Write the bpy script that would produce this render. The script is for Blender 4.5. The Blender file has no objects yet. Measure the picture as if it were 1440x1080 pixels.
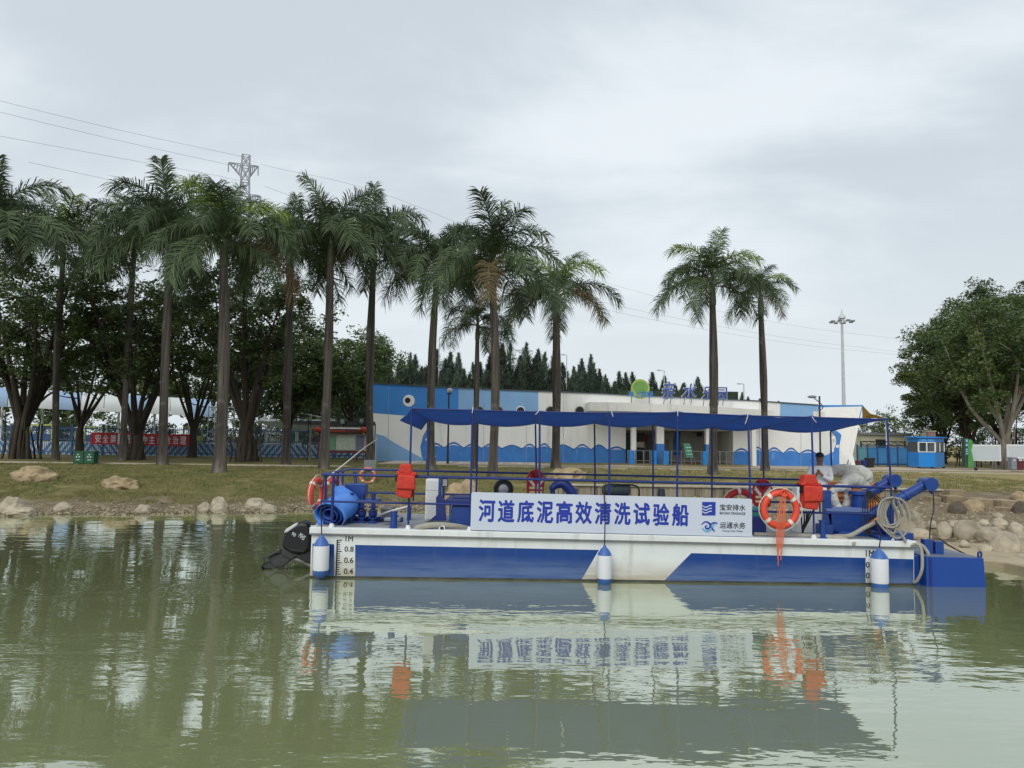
import bpy, bmesh, math, random
import numpy as np
from mathutils import Vector, Matrix, Euler, noise as mnoise

random.seed(7); np.random.seed(7)
scene = bpy.context.scene
COL = scene.collection

# ------------------------------------------------------------------ camera
F_PX, PITCH, ROLL, EYE = 1081.0, math.radians(4.13), math.radians(0.75), 2.6
WATER_Z = 0.085
cam = bpy.data.cameras.new('camera'); cam_ob = bpy.data.objects.new('camera', cam); COL.objects.link(cam_ob)
cam.sensor_width = 36.0; cam.lens = F_PX / 1440 * 36; cam.clip_start = 0.1; cam.clip_end = 3000
CAM_M = (Matrix.Rotation(math.pi/2 + PITCH, 3, 'X') @ Matrix.Rotation(ROLL, 3, 'Z'))
cam_ob.matrix_world = Matrix.Translation((0, 0, EYE)) @ CAM_M.to_4x4()
scene.camera = cam_ob

# ------------------------------------------------------------------ sky and sun (overcast)
SUN_EL, SUN_AZ = math.radians(40), math.radians(200)      # azimuth measured from +Y clockwise: behind the camera, a little left
world = bpy.data.worlds.new('World'); scene.world = world; world.use_nodes = True
nt = world.node_tree; nt.nodes.clear()
def wn(t, **k):
    n = nt.nodes.new(t)
    for a, b in k.items(): setattr(n, a, b)
    return n
out = wn('ShaderNodeOutputWorld'); bg = wn('ShaderNodeBackground')
sky = wn('ShaderNodeTexSky', sky_type='NISHITA', sun_disc=False, sun_elevation=SUN_EL, sun_rotation=SUN_AZ, air_density=1.6, dust_density=3.0)
tc = wn('ShaderNodeTexCoord'); sep = wn('ShaderNodeSeparateXYZ')
nt.links.new(tc.outputs['Generated'], sep.inputs[0])
zz = wn('ShaderNodeMath', operation='ABSOLUTE'); nt.links.new(sep.outputs[2], zz.inputs[0])
za = wn('ShaderNodeMath', operation='ADD'); za.inputs[1].default_value = 0.22; nt.links.new(zz.outputs[0], za.inputs[0])
dx = wn('ShaderNodeMath', operation='DIVIDE'); nt.links.new(sep.outputs[0], dx.inputs[0]); nt.links.new(za.outputs[0], dx.inputs[1])
dy = wn('ShaderNodeMath', operation='DIVIDE'); nt.links.new(sep.outputs[1], dy.inputs[0]); nt.links.new(za.outputs[0], dy.inputs[1])
cmb = wn('ShaderNodeCombineXYZ'); nt.links.new(dx.outputs[0], cmb.inputs[0]); nt.links.new(dy.outputs[0], cmb.inputs[1])
mp = wn('ShaderNodeMapping'); mp.inputs['Scale'].default_value = (0.75, 1.05, 1); mp.inputs['Rotation'].default_value = (0, 0, 0.12); mp.inputs['Location'].default_value = (4.0, 0.9, 0)
nt.links.new(cmb.outputs[0], mp.inputs['Vector'])
n1 = wn('ShaderNodeTexNoise'); n1.inputs['Scale'].default_value = 1.15; n1.inputs['Detail'].default_value = 6; n1.inputs['Roughness'].default_value = 0.55; n1.inputs['Distortion'].default_value = 0.35
nt.links.new(mp.outputs[0], n1.inputs['Vector'])
cr = wn('ShaderNodeValToRGB'); cr.color_ramp.interpolation = 'EASE'
cr.color_ramp.elements[0].position = 0.38; cr.color_ramp.elements[0].color = (0.545, 0.602, 0.652, 1)
cr.color_ramp.elements[1].position = 0.64; cr.color_ramp.elements[1].color = (0.735, 0.790, 0.830, 1)
nt.links.new(n1.outputs['Fac'], cr.inputs[0])
# cloud deck evens out towards the horizon
hz = wn('ShaderNodeMapRange'); hz.inputs['From Min'].default_value = 0.0; hz.inputs['From Max'].default_value = 0.34; hz.inputs['To Min'].default_value = 1.0; hz.inputs['To Max'].default_value = 0.0
hz.interpolation_type = 'SMOOTHSTEP'; nt.links.new(zz.outputs[0], hz.inputs['Value'])
mx0 = wn('ShaderNodeMixRGB'); nt.links.new(hz.outputs[0], mx0.inputs[0]); nt.links.new(cr.outputs[0], mx0.inputs[1]); mx0.inputs[2].default_value = (0.660, 0.725, 0.770, 1)
skys = wn('ShaderNodeMixRGB', blend_type='MULTIPLY'); skys.inputs[0].default_value = 1; nt.links.new(sky.outputs[0], skys.inputs[1]); skys.inputs[2].default_value = (0.1, 0.1, 0.1, 1)
mx = wn('ShaderNodeMixRGB'); mx.inputs[0].default_value = 0.93      # the cloud deck covers most of the blue
nt.links.new(skys.outputs[0], mx.inputs[1]); nt.links.new(mx0.outputs[0], mx.inputs[2])
nt.links.new(mx.outputs[0], bg.inputs['Color']); bg.inputs['Strength'].default_value = 1.08
nt.links.new(bg.outputs[0], out.inputs[0])
sun = bpy.data.lights.new('sun', 'SUN'); sun.energy = 1.5; sun.angle = math.radians(40); sun.color = (1.0, 0.965, 0.91)
sun_ob = bpy.data.objects.new('sun', sun); COL.objects.link(sun_ob)
sd = Vector((math.sin(SUN_AZ)*math.cos(SUN_EL), math.cos(SUN_AZ)*math.cos(SUN_EL), math.sin(SUN_EL)))
sun_ob.rotation_euler = (-sd).to_track_quat('-Z', 'Y').to_euler()
vs = scene.view_settings
vs.view_transform = 'Standard'; vs.look = 'None'; vs.exposure = 0.12; vs.gamma = 1.0; vs.use_curve_mapping = False
scene.cycles.max_bounces = 8; scene.cycles.transparent_max_bounces = 8; scene.cycles.use_denoising = True
scene.cycles.caustics_reflective = False; scene.cycles.caustics_refractive = False

# ------------------------------------------------------------------ helpers
def P(u, v, Y):
    """world point seen at photograph pixel (u, v) at depth Y"""
    d = CAM_M @ Vector(((u-720)/F_PX, (540-v)/F_PX, -1)); t = Y/d.y
    return Vector((0, 0, EYE)) + d*t
def C(h):
    """sRGB hex -> linear"""
    r = [int(h[i:i+2], 16)/255 for i in (0, 2, 4)]
    return tuple(((c+0.055)/1.055)**2.4 if c > 0.04045 else c/12.92 for c in r)

def mat(name, col, rough=0.6, var=0.18, scale=5.0, bump=0.0, bscale=None, metal=0.0, col2=None, stretch=(1, 1, 1), spec=0.4, rnd=0.0, detail=5, coat=0.0, patch=None, translucent=0.0):
    m = bpy.data.materials.new(name); m.use_nodes = True
    t = m.node_tree; N = t.nodes; L = t.links; b = N['Principled BSDF']
    co = N.new('ShaderNodeTexCoord'); mp = N.new('ShaderNodeMapping'); mp.inputs['Scale'].default_value = stretch
    L.new(co.outputs['Object'], mp.inputs[0])
    nz = N.new('ShaderNodeTexNoise'); nz.inputs['Scale'].default_value = scale; nz.inputs['Detail'].default_value = detail; nz.inputs['Roughness'].default_value = 0.6
    L.new(mp.outputs[0], nz.inputs['Vector'])
    r = N.new('ShaderNodeValToRGB'); e = r.color_ramp.elements
    c2 = col2 if col2 else tuple(c*(1+var) for c in col)
    c1 = col if col2 else tuple(c*(1-var) for c in col)
    e[0].position = 0.32; e[1].position = 0.68; e[0].color = (*c1, 1); e[1].color = (*c2, 1)
    L.new(nz.outputs['Fac'], r.inputs[0]); src = r.outputs[0]
    if patch:                       # patches of dirt or wear: (colour, scale, lo, hi, stretch)
        pc, ps, lo, hi, st = patch
        mp2 = N.new('ShaderNodeMapping'); mp2.inputs['Scale'].default_value = st; mp2.inputs['Location'].default_value = (3.7, 1.9, 5.3); L.new(co.outputs['Object'], mp2.inputs[0])
        n2 = N.new('ShaderNodeTexNoise'); n2.inputs['Scale'].default_value = ps; n2.inputs['Detail'].default_value = 6; n2.inputs['Roughness'].default_value = 0.65; L.new(mp2.outputs[0], n2.inputs['Vector'])
        mr = N.new('ShaderNodeMapRange'); mr.inputs['From Min'].default_value = lo; mr.inputs['From Max'].default_value = hi; L.new(n2.outputs['Fac'], mr.inputs['Value'])
        mxp = N.new('ShaderNodeMixRGB'); L.new(mr.outputs[0], mxp.inputs[0]); L.new(src, mxp.inputs[1]); mxp.inputs[2].default_value = (*pc, 1); src = mxp.outputs[0]
    if rnd:
        oi = N.new('ShaderNodeObjectInfo'); mr = N.new('ShaderNodeMapRange'); mr.inputs['To Min'].default_value = 1-rnd; mr.inputs['To Max'].default_value = 1+rnd
        L.new(oi.outputs['Random'], mr.inputs['Value']); mm = N.new('ShaderNodeMixRGB'); mm.blend_type = 'MULTIPLY'; mm.inputs[0].default_value = 1
        L.new(src, mm.inputs[1]); L.new(mr.outputs[0], mm.inputs[2]); src = mm.outputs[0]
    L.new(src, b.inputs['Base Color'])
    b.inputs['Roughness'].default_value = rough; b.inputs['Metallic'].default_value = metal; b.inputs['Specular IOR Level'].default_value = spec; b.inputs['Coat Weight'].default_value = coat
    if bump:
        nb = N.new('ShaderNodeTexNoise'); nb.inputs['Scale'].default_value = bscale or scale*3; nb.inputs['Detail'].default_value = 6; L.new(mp.outputs[0], nb.inputs['Vector'])
        bp = N.new('ShaderNodeBump'); bp.inputs['Strength'].default_value = bump; bp.inputs['Distance'].default_value = 0.05; L.new(nb.outputs['Fac'], bp.inputs['Height']); L.new(bp.outputs[0], b.inputs['Normal'])
    if translucent:
        tr = N.new('ShaderNodeBsdfTranslucent'); L.new(src, tr.inputs[0]); ms = N.new('ShaderNodeMixShader'); ms.inputs[0].default_value = translucent
        L.new(b.outputs[0], ms.inputs[1]); L.new(tr.outputs[0], ms.inputs[2]); L.new(ms.outputs[0], N['Material Output'].inputs[0])
    return m

class MB:
    def __init__(s): s.v = []; s.f = []
    def add(s, vs, fs):
        o = len(s.v); s.v += [tuple(p) for p in vs]; s.f += [tuple(i+o for i in f) for f in fs]; return s
    def hexa(s, c8):                 # 0-3 bottom ring, 4-7 top ring
        return s.add(c8, [(0,3,2,1),(4,5,6,7),(0,1,5,4),(1,2,6,5),(2,3,7,6),(3,0,4,7)])
    def box(s, x0, x1, y0, y1, z0, z1, M=None):
        c = [Vector(p) for p in ((x0,y0,z0),(x1,y0,z0),(x1,y1,z0),(x0,y1,z0),(x0,y0,z1),(x1,y0,z1),(x1,y1,z1),(x0,y1,z1))]
        if M is not None: c = [M @ p for p in c]
        return s.hexa(c)
    def tube(s, pts, r, n=8, caps=True, closed=False):
        pts = [Vector(p) for p in pts]; k = len(pts); rs = r if isinstance(r, (list, tuple)) else [r]*k
        ring = []; prev = None
        for i in range(k):
            if closed: t = pts[(i+1) % k]-pts[i-1]
            else: t = pts[min(i+1, k-1)]-pts[max(i-1, 0)]
            t.normalize()
            if prev is None:
                a = Vector((0,0,1)) if abs(t.z) < 0.9 else Vector((1,0,0)); nrm = t.cross(a).normalized()
            else:
                nrm = prev-t*prev.dot(t)
                nrm = nrm.normalized() if nrm.length > 1e-6 else t.orthogonal().normalized()
            prev = nrm; bn = t.cross(nrm)
            ring.append([pts[i]+(nrm*math.cos(2*math.pi*j/n)+bn*math.sin(2*math.pi*j/n))*rs[i] for j in range(n)])
        vs = [p for rg in ring for p in rg]; fs = []
        m = k if closed else k-1
        for i in range(m):
            a = i*n; b = ((i+1) % k)*n
            for j in range(n): fs.append((a+j, a+(j+1) % n, b+(j+1) % n, b+j))
        if caps and not closed: fs.append(tuple(range(n-1, -1, -1))); fs.append(tuple((k-1)*n+j for j in range(n)))
        return s.add(vs, fs)
    def lathe(s, prof, n=16, M=None):           # prof: (r, z) from bottom to top, about local Z
        vs = []; fs = []
        for r, z in prof:
            for j in range(n):
                p = Vector((r*math.cos(2*math.pi*j/n), r*math.sin(2*math.pi*j/n), z)); vs.append(M @ p if M is not None else p)
        for i in range(len(prof)-1):
            for j in range(n): fs.append((i*n+j, i*n+(j+1) % n, (i+1)*n+(j+1) % n, (i+1)*n+j))
        fs.append(tuple(range(n-1, -1, -1))); fs.append(tuple((len(prof)-1)*n+j for j in range(n)))
        return s.add(vs, fs)
    def prism(s, poly, d0, d1, axis='y'):       # poly in (x,z), extruded along y (or (x,y) along z)
        n = len(poly); mk = (lambda p, d: (p[0], d, p[1])) if axis == 'y' else (lambda p, d: (p[0], p[1], d))
        vs = [mk(p, d0) for p in poly]+[mk(p, d1) for p in poly]
        fs = [tuple(range(n)), tuple(range(2*n-1, n-1, -1))]+[(i, i+n, (i+1) % n+n, (i+1) % n) for i in range(n)]
        return s.add(vs, fs)
    def extr(s, pts, off):                      # planar polygon of 3D points extruded by a vector
        n = len(pts); off = Vector(off); a = [Vector(p) for p in pts]; vs = a+[p+off for p in a]
        return s.add(vs, [tuple(range(n)), tuple(range(2*n-1, n-1, -1))]+[(i, i+n, (i+1) % n+n, (i+1) % n) for i in range(n)])
    def ball(s, c, r, nu=12, nv=8):
        r = (r, r, r) if isinstance(r, (int, float)) else r; vs = []; fs = []
        for i in range(1, nv):
            th = math.pi*i/nv
            for j in range(nu): ph = 2*math.pi*j/nu; vs.append((c[0]+r[0]*math.sin(th)*math.cos(ph), c[1]+r[1]*math.sin(th)*math.sin(ph), c[2]+r[2]*math.cos(th)))
        t = len(vs); vs += [(c[0], c[1], c[2]+r[2]), (c[0], c[1], c[2]-r[2])]
        for i in range(nv-2):
            for j in range(nu): fs.append((i*nu+j, (i+1)*nu+j, (i+1)*nu+(j+1) % nu, i*nu+(j+1) % nu))
        for j in range(nu): fs.append((t, j, (j+1) % nu)); fs.append((t+1, (nv-2)*nu+(j+1) % nu, (nv-2)*nu+j))
        return s.add(vs, fs)
    def build(s, name, m, parent=None, smooth=False, bevel=0.0, kind=None):
        me = bpy.data.meshes.new(name); me.from_pydata([tuple(p) for p in s.v], [], s.f); me.update()
        bm = bmesh.new(); bm.from_mesh(me); bmesh.ops.recalc_face_normals(bm, faces=bm.faces); bm.to_mesh(me); bm.free()
        return link(name, me, m, parent, smooth, bevel, kind)
def link(name, me, m, parent=None, smooth=False, bevel=0.0, kind=None):
    if m and not me.materials: me.materials.append(m)
    o = bpy.data.objects.new(name, me); COL.objects.link(o); o.parent = parent
    if smooth:
        me.shade_smooth()
        try: me.set_sharp_from_angle(angle=math.radians(38 if smooth is True else smooth))
        except Exception: pass
    if bevel:
        b = o.modifiers.new('bevel', 'BEVEL'); b.width = bevel; b.segments = 2 if bevel < .03 else 4; b.limit_method = 'ANGLE'; b.angle_limit = math.radians(40)
    if kind: o['kind'] = kind
    return o
def tag(o, label, cat, group=None, kind=None):
    o['label'] = label; o['category'] = cat
    if group: o['group'] = group
    if kind: o['kind'] = kind
    return o
def empty(name, loc=(0,0,0), rot=(0,0,0), label=None, cat=None, group=None):
    o = bpy.data.objects.new(name, None); COL.objects.link(o); o.location = loc; o.rotation_euler = rot; o.empty_display_size = 0.2
    if label: tag(o, label, cat, group)
    return o
def inst(name, me, parent=None, loc=(0,0,0), rot=(0,0,0), sc=(1,1,1)):
    o = bpy.data.objects.new(name, me); COL.objects.link(o); o.parent = parent; o.location = loc; o.rotation_euler = rot; o.scale = sc; return o
def text(name, body, x0, x1, z0, z1, y, m, parent=None, bold=0.0, depth=0.004, shear=0.0):
    """lettering fitted to a rectangle that faces -Y"""
    c = bpy.data.curves.new('tmp', 'FONT'); c.body = body; c.extrude = 0.01; c.shear = shear; c.resolution_u = 3
    o = bpy.data.objects.new('tmp', c); COL.objects.link(o)
    me = bpy.data.meshes.new_from_object(o.evaluated_get(bpy.context.evaluated_depsgraph_get()))
    bpy.data.objects.remove(o); bpy.data.curves.remove(c)
    a = np.array([v.co for v in me.vertices]); lo = a.min(0); hi = a.max(0); fs = [tuple(p.vertices) for p in me.polygons]; bpy.data.meshes.remove(me)
    sx, sz = (x1-x0)/(hi[0]-lo[0]), (z1-z0)/(hi[1]-lo[1]); V = []; Fc = []
    # heavier strokes: overlaid copies a hair apart, each slightly lower than the one before
    for k, (ox, oz) in enumerate(((0, 0), (1, .35), (-1, -.35), (.35, -.8), (-.35, .8)) if bold else ((0, 0),)):
        o_ = len(V)
        for p in a: V.append((x0+(p[0]-lo[0]+ox*bold)*sx, y-(p[2]-lo[2])/(hi[2]-lo[2])*(depth-0.00025*k), z0+(p[1]-lo[1]+oz*bold)*sz))
        Fc += [tuple(i+o_ for i in f) for f in fs]
    m2 = bpy.data.meshes.new(name); m2.from_pydata(V, [], Fc); m2.update()
    return link(name, m2, m, parent)
def arc(pts, n=24):
    """Catmull-Rom through points"""
    pts = [Vector(p) for p in pts]; q = [pts[0]*2-pts[1]]+pts+[pts[-1]*2-pts[-2]]; o = []
    per = max(2, n//(len(pts)-1))
    for i in range(1, len(q)-2):
        for j in range(per):
            t = j/per; a, b, c, d = q[i-1], q[i], q[i+1], q[i+2]
            o.append(0.5*((2*b)+(c-a)*t+(2*a-5*b+4*c-d)*t*t+(3*b-a-3*c+d)*t**3))
    o.append(pts[-1]); return o
def interp(x, pts):
    if x <= pts[0][0]: return pts[0][1]
    for (a, b), (c, d) in zip(pts, pts[1:]):
        if x <= c: return b+(d-b)*(x-a)/(c-a)
    return pts[-1][1]
def sst(a, b, x): t = min(1, max(0, (x-a)/(b-a))); return t*t*(3-2*t)
# ------------------------------------------------------------------ materials
BLUE = mat('boat_blue_paint', C('183f88'), 0.45, 0.10, 3, coat=0.1, patch=(C('5b739f'), 4, 0.60, 0.80, (1, 1, 3)))
BLUE_D = mat('dark_blue_paint', C('1c2f74'), 0.45, 0.12, 4)
def hull_mat(name, col, stain, lo, hi, amt, rough):
    """paint with a weathered zone above the water; its upper edge is ragged and streaked"""
    m = mat(name, col, rough, 0.05, 2); t = m.node_tree; N = t.nodes; L = t.links; b = N['Principled BSDF']
    src = b.inputs['Base Color'].links[0].from_socket; co = N.new('ShaderNodeTexCoord'); sp = N.new('ShaderNodeSeparateXYZ'); L.new(co.outputs['Object'], sp.inputs[0])
    def nz(sc, st, d=7):
        mp = N.new('ShaderNodeMapping'); mp.inputs['Scale'].default_value = st; L.new(co.outputs['Object'], mp.inputs[0]); n = N.new('ShaderNodeTexNoise'); n.inputs['Scale'].default_value = sc; n.inputs['Detail'].default_value = d; n.inputs['Roughness'].default_value = 0.65; L.new(mp.outputs[0], n.inputs['Vector']); return n.outputs['Fac']
    ad = N.new('ShaderNodeMath'); ad.operation = 'MULTIPLY_ADD'; L.new(nz(1.1, (0.6, 1, 2.5)), ad.inputs[0]); ad.inputs[1].default_value = 0.34; L.new(sp.outputs[2], ad.inputs[2])
    mr = N.new('ShaderNodeMapRange'); L.new(ad.outputs[0], mr.inputs['Value']); mr.inputs['From Min'].default_value = lo+0.17; mr.inputs['From Max'].default_value = hi+0.17; mr.inputs['To Min'].default_value = amt; mr.inputs['To Max'].default_value = 0
    st = N.new('ShaderNodeMapRange'); L.new(nz(2.2, (0.3, 1, 5)), st.inputs['Value']); st.inputs['From Min'].default_value = 0.25; st.inputs['From Max'].default_value = 0.52
    ml = N.new('ShaderNodeMath'); ml.operation = 'MULTIPLY'; L.new(mr.outputs[0], ml.inputs[0]); L.new(st.outputs[0], ml.inputs[1])
    mx = N.new('ShaderNodeMixRGB'); L.new(ml.outputs[0], mx.inputs[0]); L.new(src, mx.inputs[1]); mx.inputs[2].default_value = (*stain, 1)
    # rust and dirt runs
    rn = N.new('ShaderNodeMapRange'); L.new(nz(2.4, (1.8, 1, 0.22)), rn.inputs['Value']); rn.inputs['From Min'].default_value = 0.55; rn.inputs['From Max'].default_value = 0.80; rn.inputs['To Max'].default_value = 0.55
    m2 = N.new('ShaderNodeMixRGB'); L.new(rn.outputs[0], m2.inputs[0]); L.new(mx.outputs[0], m2.inputs[1]); m2.inputs[2].default_value = (*[c*0.75 for c in stain], 1)
    L.new(m2.outputs[0], b.inputs['Base Color']); return m
WHITE = hull_mat('white_hull_paint', C('e2e7e6'), C('b0a58c'), 0.0, 0.42, 0.9, 0.5)
HULL_BLUE = hull_mat('hull_blue_paint', C('0e3d84'), C('566d98'), 0.14, 0.42, 1.0, 0.4)
WHITE_PLAIN = mat('white_paint', C('dcdfe0'), 0.5, 0.03, 3)
GREY = mat('grey_metal', C('8b9096'), 0.45, 0.12, 4, metal=0.3)
BLACK = mat('black_rubber', C('17191c'), 0.5, 0.2, 5)
STEEL = mat('dull_steel', C('77777a'), 0.5, 0.2, 4, metal=0.5)

# ------------------------------------------------------------------ terrain
SHORE = [(-300, 22.5), (-16, 23.4), (-11, 24.6), (-7, 25.8), (-3, 26.6), (2, 26.0), (6, 23), (8.6, 20.4), (10.0, 18.9), (10.8, 17.6), (14, 16.8), (40, 14), (300, 12)]
def shore(x): return interp(x, SHORE)+0.18*math.sin(x*1.7)+0.1*math.sin(x*4.3+1)
WALL_Y0, WALL_X0, WALL_X1 = 28.2, 1.5, 15.6
def height(x, y):
    s = shore(x); d = y-s
    zl = interp(d, [(-60, -2.4), (-9, -2.2), (-3, -0.8), (0, 0.085), (0.5, 0.16), (2.2, 0.33), (6.8, 0.90), (14, 1.03), (60, 1.05), (500, 1.1)])
    if d < 0: zr = zl
    else: zr = interp(y, [(s, 0.085), (s+0.5, 0.19), (max(s+1, 22.0), 0.30), (27.0, 0.50), (28.4, 0.66), (31.5, 0.95), (42, 1.03), (60, 1.05), (500, 1.1)])
    if WALL_X0-0.2 < x < WALL_X1+0.05 and y > WALL_Y0: zr = max(zr, 0.92+0.008*(y-28))
    w = sst(0.5, 3.5, x); z = zl*(1-w)+zr*w
    if d > 0.2: z += 0.05*mnoise.noise((x*0.35, y*0.35, 0))*min(1, d) + 0.02*mnoise.noise((x*1.4, y*1.4, 3))*min(1, d)*(1 if y < 40 else 0.2)
    return z
def Gz(x, y): return height(x, y)
def onG(u, v, it=12):
    """ground point under pixel"""
    Y = 30.0
    for _ in range(40):
        p = P(u, v, Y); g = height(p.x, Y)
        Y2 = Y*(EYE-g)/max(0.2, EYE-p.z) if p.z < EYE-0.05 else Y
        Y = Y*0.5+min(90, max(14, Y2))*0.5
    p = P(u, v, Y); return Vector((p.x, Y, height(p.x, Y)))

def grid_mesh(xs, ys):
    vs = [(x, y, height(x, y)) for y in ys for x in xs]; n = len(xs)
    fs = [(j*n+i, j*n+i+1, (j+1)*n+i+1, (j+1)*n+i) for j in range(len(ys)-1) for i in range(n-1)]
    me = bpy.data.meshes.new('ground'); me.from_pydata(vs, [], fs); me.shade_smooth(); return me
xs = [-600, -300, -150, -90, -60, -45]+list(np.arange(-36, 34, 0.3))+[36, 45, 60, 90, 150, 300, 600]
ys = [-40, -10, 5, 10, 12, 13.5]+list(np.arange(14.2, 34, 0.22))+list(np.arange(34, 60, 1.0))+[62, 70, 90, 130, 200, 400, 900, 1800]
def ground_material():
    m = bpy.data.materials.new('bank_of_grass_and_mud'); m.use_nodes = True; t = m.node_tree; N = t.nodes; L = t.links; b = N['Principled BSDF']
    co = N.new('ShaderNodeTexCoord'); sp = N.new('ShaderNodeSeparateXYZ'); L.new(co.outputs['Object'], sp.inputs[0])
    def nz(s, d=6, r=0.6, st=None):
        n = N.new('ShaderNodeTexNoise'); n.inputs['Scale'].default_value = s; n.inputs['Detail'].default_value = d; n.inputs['Roughness'].default_value = r
        if st: mpp = N.new('ShaderNodeMapping'); mpp.inputs['Scale'].default_value = st; L.new(co.outputs['Object'], mpp.inputs[0]); L.new(mpp.outputs[0], n.inputs['Vector'])
        else: L.new(co.outputs['Object'], n.inputs['Vector'])
        return n
    def ramp(src, *stops):
        r = N.new('ShaderNodeValToRGB'); e = r.color_ramp.elements
        while len(e) < len(stops): e.new(0.5)
        for k, (p, c) in enumerate(stops): e[k].position = p; e[k].color = (*c, 1)
        L.new(src, r.inputs[0]); return r.outputs[0]
    def mix(f, a, b_):
        x = N.new('ShaderNodeMixRGB'); L.new(f, x.inputs[0]); L.new(a, x.inputs[1]); L.new(b_, x.inputs[2]); return x.outputs[0]
    def math_(op, a, b_):
        x = N.new('ShaderNodeMath'); x.operation = op
        for k, q in enumerate((a, b_)):
            if isinstance(q, (int, float)): x.inputs[k].default_value = q
            else: L.new(q, x.inputs[k])
        return x.outputs[0]
    g1 = ramp(nz(1.3, 8, 0.7).outputs['Fac'], (0.3, C('50552f')), (0.48, C('6b6840')), (0.62, C('7f7550')), (0.75, C('978a63')))
    dry = ramp(nz(9, 6, 0.7).outputs['Fac'], (0.3, C('7a7048')), (0.7, C('aa9b70')))
    east = N.new('ShaderNodeMapRange'); east.inputs['From Min'].default_value = -5; east.inputs['From Max'].default_value = 13; east.inputs['To Min'].default_value = -0.10; east.inputs['To Max'].default_value = 0.24; L.new(sp.outputs[0], east.inputs['Value'])
    df = math_('ADD', nz(0.55, 5, 0.65, (0.6, 1.6, 1)).outputs['Fac'], east.outputs[0])
    dfr = N.new('ShaderNodeMapRange'); dfr.inputs['From Min'].default_value = 0.46; dfr.inputs['From Max'].default_value = 0.72; L.new(df, dfr.inputs['Value'])
    grass = mix(dfr.outputs[0], g1, dry)
    mud = ramp(nz(2.2, 9, 0.75).outputs['Fac'], (0.28, C('554b3e')), (0.5, C('7a6d5a')), (0.72, C('9a8d78')))
    wet = ramp(nz(3, 6).outputs['Fac'], (0.3, C('4a4436')), (0.7, C('6a5f4d')))
    # bare mud: below the grass edge, higher up on the eastern shore
    edge = N.new('ShaderNodeMapRange'); edge.inputs['From Min'].default_value = 3; edge.inputs['From Max'].default_value = 11; edge.inputs['To Min'].default_value = 0.40; edge.inputs['To Max'].default_value = 0.86; L.new(sp.outputs[0], edge.inputs['Value'])
    zn = math_('ADD', sp.outputs[2], math_('MULTIPLY', math_('SUBTRACT', nz(0.9, 8, 0.75).outputs['Fac'], 0.5), 0.55))
    mf = N.new('ShaderNodeMapRange'); L.new(math_('SUBTRACT', zn, edge.outputs[0]), mf.inputs['Value']); mf.inputs['From Min'].default_value = -0.06; mf.inputs['From Max'].default_value = 0.06
    dry_ground = mix(mf.outputs[0], mud, grass)
    wf = N.new('ShaderNodeMapRange'); L.new(zn, wf.inputs['Value']); wf.inputs['From Min'].default_value = 0.12; wf.inputs['From Max'].default_value = 0.26
    L.new(mix(wf.outputs[0], wet, dry_ground), b.inputs['Base Color'])
    b.inputs['Roughness'].default_value = 0.9; b.inputs['Specular IOR Level'].default_value = 0.15
    bp = N.new('ShaderNodeBump'); bp.inputs['Strength'].default_value = 0.7; bp.inputs['Distance'].default_value = 0.06; L.new(nz(7, 9, 0.75).outputs['Fac'], bp.inputs['Height']); L.new(bp.outputs[0], b.inputs['Normal'])
    return m
ground = link('ground', grid_mesh(xs, ys), ground_material()); ground['kind'] = 'structure'

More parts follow.
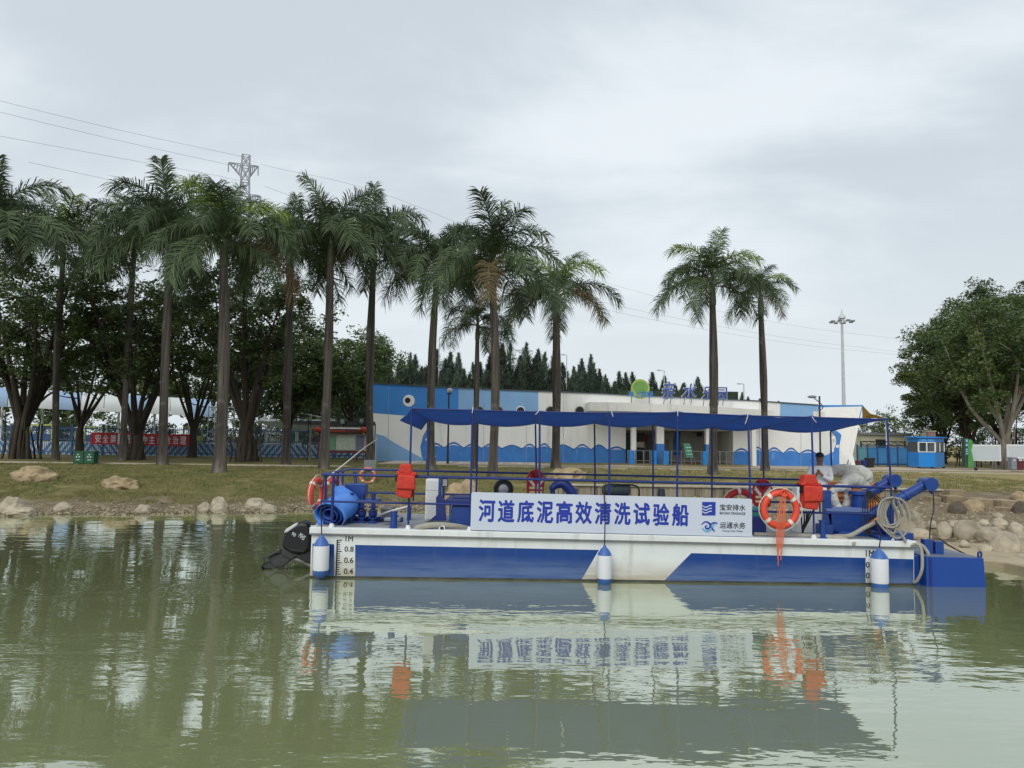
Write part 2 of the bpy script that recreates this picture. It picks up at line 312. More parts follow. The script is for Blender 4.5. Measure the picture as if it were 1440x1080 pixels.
# ------------------------------------------------------------------ water
def water_material():
    m = bpy.data.materials.new('murky_green_water'); m.use_nodes = True; t = m.node_tree; N = t.nodes; L = t.links; N.clear()
    o = N.new('ShaderNodeOutputMaterial'); df = N.new('ShaderNodeBsdfDiffuse'); gl = N.new('ShaderNodeBsdfGlossy'); ms = N.new('ShaderNodeMixShader')
    co = N.new('ShaderNodeTexCoord')
    n0 = N.new('ShaderNodeTexNoise'); n0.inputs['Scale'].default_value = 0.12; n0.inputs['Detail'].default_value = 3; L.new(co.outputs['Object'], n0.inputs['Vector'])
    cr = N.new('ShaderNodeValToRGB'); cr.color_ramp.elements[0].position = 0.35; cr.color_ramp.elements[0].color = (*C('858c63'), 1); cr.color_ramp.elements[1].position = 0.65; cr.color_ramp.elements[1].color = (*C('8e956c'), 1)
    L.new(n0.outputs['Fac'], cr.inputs[0]); L.new(cr.outputs[0], df.inputs['Color'])
    gl.inputs['Roughness'].default_value = 0.015; gl.inputs['Color'].default_value = (0.93, 0.97, 0.93, 1)
    fr = N.new('ShaderNodeFresnel'); fr.inputs['IOR'].default_value = 1.75
    mr = N.new('ShaderNodeMapRange'); mr.inputs['From Min'].default_value = 0.06; mr.inputs['From Max'].default_value = 0.55; mr.inputs['To Min'].default_value = 0.30; mr.inputs['To Max'].default_value = 0.86
    L.new(fr.outputs[0], mr.inputs['Value']); L.new(mr.outputs[0], ms.inputs[0])
    # ripples: long crests across the view, in patches of ruffled and calm water
    def noise(scale, st, detail, rot=0.0):
        mpp = N.new('ShaderNodeMapping'); mpp.inputs['Scale'].default_value = st; mpp.inputs['Rotation'].default_value = (0, 0, rot); L.new(co.outputs['Object'], mpp.inputs[0])
        n = N.new('ShaderNodeTexNoise'); n.inputs['Scale'].default_value = scale; n.inputs['Detail'].default_value = detail; n.inputs['Roughness'].default_value = 0.5; L.new(mpp.outputs[0], n.inputs['Vector']); return n.outputs['Fac']
    a = noise(2.6, (0.45, 1.25, 1), 2, 0.08); b = noise(7.5, (0.5, 1.1, 1), 2, -0.15); c = noise(0.9, (0.5, 1.0, 1), 1, 0.2)
    patch = noise(0.22, (0.45, 1.4, 1), 3, 0.05)
    pr = N.new('ShaderNodeMapRange'); pr.inputs['From Min'].default_value = 0.40; pr.inputs['From Max'].default_value = 0.62; pr.inputs['To Min'].default_value = 0.25; pr.inputs['To Max'].default_value = 1.5; L.new(patch, pr.inputs['Value'])
    def mth(op, x, y):
        q = N.new('ShaderNodeMath'); q.operation = op
        for k, z in enumerate((x, y)):
            if isinstance(z, (int, float)): q.inputs[k].default_value = z
            else: L.new(z, q.inputs[k])
        return q.outputs[0]
    hsum = mth('ADD', mth('MULTIPLY', c, 0.75), mth('MULTIPLY', pr.outputs[0], mth('ADD', mth('MULTIPLY', a, 0.6), mth('MULTIPLY', b, 0.26))))
    bp = N.new('ShaderNodeBump'); bp.inputs['Strength'].default_value = 1.0; bp.inputs['Distance'].default_value = 0.0105
    L.new(hsum, bp.inputs['Height']); L.new(bp.outputs[0], gl.inputs['Normal']); L.new(bp.outputs[0], fr.inputs['Normal'])
    L.new(df.outputs[0], ms.inputs[1]); L.new(gl.outputs[0], ms.inputs[2]); L.new(ms.outputs[0], o.inputs[0]); return m
mb = MB(); mb.add([(-600, -40, WATER_Z), (600, -40, WATER_Z), (600, 29, WATER_Z), (-600, 29, WATER_Z)], [(0, 1, 2, 3)])
w = mb.build('water', water_material()); w['kind'] = 'structure'

# ------------------------------------------------------------------ path, kerb, paving
PAVE = mat('pale_paving', C('b9aa97'), 0.85, 0.12, 1.5, bump=0.15, bscale=30, patch=(C('9a8d7c'), 2.5, 0.5, 0.75, (1, 1, 1)))
KERB = mat('kerb_stone', C('b5ab99'), 0.85, 0.12, 3)
ASPH = mat('path_asphalt', C('7b7568'), 0.9, 0.15, 4)
mb = MB(); n = 60
for i in range(n):
    x0, x1 = -8+i*1.5, -8+(i+1)*1.5
    mb.add([(x0, 46.6, 1.075), (x1, 46.6, 1.075), (x1, 52.2, 1.075), (x0, 52.2, 1.075)], [(0, 1, 2, 3)])
mb.build('pavement', PAVE, kind='structure')
kr = MB()
kr.box(-8, 82, 46.42, 46.6, 0.9, 1.10); kr.build('kerb', KERB, kind='structure')
kr = MB(); kr.box(-3, 82, 43.4, 43.65, 0.9, 1.085); kr.build('path_edging', KERB, kind='structure')
kr = MB(); kr.add([(-3, 43.65, 1.072), (82, 43.65, 1.072), (82, 46.42, 1.072), (-3, 46.42, 1.072)], [(0, 1, 2, 3)]); kr.build('path', mat('path_grass_dust', C('8a7f66'), 0.95, 0.2, 1.2, bump=0.3), kind='structure')
kr = MB(); kr.box(-60, -8.5, 41.0, 41.14, 0.9, 1.10); kr.build('edging_strip', KERB, kind='structure')
# plank-like paving slabs by the whale's head
slab_me = None
for i in range(22):
    x = -7.6+i*0.42
    if slab_me is None:
        s = MB(); s.box(0, 0.40, 0, 4.6, 0, 0.022); o = s.build('paving_slab', mat('paving_slab', C('c2b4a3'), 0.85, 0.12, 2, rnd=0.18), ground, bevel=0.004); slab_me = o.data; o.location = (x, 47.0, 1.072)
    else: inst('paving_slab', slab_me, ground, (x, 47.0, 1.072))

# ------------------------------------------------------------------ retaining wall
CONC = mat('stained_concrete', C('8f8776'), 0.9, 0.25, 1.6, bump=0.4, stretch=(1, 1, 0.3), patch=(C('4e483d'), 2.6, 0.46, 0.66, (1.6, 1, 0.12)))
mb = MB(); nseg = 30
for i in range(nseg):
    x0 = WALL_X0+(WALL_X1-WALL_X0)*i/nseg; x1 = WALL_X0+(WALL_X1-WALL_X0)*(i+1)/nseg
    mb.box(x0, x1, WALL_Y0-0.22-0.015*(i % 2), WALL_Y0+0.12, 0.0, 0.95)
wl = mb.build('retaining_wall', CONC, bevel=0.02); tag(wl, 'low stained concrete retaining wall along the grass behind the boat', 'wall')
mb = MB(); mb.box(WALL_X0-0.02, WALL_X1+0.03, WALL_Y0-0.30, WALL_Y0+0.16, 0.953, 1.02); mb.build('coping', mat('concrete_coping', C('a39b89'), 0.9, 0.2, 2, bump=0.3), wl, bevel=0.015)

# concrete blocks on the gravel slope at the right
def on_shore_box(name, u0, u1, v0, v1, depth, m, label, cat, rz=0.0, group=None):
    b0 = onG((u0+u1)/2, v1); s = b0.y/F_PX; w_ = (u1-u0)*s; h_ = (v1-v0)*s
    mb = MB(); mb.box(-w_/2, w_/2, 0, depth, -0.15, h_); o = mb.build(name, m, bevel=0.03)
    o.location = b0; o.rotation_euler = (0, 0, rz); tag(o, label, cat, group); return o
CB = mat('weathered_block', C('8f8068'), 0.9, 0.25, 2.5, bump=0.5, rnd=0.12)
on_shore_box('concrete_block', 1310, 1325, 699, 706, 0.6, CB, 'small concrete block beside the end of the retaining wall', 'block', 0.1)
on_shore_box('concrete_block', 1333, 1357, 698, 709, 0.7, CB, 'concrete block on the gravel slope behind the dark boulder', 'block', -0.12)
on_shore_box('concrete_block', 1375, 1398, 702, 714, 0.7, CB, 'concrete block behind the right end of the tan boulder', 'block', 0.05)
on_shore_box('concrete_block', 1408, 1436, 704, 716, 0.7, CB, 'wide concrete block on the gravel slope near the right edge', 'block', 0.15)
on_shore_box('concrete_slab', 1336, 1358, 700, 703, 0.5, CB, 'thin flat concrete slab leaning above the blocks', 'slab', 0.0).location.z += 0.28
on_shore_box('concrete_slab', 1412, 1427, 714, 720, 0.45, CB, 'broken flat slab lying below the wide concrete block', 'slab', 0.3)

# flat pale apron of hardened sand at the water's edge
SAND = mat('hard_sand', C('a89a80'), 0.9, 0.14, 1.2, bump=0.35, bscale=6, patch=(C('7d705c'), 0.9, 0.5, 0.72, (1, 1, 1)))
edge = [(1255, 752), (1300, 749), (1345, 751), (1385, 755), (1420, 762), (1446, 775), (1470, 790), (1470, 806), (1440, 796), (1410, 790), (1380, 787), (1350, 783), (1318, 779), (1290, 776), (1262, 772)]
pp_ = [P(u, v, 1.0) for u, v in edge]; poly = []
for q in pp_:
    d = q-Vector((0, 0, EYE)); t = (0.21-EYE)/d.z; poly.append((d.x*t+0.12*mnoise.noise((d.x*40, 1, 0)), d.y*t))
mb = MB(); mb.prism(poly, -0.3, 0.21, 'z'); mb.build('sand_apron', SAND, bevel=0.03, kind='structure')

# ------------------------------------------------------------------ boulders
ROCK_TAN = mat('tan_boulder', C('9f8e70'), 0.9, 0.3, 2.2, bump=0.6, bscale=7, rnd=0.08, patch=(C('6d5a3e'), 1.6, 0.5, 0.72, (1, 1, 1)))
ROCK_GREY = mat('grey_boulder', C('a89e8a'), 0.9, 0.25, 2.4, bump=0.5, bscale=8, rnd=0.12, patch=(C('5c5446'), 2.0, 0.52, 0.75, (1, 1, 1)))
ROCK_DARK = mat('dark_boulder', C('5a5147'), 0.9, 0.2, 2.4, bump=0.5, bscale=8)
def boulder(u, v, wpx, hpx, m, label, seed, rough=0.22, facets=0.0, group=None):
    """u: centre, v: bottom, size in photograph pixels at the ground point"""
    b0 = onG(u, v); s = b0.y/F_PX; rx, rz = wpx*s/2, hpx*s*0.82
    bm = bmesh.new(); bmesh.ops.create_icosphere(bm, subdivisions=4, radius=1)
    for q in bm.verts:
        n = q.co.normalized(); o = Vector((seed*3.1, seed*1.7, 0))
        d = 1+rough*mnoise.noise(n*1.3+o)+rough*0.45*mnoise.noise(n*3.1+o)+rough*0.2*mnoise.noise(n*7+o)
        if facets: d *= 1-facets*0.8*abs(mnoise.noise(n*2.4+o*2))-facets*0.12*(mnoise.cell(n*2.5+o)-0.5)
        c = n*d; c.z = max(c.z, -0.55); q.co = Vector((c.x*rx, c.y*rx*0.8, c.z*rz))
    me = bpy.data.meshes.new('boulder'); bm.to_mesh(me); bm.free()
    o = link('boulder', me, m, smooth=28); o.location = (b0.x, b0.y+rx*0.45, b0.z+rz*0.12+(0.08 if 1285 < u and v > 740 else 0)); o.rotation_euler = (0, 0, (seed*0.7) % 0.6-0.3)
    tag(o, label, 'boulder', group); return o
B_ = boulder
B_(40, 676, 60, 21, ROCK_TAN, 'long tan boulder on the grass at far left', 1, 0.25, 0.2)
B_(163, 687, 52, 16, ROCK_TAN, 'tan boulder with a split top on the grass below the green bin', 2, 0.3, 0.3)
B_(12, 720, 34, 22, ROCK_GREY, 'pale rounded boulder at the waterline by the left edge', 3)
B_(22, 724, 40, 11, ROCK_GREY, 'flat pale rock lying before the leftmost shoreline boulder', 4)
B_(86, 717, 24, 10, ROCK_GREY, 'single small oval stone on the mud at the left shore', 5)
B_(199, 720, 22, 11, ROCK_GREY, 'small grey stone alone on the mud below the split boulder', 6)
B_(286, 719, 20, 13, ROCK_GREY, 'left stone of the cluster of three on the mud', 7)
B_(306, 713, 24, 15, ROCK_GREY, 'rear stone of the cluster of three on the mud', 8)
B_(306, 720, 22, 13, ROCK_GREY, 'front right stone of the cluster of three on the mud', 9)
B_(357, 714, 30, 14, ROCK_GREY, 'oval stone with dark flecks near the stern, farther up the mud', 10)
B_(377, 720, 22, 11, ROCK_GREY, 'low stone on the mud nearest the outboard motor', 11)
B_(652, 716, 62, 40, ROCK_TAN, 'large angular golden boulder behind the blue tank', 12, 0.3, 0.35)
B_(797, 676, 52, 21, ROCK_TAN, 'broad brown boulder with furrows on the grass before a palm', 13, 0.35, 0.35)
B_(772, 673, 16, 9, ROCK_DARK, 'small dark rock at the foot of the broad furrowed boulder', 14)
B_(1349, 722, 24, 17, ROCK_DARK, 'dark brown boulder on the gravel slope', 15)
B_(1372, 718, 32, 17, ROCK_TAN, 'tan boulder touching the dark boulder on the gravel slope', 16, 0.18)
B_(1330, 757, 21, 20, ROCK_GREY, 'small upright stone on the flat sand beyond the bow', 17)
B_(1296, 759, 30, 12, ROCK_GREY, 'low tan stone just behind the bow bollards', 18)
B_(1368, 759, 41, 25, ROCK_GREY, 'large pale egg-shaped boulder on the sand at right', 19, 0.14)
B_(1398, 763, 38, 19, ROCK_GREY, 'brown-grey boulder lying against the egg-shaped one', 20, 0.16)
B_(1421, 781, 44, 28, ROCK_GREY, 'big oval boulder near the right edge above the water', 21, 0.14)
B_(1442, 784, 26, 28, ROCK_GREY, 'boulder cut by the right edge of the picture at the waterline', 22, 0.14)
B_(1436, 704, 22, 14, ROCK_TAN, 'tan rock at the right edge beside the wide concrete block', 23)
B_(1438, 722, 22, 18, ROCK_DARK, 'dark rock at the right edge below the broken slab', 24)
B_(1282, 750, 44, 38, ROCK_GREY, 'big grey rock half hidden behind the coiled hose', 25)
B_(1443, 801, 30, 16, ROCK_GREY, 'wet rock standing in the water at the right edge', 26)

for i_, (u, v, w_, h_, lb_) in enumerate(((1345, 745, 16, 9, 'small pale stone left of the egg-shaped boulder'), (1408, 744, 22, 11, 'pale stone higher up behind the brown-grey boulder'), (1432, 752, 20, 13, 'rounded stone between the oval boulder and the slope'), (1312, 744, 14, 8, 'small stone on the slope behind the bow pontoon'), (1385, 738, 16, 8, 'flat stone on the bare slope above the boulder pile'), (1406, 728, 14, 7, 'little stone below the wide concrete block'), (1440, 768, 24, 17, 'stone wedged beside the oval boulder at the edge'), (1358, 772, 15, 7, 'low flat stone on the sand close to the water'), (1390, 779, 18, 8, 'pale stone at the sand edge left of the oval boulder'))):
    B_(u, v, w_, h_, ROCK_GREY, lb_, 30+i_, 0.2)
# pebbles and grass tufts
def scatter_mesh(name, n, fn, m):
    V = []; Fc = []
    for _ in range(n): fn(V, Fc)
    me = bpy.data.meshes.new(name); me.from_pydata(V, [], Fc); me.update(); return link(name, me, m, kind='stuff')
def pebble(V, Fc):
    if random.random() < 0.4: x = random.uniform(-17, -2); y = shore(x)+abs(random.gauss(0, 0.8))
    else: x = random.uniform(6, 17); y = max(shore(x)+0.1, random.uniform(17.5, 31)) 
    z = height(x, y); r = random.choice((0.012, 0.02, 0.02, 0.03, 0.03, 0.045, 0.06 if x > 0 else 0.03)); o = len(V); a = random.random()*3
    for k in range(5): V.append((x+r*1.3*math.cos(a+k*1.257)*random.uniform(.7, 1.2), y+r*math.sin(a+k*1.257), z-0.01))
    for k in range(5): V.append((x+r*0.8*math.cos(a+k*1.257), y+r*0.6*math.sin(a+k*1.257), z+r*random.uniform(.5, .9)))
    for k in range(5): Fc.append((o+k, o+(k+1) % 5, o+5+(k+1) % 5, o+5+k))
    Fc.append(tuple(o+5+k for k in range(5)))
tag(scatter_mesh('pebbles', 5200, pebble, mat('pebbles', C('92876f'), 0.9, 0.45, 4, detail=2)), 'small pebbles and rubble scattered over the muddy shore', 'pebbles')
def tuft(V, Fc):
    for _ in range(6):
        x = random.uniform(-26, 24); y = 26+abs(random.gauss(0, 8)); y = min(y, 43)
        if y < shore(x)+1.6: continue
        if x > 5 and y < 30: continue
        if mnoise.noise((x*0.8, y*0.8, 9)) < -0.25: continue
        break
    else: return
    z = height(x, y)
    for k in range(5):
        a = random.random()*6.28; h = random.uniform(0.03, 0.10); o = len(V); w_ = 0.012; bx, by = x+random.gauss(0, .06), y+random.gauss(0, .06); lx, ly = random.gauss(0, .035), random.gauss(0, .035)
        V.extend([(bx-w_*math.cos(a), by-w_*math.sin(a), z-.01), (bx+w_*math.cos(a), by+w_*math.sin(a), z-.01), (bx+lx, by+ly, z+h)]); Fc.append((o, o+1, o+2))
g = scatter_mesh('grass', 26000, tuft, mat('grass_blades', C('5f6639'), 0.8, 0.0, 0.9, col2=C('8d8556'))); tag(g, 'short dry grass growing over the bank', 'grass', kind='stuff')
# ------------------------------------------------------------------ palms
FROND = mat('palm_frond', C('46563f'), 0.55, 0.0, 1.2, col2=C('5f704b'), rnd=0.28, spec=0.35, translucent=0.25)
FROND_Y = mat('young_palm_frond', C('7d9146'), 0.5, 0.15, 2, rnd=0.15, spec=0.35, translucent=0.3)
SHAFT = mat('palm_crownshaft', C('565c44'), 0.5, 0.2, 2, stretch=(1, 1, 0.25))
BARKP = mat('palm_bark', C('6a635b'), 0.9, 0.25, 1.6, bump=0.5, bscale=9, stretch=(1, 1, 0.5), rnd=0.3, patch=(C('332f2b'), 1.4, 0.50, 0.66, (1.3, 1.3, 0.06)))
def lichen(m):
    """pale lichen blotches"""
    t = m.node_tree; N = t.nodes; L = t.links; b = N['Principled BSDF']; co = N.new('ShaderNodeTexCoord')
    src = b.inputs['Base Color'].links[0].from_socket
    nz = N.new('ShaderNodeTexNoise'); nz.inputs['Scale'].default_value = 1.1; nz.inputs['Detail'].default_value = 8; L.new(co.outputs['Object'], nz.inputs['Vector']); m3 = N.new('ShaderNodeMapRange'); m3.inputs['From Min'].default_value = 0.58; m3.inputs['From Max'].default_value = 0.72; m3.inputs['To Max'].default_value = 0.6; L.new(nz.outputs['Fac'], m3.inputs['Value'])
    m4 = N.new('ShaderNodeMixRGB'); L.new(m3.outputs[0], m4.inputs[0]); L.new(src, m4.inputs[1]); m4.inputs[2].default_value = (*C('8d877d'), 1); L.new(m4.outputs[0], b.inputs['Base Color'])
lichen(BARKP)
def frond_mesh(name, a0, a1, L, seed, dens=96, leaf=0.86):
    """feather leaf in local XZ, root at the origin, starting elevation a0 bending to a1"""
    rs = random.Random(seed); V = []; Fc = []; n = 16; pts = []; p = Vector((0, 0, 0)); tw = rs.uniform(-0.25, 0.25)
    for i in range(n+1):
        t = i/n; a = a0+(a1-a0)*(t**1.25); pts.append((p.copy(), a)); p = p+Vector((math.cos(a), tw*t*0.35, math.sin(a))).normalized()*(L/n)
    mb = MB(); mb.tube([q[0] for q in pts], [0.032*(1-0.85*i/n)+0.004 for i in range(n+1)], 5)
    V = list(mb.v); Fc = list(mb.f)
    for i in range(dens):
        t = 0.13+0.87*(i+rs.random()*0.6)/dens; k = min(n-1, int(t*n)); fr = t*n-k
        b0 = pts[k][0].lerp(pts[k+1][0], min(1, fr)); a = pts[k][1]; T = Vector((math.cos(a), 0, math.sin(a))); U = Vector((-math.sin(a), 0, math.cos(a)))
        ll = leaf*(0.62+0.38*math.sin(math.pi*min(1, 0.12+t*0.8)))*rs.uniform(0.8, 1.15)
        if t > 0.93: ll *= 0.85
        for s in (-1, 1):
            plane = rs.choice((-0.5, -0.1, 0.35, 0.7))          # plumose: leaflets stand in several ranks
            d = (Vector((0, s, 0))*0.80+T*(0.45+0.5*t)+U*(plane+rs.uniform(-.2, .2))).normalized()
            droop = Vector((0, 0, -1))*rs.uniform(0.55, 1.05)
            m1 = b0+d*ll*0.5+droop*ll*0.06; e = b0+d*ll*0.92+droop*ll*0.42
            wv = T.cross(d); wv = wv.normalized() if wv.length > 0.05 else T
            wv = (T*0.8+wv*0.4*rs.uniform(-1, 1)).normalized()*0.0215; o = len(V)
            V += [tuple(b0-wv*0.7), tuple(b0+wv*0.7), tuple(m1+wv), tuple(m1-wv), tuple(e)]
            Fc += [(o, o+1, o+2, o+3), (o+3, o+2, o+4)]
    me = bpy.data.meshes.new(name); me.from_pydata(V, [], Fc); me.update(); me.materials.append(FROND); return me
R_ = math.radians
KINDS = {'up': [(88, 58, 2.6), (82, 36, 2.7), (76, 20, 2.7)], 'high': [(76, -38, 2.9), (68, -50, 2.9), (80, -22, 2.8)],
         'mid': [(50, -74, 3.1), (40, -82, 3.1), (30, -70, 3.2)], 'low': [(20, -84, 3.5), (4, -88, 3.4), (28, -92, 3.6)]}
FM = {k: [frond_mesh('frond', R_(a), R_(b), L, 11*i+len(k), ) for i, (a, b, L) in enumerate(v)] for k, v in KINDS.items()}
FMY = []
for me in FM['high'][:2]:
    y = me.copy(); y.materials.clear(); y.materials.append(FROND_Y); FMY.append(y)
FROND_B = mat('withered_palm_frond', C('6b5d40'), 0.7, 0.2, 2, rnd=0.2, translucent=0.2)
FMB = []
for me in FM['low'][:2]:
    y = me.copy(); y.materials.clear(); y.materials.append(FROND_B); FMB.append(y)
def palm(u, vb, ut, vt, ybase, trunk_px, label, seed, fs=1.0, counts=(1, 4, 8, 8), young=True, lean=0.0, bias=None):
    """u,vb foot pixel; ut,vt pixel where the leaves part; ybase depth"""
    rs = random.Random(seed); base = P(u, vb, ybase); top = P(ut, vt+620/ybase, ybase+lean); gz = Gz(base.x, ybase)
    root = empty('palm_tree', (base.x, ybase, gz), (0, 0, 0), label, 'palm', 'royal palms on the bank')
    H = top.z-gz; off = Vector((top.x-base.x, lean, 0)); r = 0.69*trunk_px*ybase/F_PX/2; sh = min(1.5, H*0.15)
    n = 14; pts = []; rr = []; bl1, bl2 = rs.uniform(.88, 1.08), rs.uniform(.95, 1.18); bow = rs.uniform(-.16, .16)
    for i in range(n+1):
        t = i/n; z = t*(H-sh); q = off*(t*(H-sh)/H); pts.append((q.x+bow*math.sin(math.pi*t), q.y, z-0.1 if i == 0 else z))
        prof = interp(t, [(0, 1.5), (0.03, 1.26), (0.12, 1.0), (0.35, bl1), (0.62, bl2), (0.85, 0.88), (1, 0.74)]); rr.append(r*prof*(1+0.02*rs.uniform(-1, 1)))
    mb = MB(); mb.tube(pts, rr, 14); mb.build('trunk', BARKP, root, smooth=60)
    a = Vector(pts[-1]); b = off+Vector((0, 0, H)); mb = MB()
    mb.tube([a+(b-a)*t for t in (0, 0.02, 0.15, 0.5, 0.8, 1.0)], [r*0.74, r*0.86, r*0.9, r*0.74, r*0.52, r*0.3], 12); mb.build('crownshaft', SHAFT, root, smooth=60)
    ga = rs.random()*6.28; k = 0
    for kind, cnt in zip(('up', 'high', 'mid', 'low'), counts):
        for j in range(cnt):
            me = rs.choice(FM[kind])
            if young and kind == 'high' and j < 2: me = FMY[j % 2]
            if kind == 'low' and j == 0 and seed % 3 != 1: me = FMB[seed % 2]
            az = ga+k*2.39996+rs.uniform(-.3, .3); k += 1
            zz = H-{'up': 0.05, 'high': 0.1, 'mid': 0.25, 'low': 0.45}[kind]*rs.uniform(.8, 1.2)
            f = off*(zz/H); s = fs*1.19*rs.uniform(0.88, 1.1)
            inst('frond', me, root, (f.x, f.y, zz), (rs.uniform(-.12, .12), rs.uniform(-.1, .1), az), (s, s, s))
    return root
palm(-12, 650, -6, 300, 38, 17, 'leftmost royal palm, trunk outside the frame, one frond arching into the sky', 1, 1.25, (1, 6, 9, 8), False)
palm(78, 648, 90, 318, 45, 12, 'slim royal palm left of the green bin, with a yellow-green new leaf', 2, 1.12)
palm(172, 646, 190, 315, 46, 13, 'royal palm rising beside the middle banyan behind the red banner', 3, 1.1, (1, 4, 8, 8), False)
palm(228, 656, 240, 312, 40, 18, 'tall royal palm whose crown stands highest, right of the red banner middle', 4, 1.16, (2, 6, 9, 7), False)
palm(308, 664, 316, 312, 34.5, 22, 'pale-trunked royal palm standing nearest the water at left', 5, 1.02, (1, 5, 9, 8))
palm(402, 656, 409, 330, 42, 15, 'dark straight royal palm between the banyan and the notice board', 6, 1.02, (1, 4, 8, 8), False)
palm(455, 662, 466, 316, 38, 18, 'royal palm with a bulging trunk in front of the notice board', 7, 1.05, (1, 5, 9, 8), False)
palm(521, 655, 526, 322, 42, 15, 'royal palm just left of the whale-painted building, one frond pointing up right', 8, 1.05, (2, 4, 8, 8), False)
palm(606, 662, 614, 352, 40, 16, 'royal palm in front of the painted whale, right of its eye', 9, 1.02, (1, 4, 8, 8), False)
palm(667, 662, 672, 432, 41, 11, 'short thin royal palm with a small low crown', 10, 0.62, (1, 3, 6, 8), False)
palm(692, 669, 693, 350, 34.6, 18, 'broad-crowned royal palm with one tall leaf, beside the short thin palm', 11, 1.0, (2, 5, 9, 8), False)
palm(781, 658, 782, 392, 42, 17, 'royal palm behind the furrowed boulder, with yellowing leaves on top', 12, 0.98, (1, 3, 6, 8))
palm(1002, 669, 1002, 372, 37.7, 17, 'taller palm of the pair at right, before the entrance canopy', 13, 0.86, (1, 4, 8, 7))
palm(1076, 664, 1069, 392, 43, 14, 'shorter slimmer palm of the pair at right', 14, 0.66, (0, 4, 5, 5), True)

# ------------------------------------------------------------------ broadleaved trees
BARK = mat('banyan_bark', C('403931'), 0.9, 0.3, 2.5, bump=0.6, bscale=10, stretch=(1, 1, 0.35))
BARK_L = mat('pale_banyan_bark', C('8a8377'), 0.9, 0.25, 2.5, bump=0.5, bscale=10, stretch=(1, 1, 0.35))
LEAF_D = mat('dark_banyan_leaves', C('3d4e30'), 0.5, 0.0, 0.55, col2=C('657842'), rnd=0.1, translucent=0.2)
LEAF_M = mat('banyan_leaves', C('3a4c2f'), 0.5, 0.0, 0.45, col2=C('66783f'), rnd=0.1, translucent=0.2)
LEAF_B = mat('bush_leaves', C('38492a'), 0.55, 0.0, 0.6, col2=C('5f7040'), rnd=0.15, translucent=0.2)
def leaf_cloud(name, clusters, per, size, seed, m):
    """clusters: (x, y, z, radius); many leaf-sized faces through each clump"""
    rg = np.random.RandomState(seed); Vs = []; Fs = []; o = 0
    for (x, y, z, r) in clusters:
        n = int(per*(0.6+0.8*rg.rand()))
        d = rg.normal(size=(n, 3)); d /= np.linalg.norm(d, axis=1)[:, None]; rad = r*(rg.rand(n)**0.45)[:, None]
        c = np.array([x, y, z])+d*rad*np.array([1, 1, 0.62])
        ax = rg.normal(size=(n, 3)); ax[:, 2] *= 0.5; ax /= np.linalg.norm(ax, axis=1)[:, None]
        up = rg.normal(size=(n, 3))+np.array([0, 0, 1.2]); bx = np.cross(ax, up); bx /= np.linalg.norm(bx, axis=1)[:, None]+1e-6
        s = size*(0.6+0.8*rg.rand(n))[:, None]
        q = np.stack([c-ax*s, c+bx*s*0.42, c+ax*s, c-bx*s*0.42], 1).reshape(-1, 3); Vs.append(q)
        Fs.append(np.arange(4*n).reshape(-1, 4)+o); o += 4*n
    V = np.concatenate(Vs); Fq = np.concatenate(Fs)
    me = bpy.data.meshes.new(name); me.vertices.add(len(V)); me.vertices.foreach_set('co', V.ravel().astype(np.float32))
    me.loops.add(Fq.size); me.loops.foreach_set('vertex_index', Fq.ravel().astype(np.int32)); me.polygons.add(len(Fq)); me.polygons.foreach_set('loop_start', np.arange(0, Fq.size, 4, dtype=np.int32))
    try: me.polygons.foreach_set('loop_total', np.full(len(Fq), 4, dtype=np.int32))
    except Exception: pass
    me.update(); me.validate(); me.materials.append(m); return me
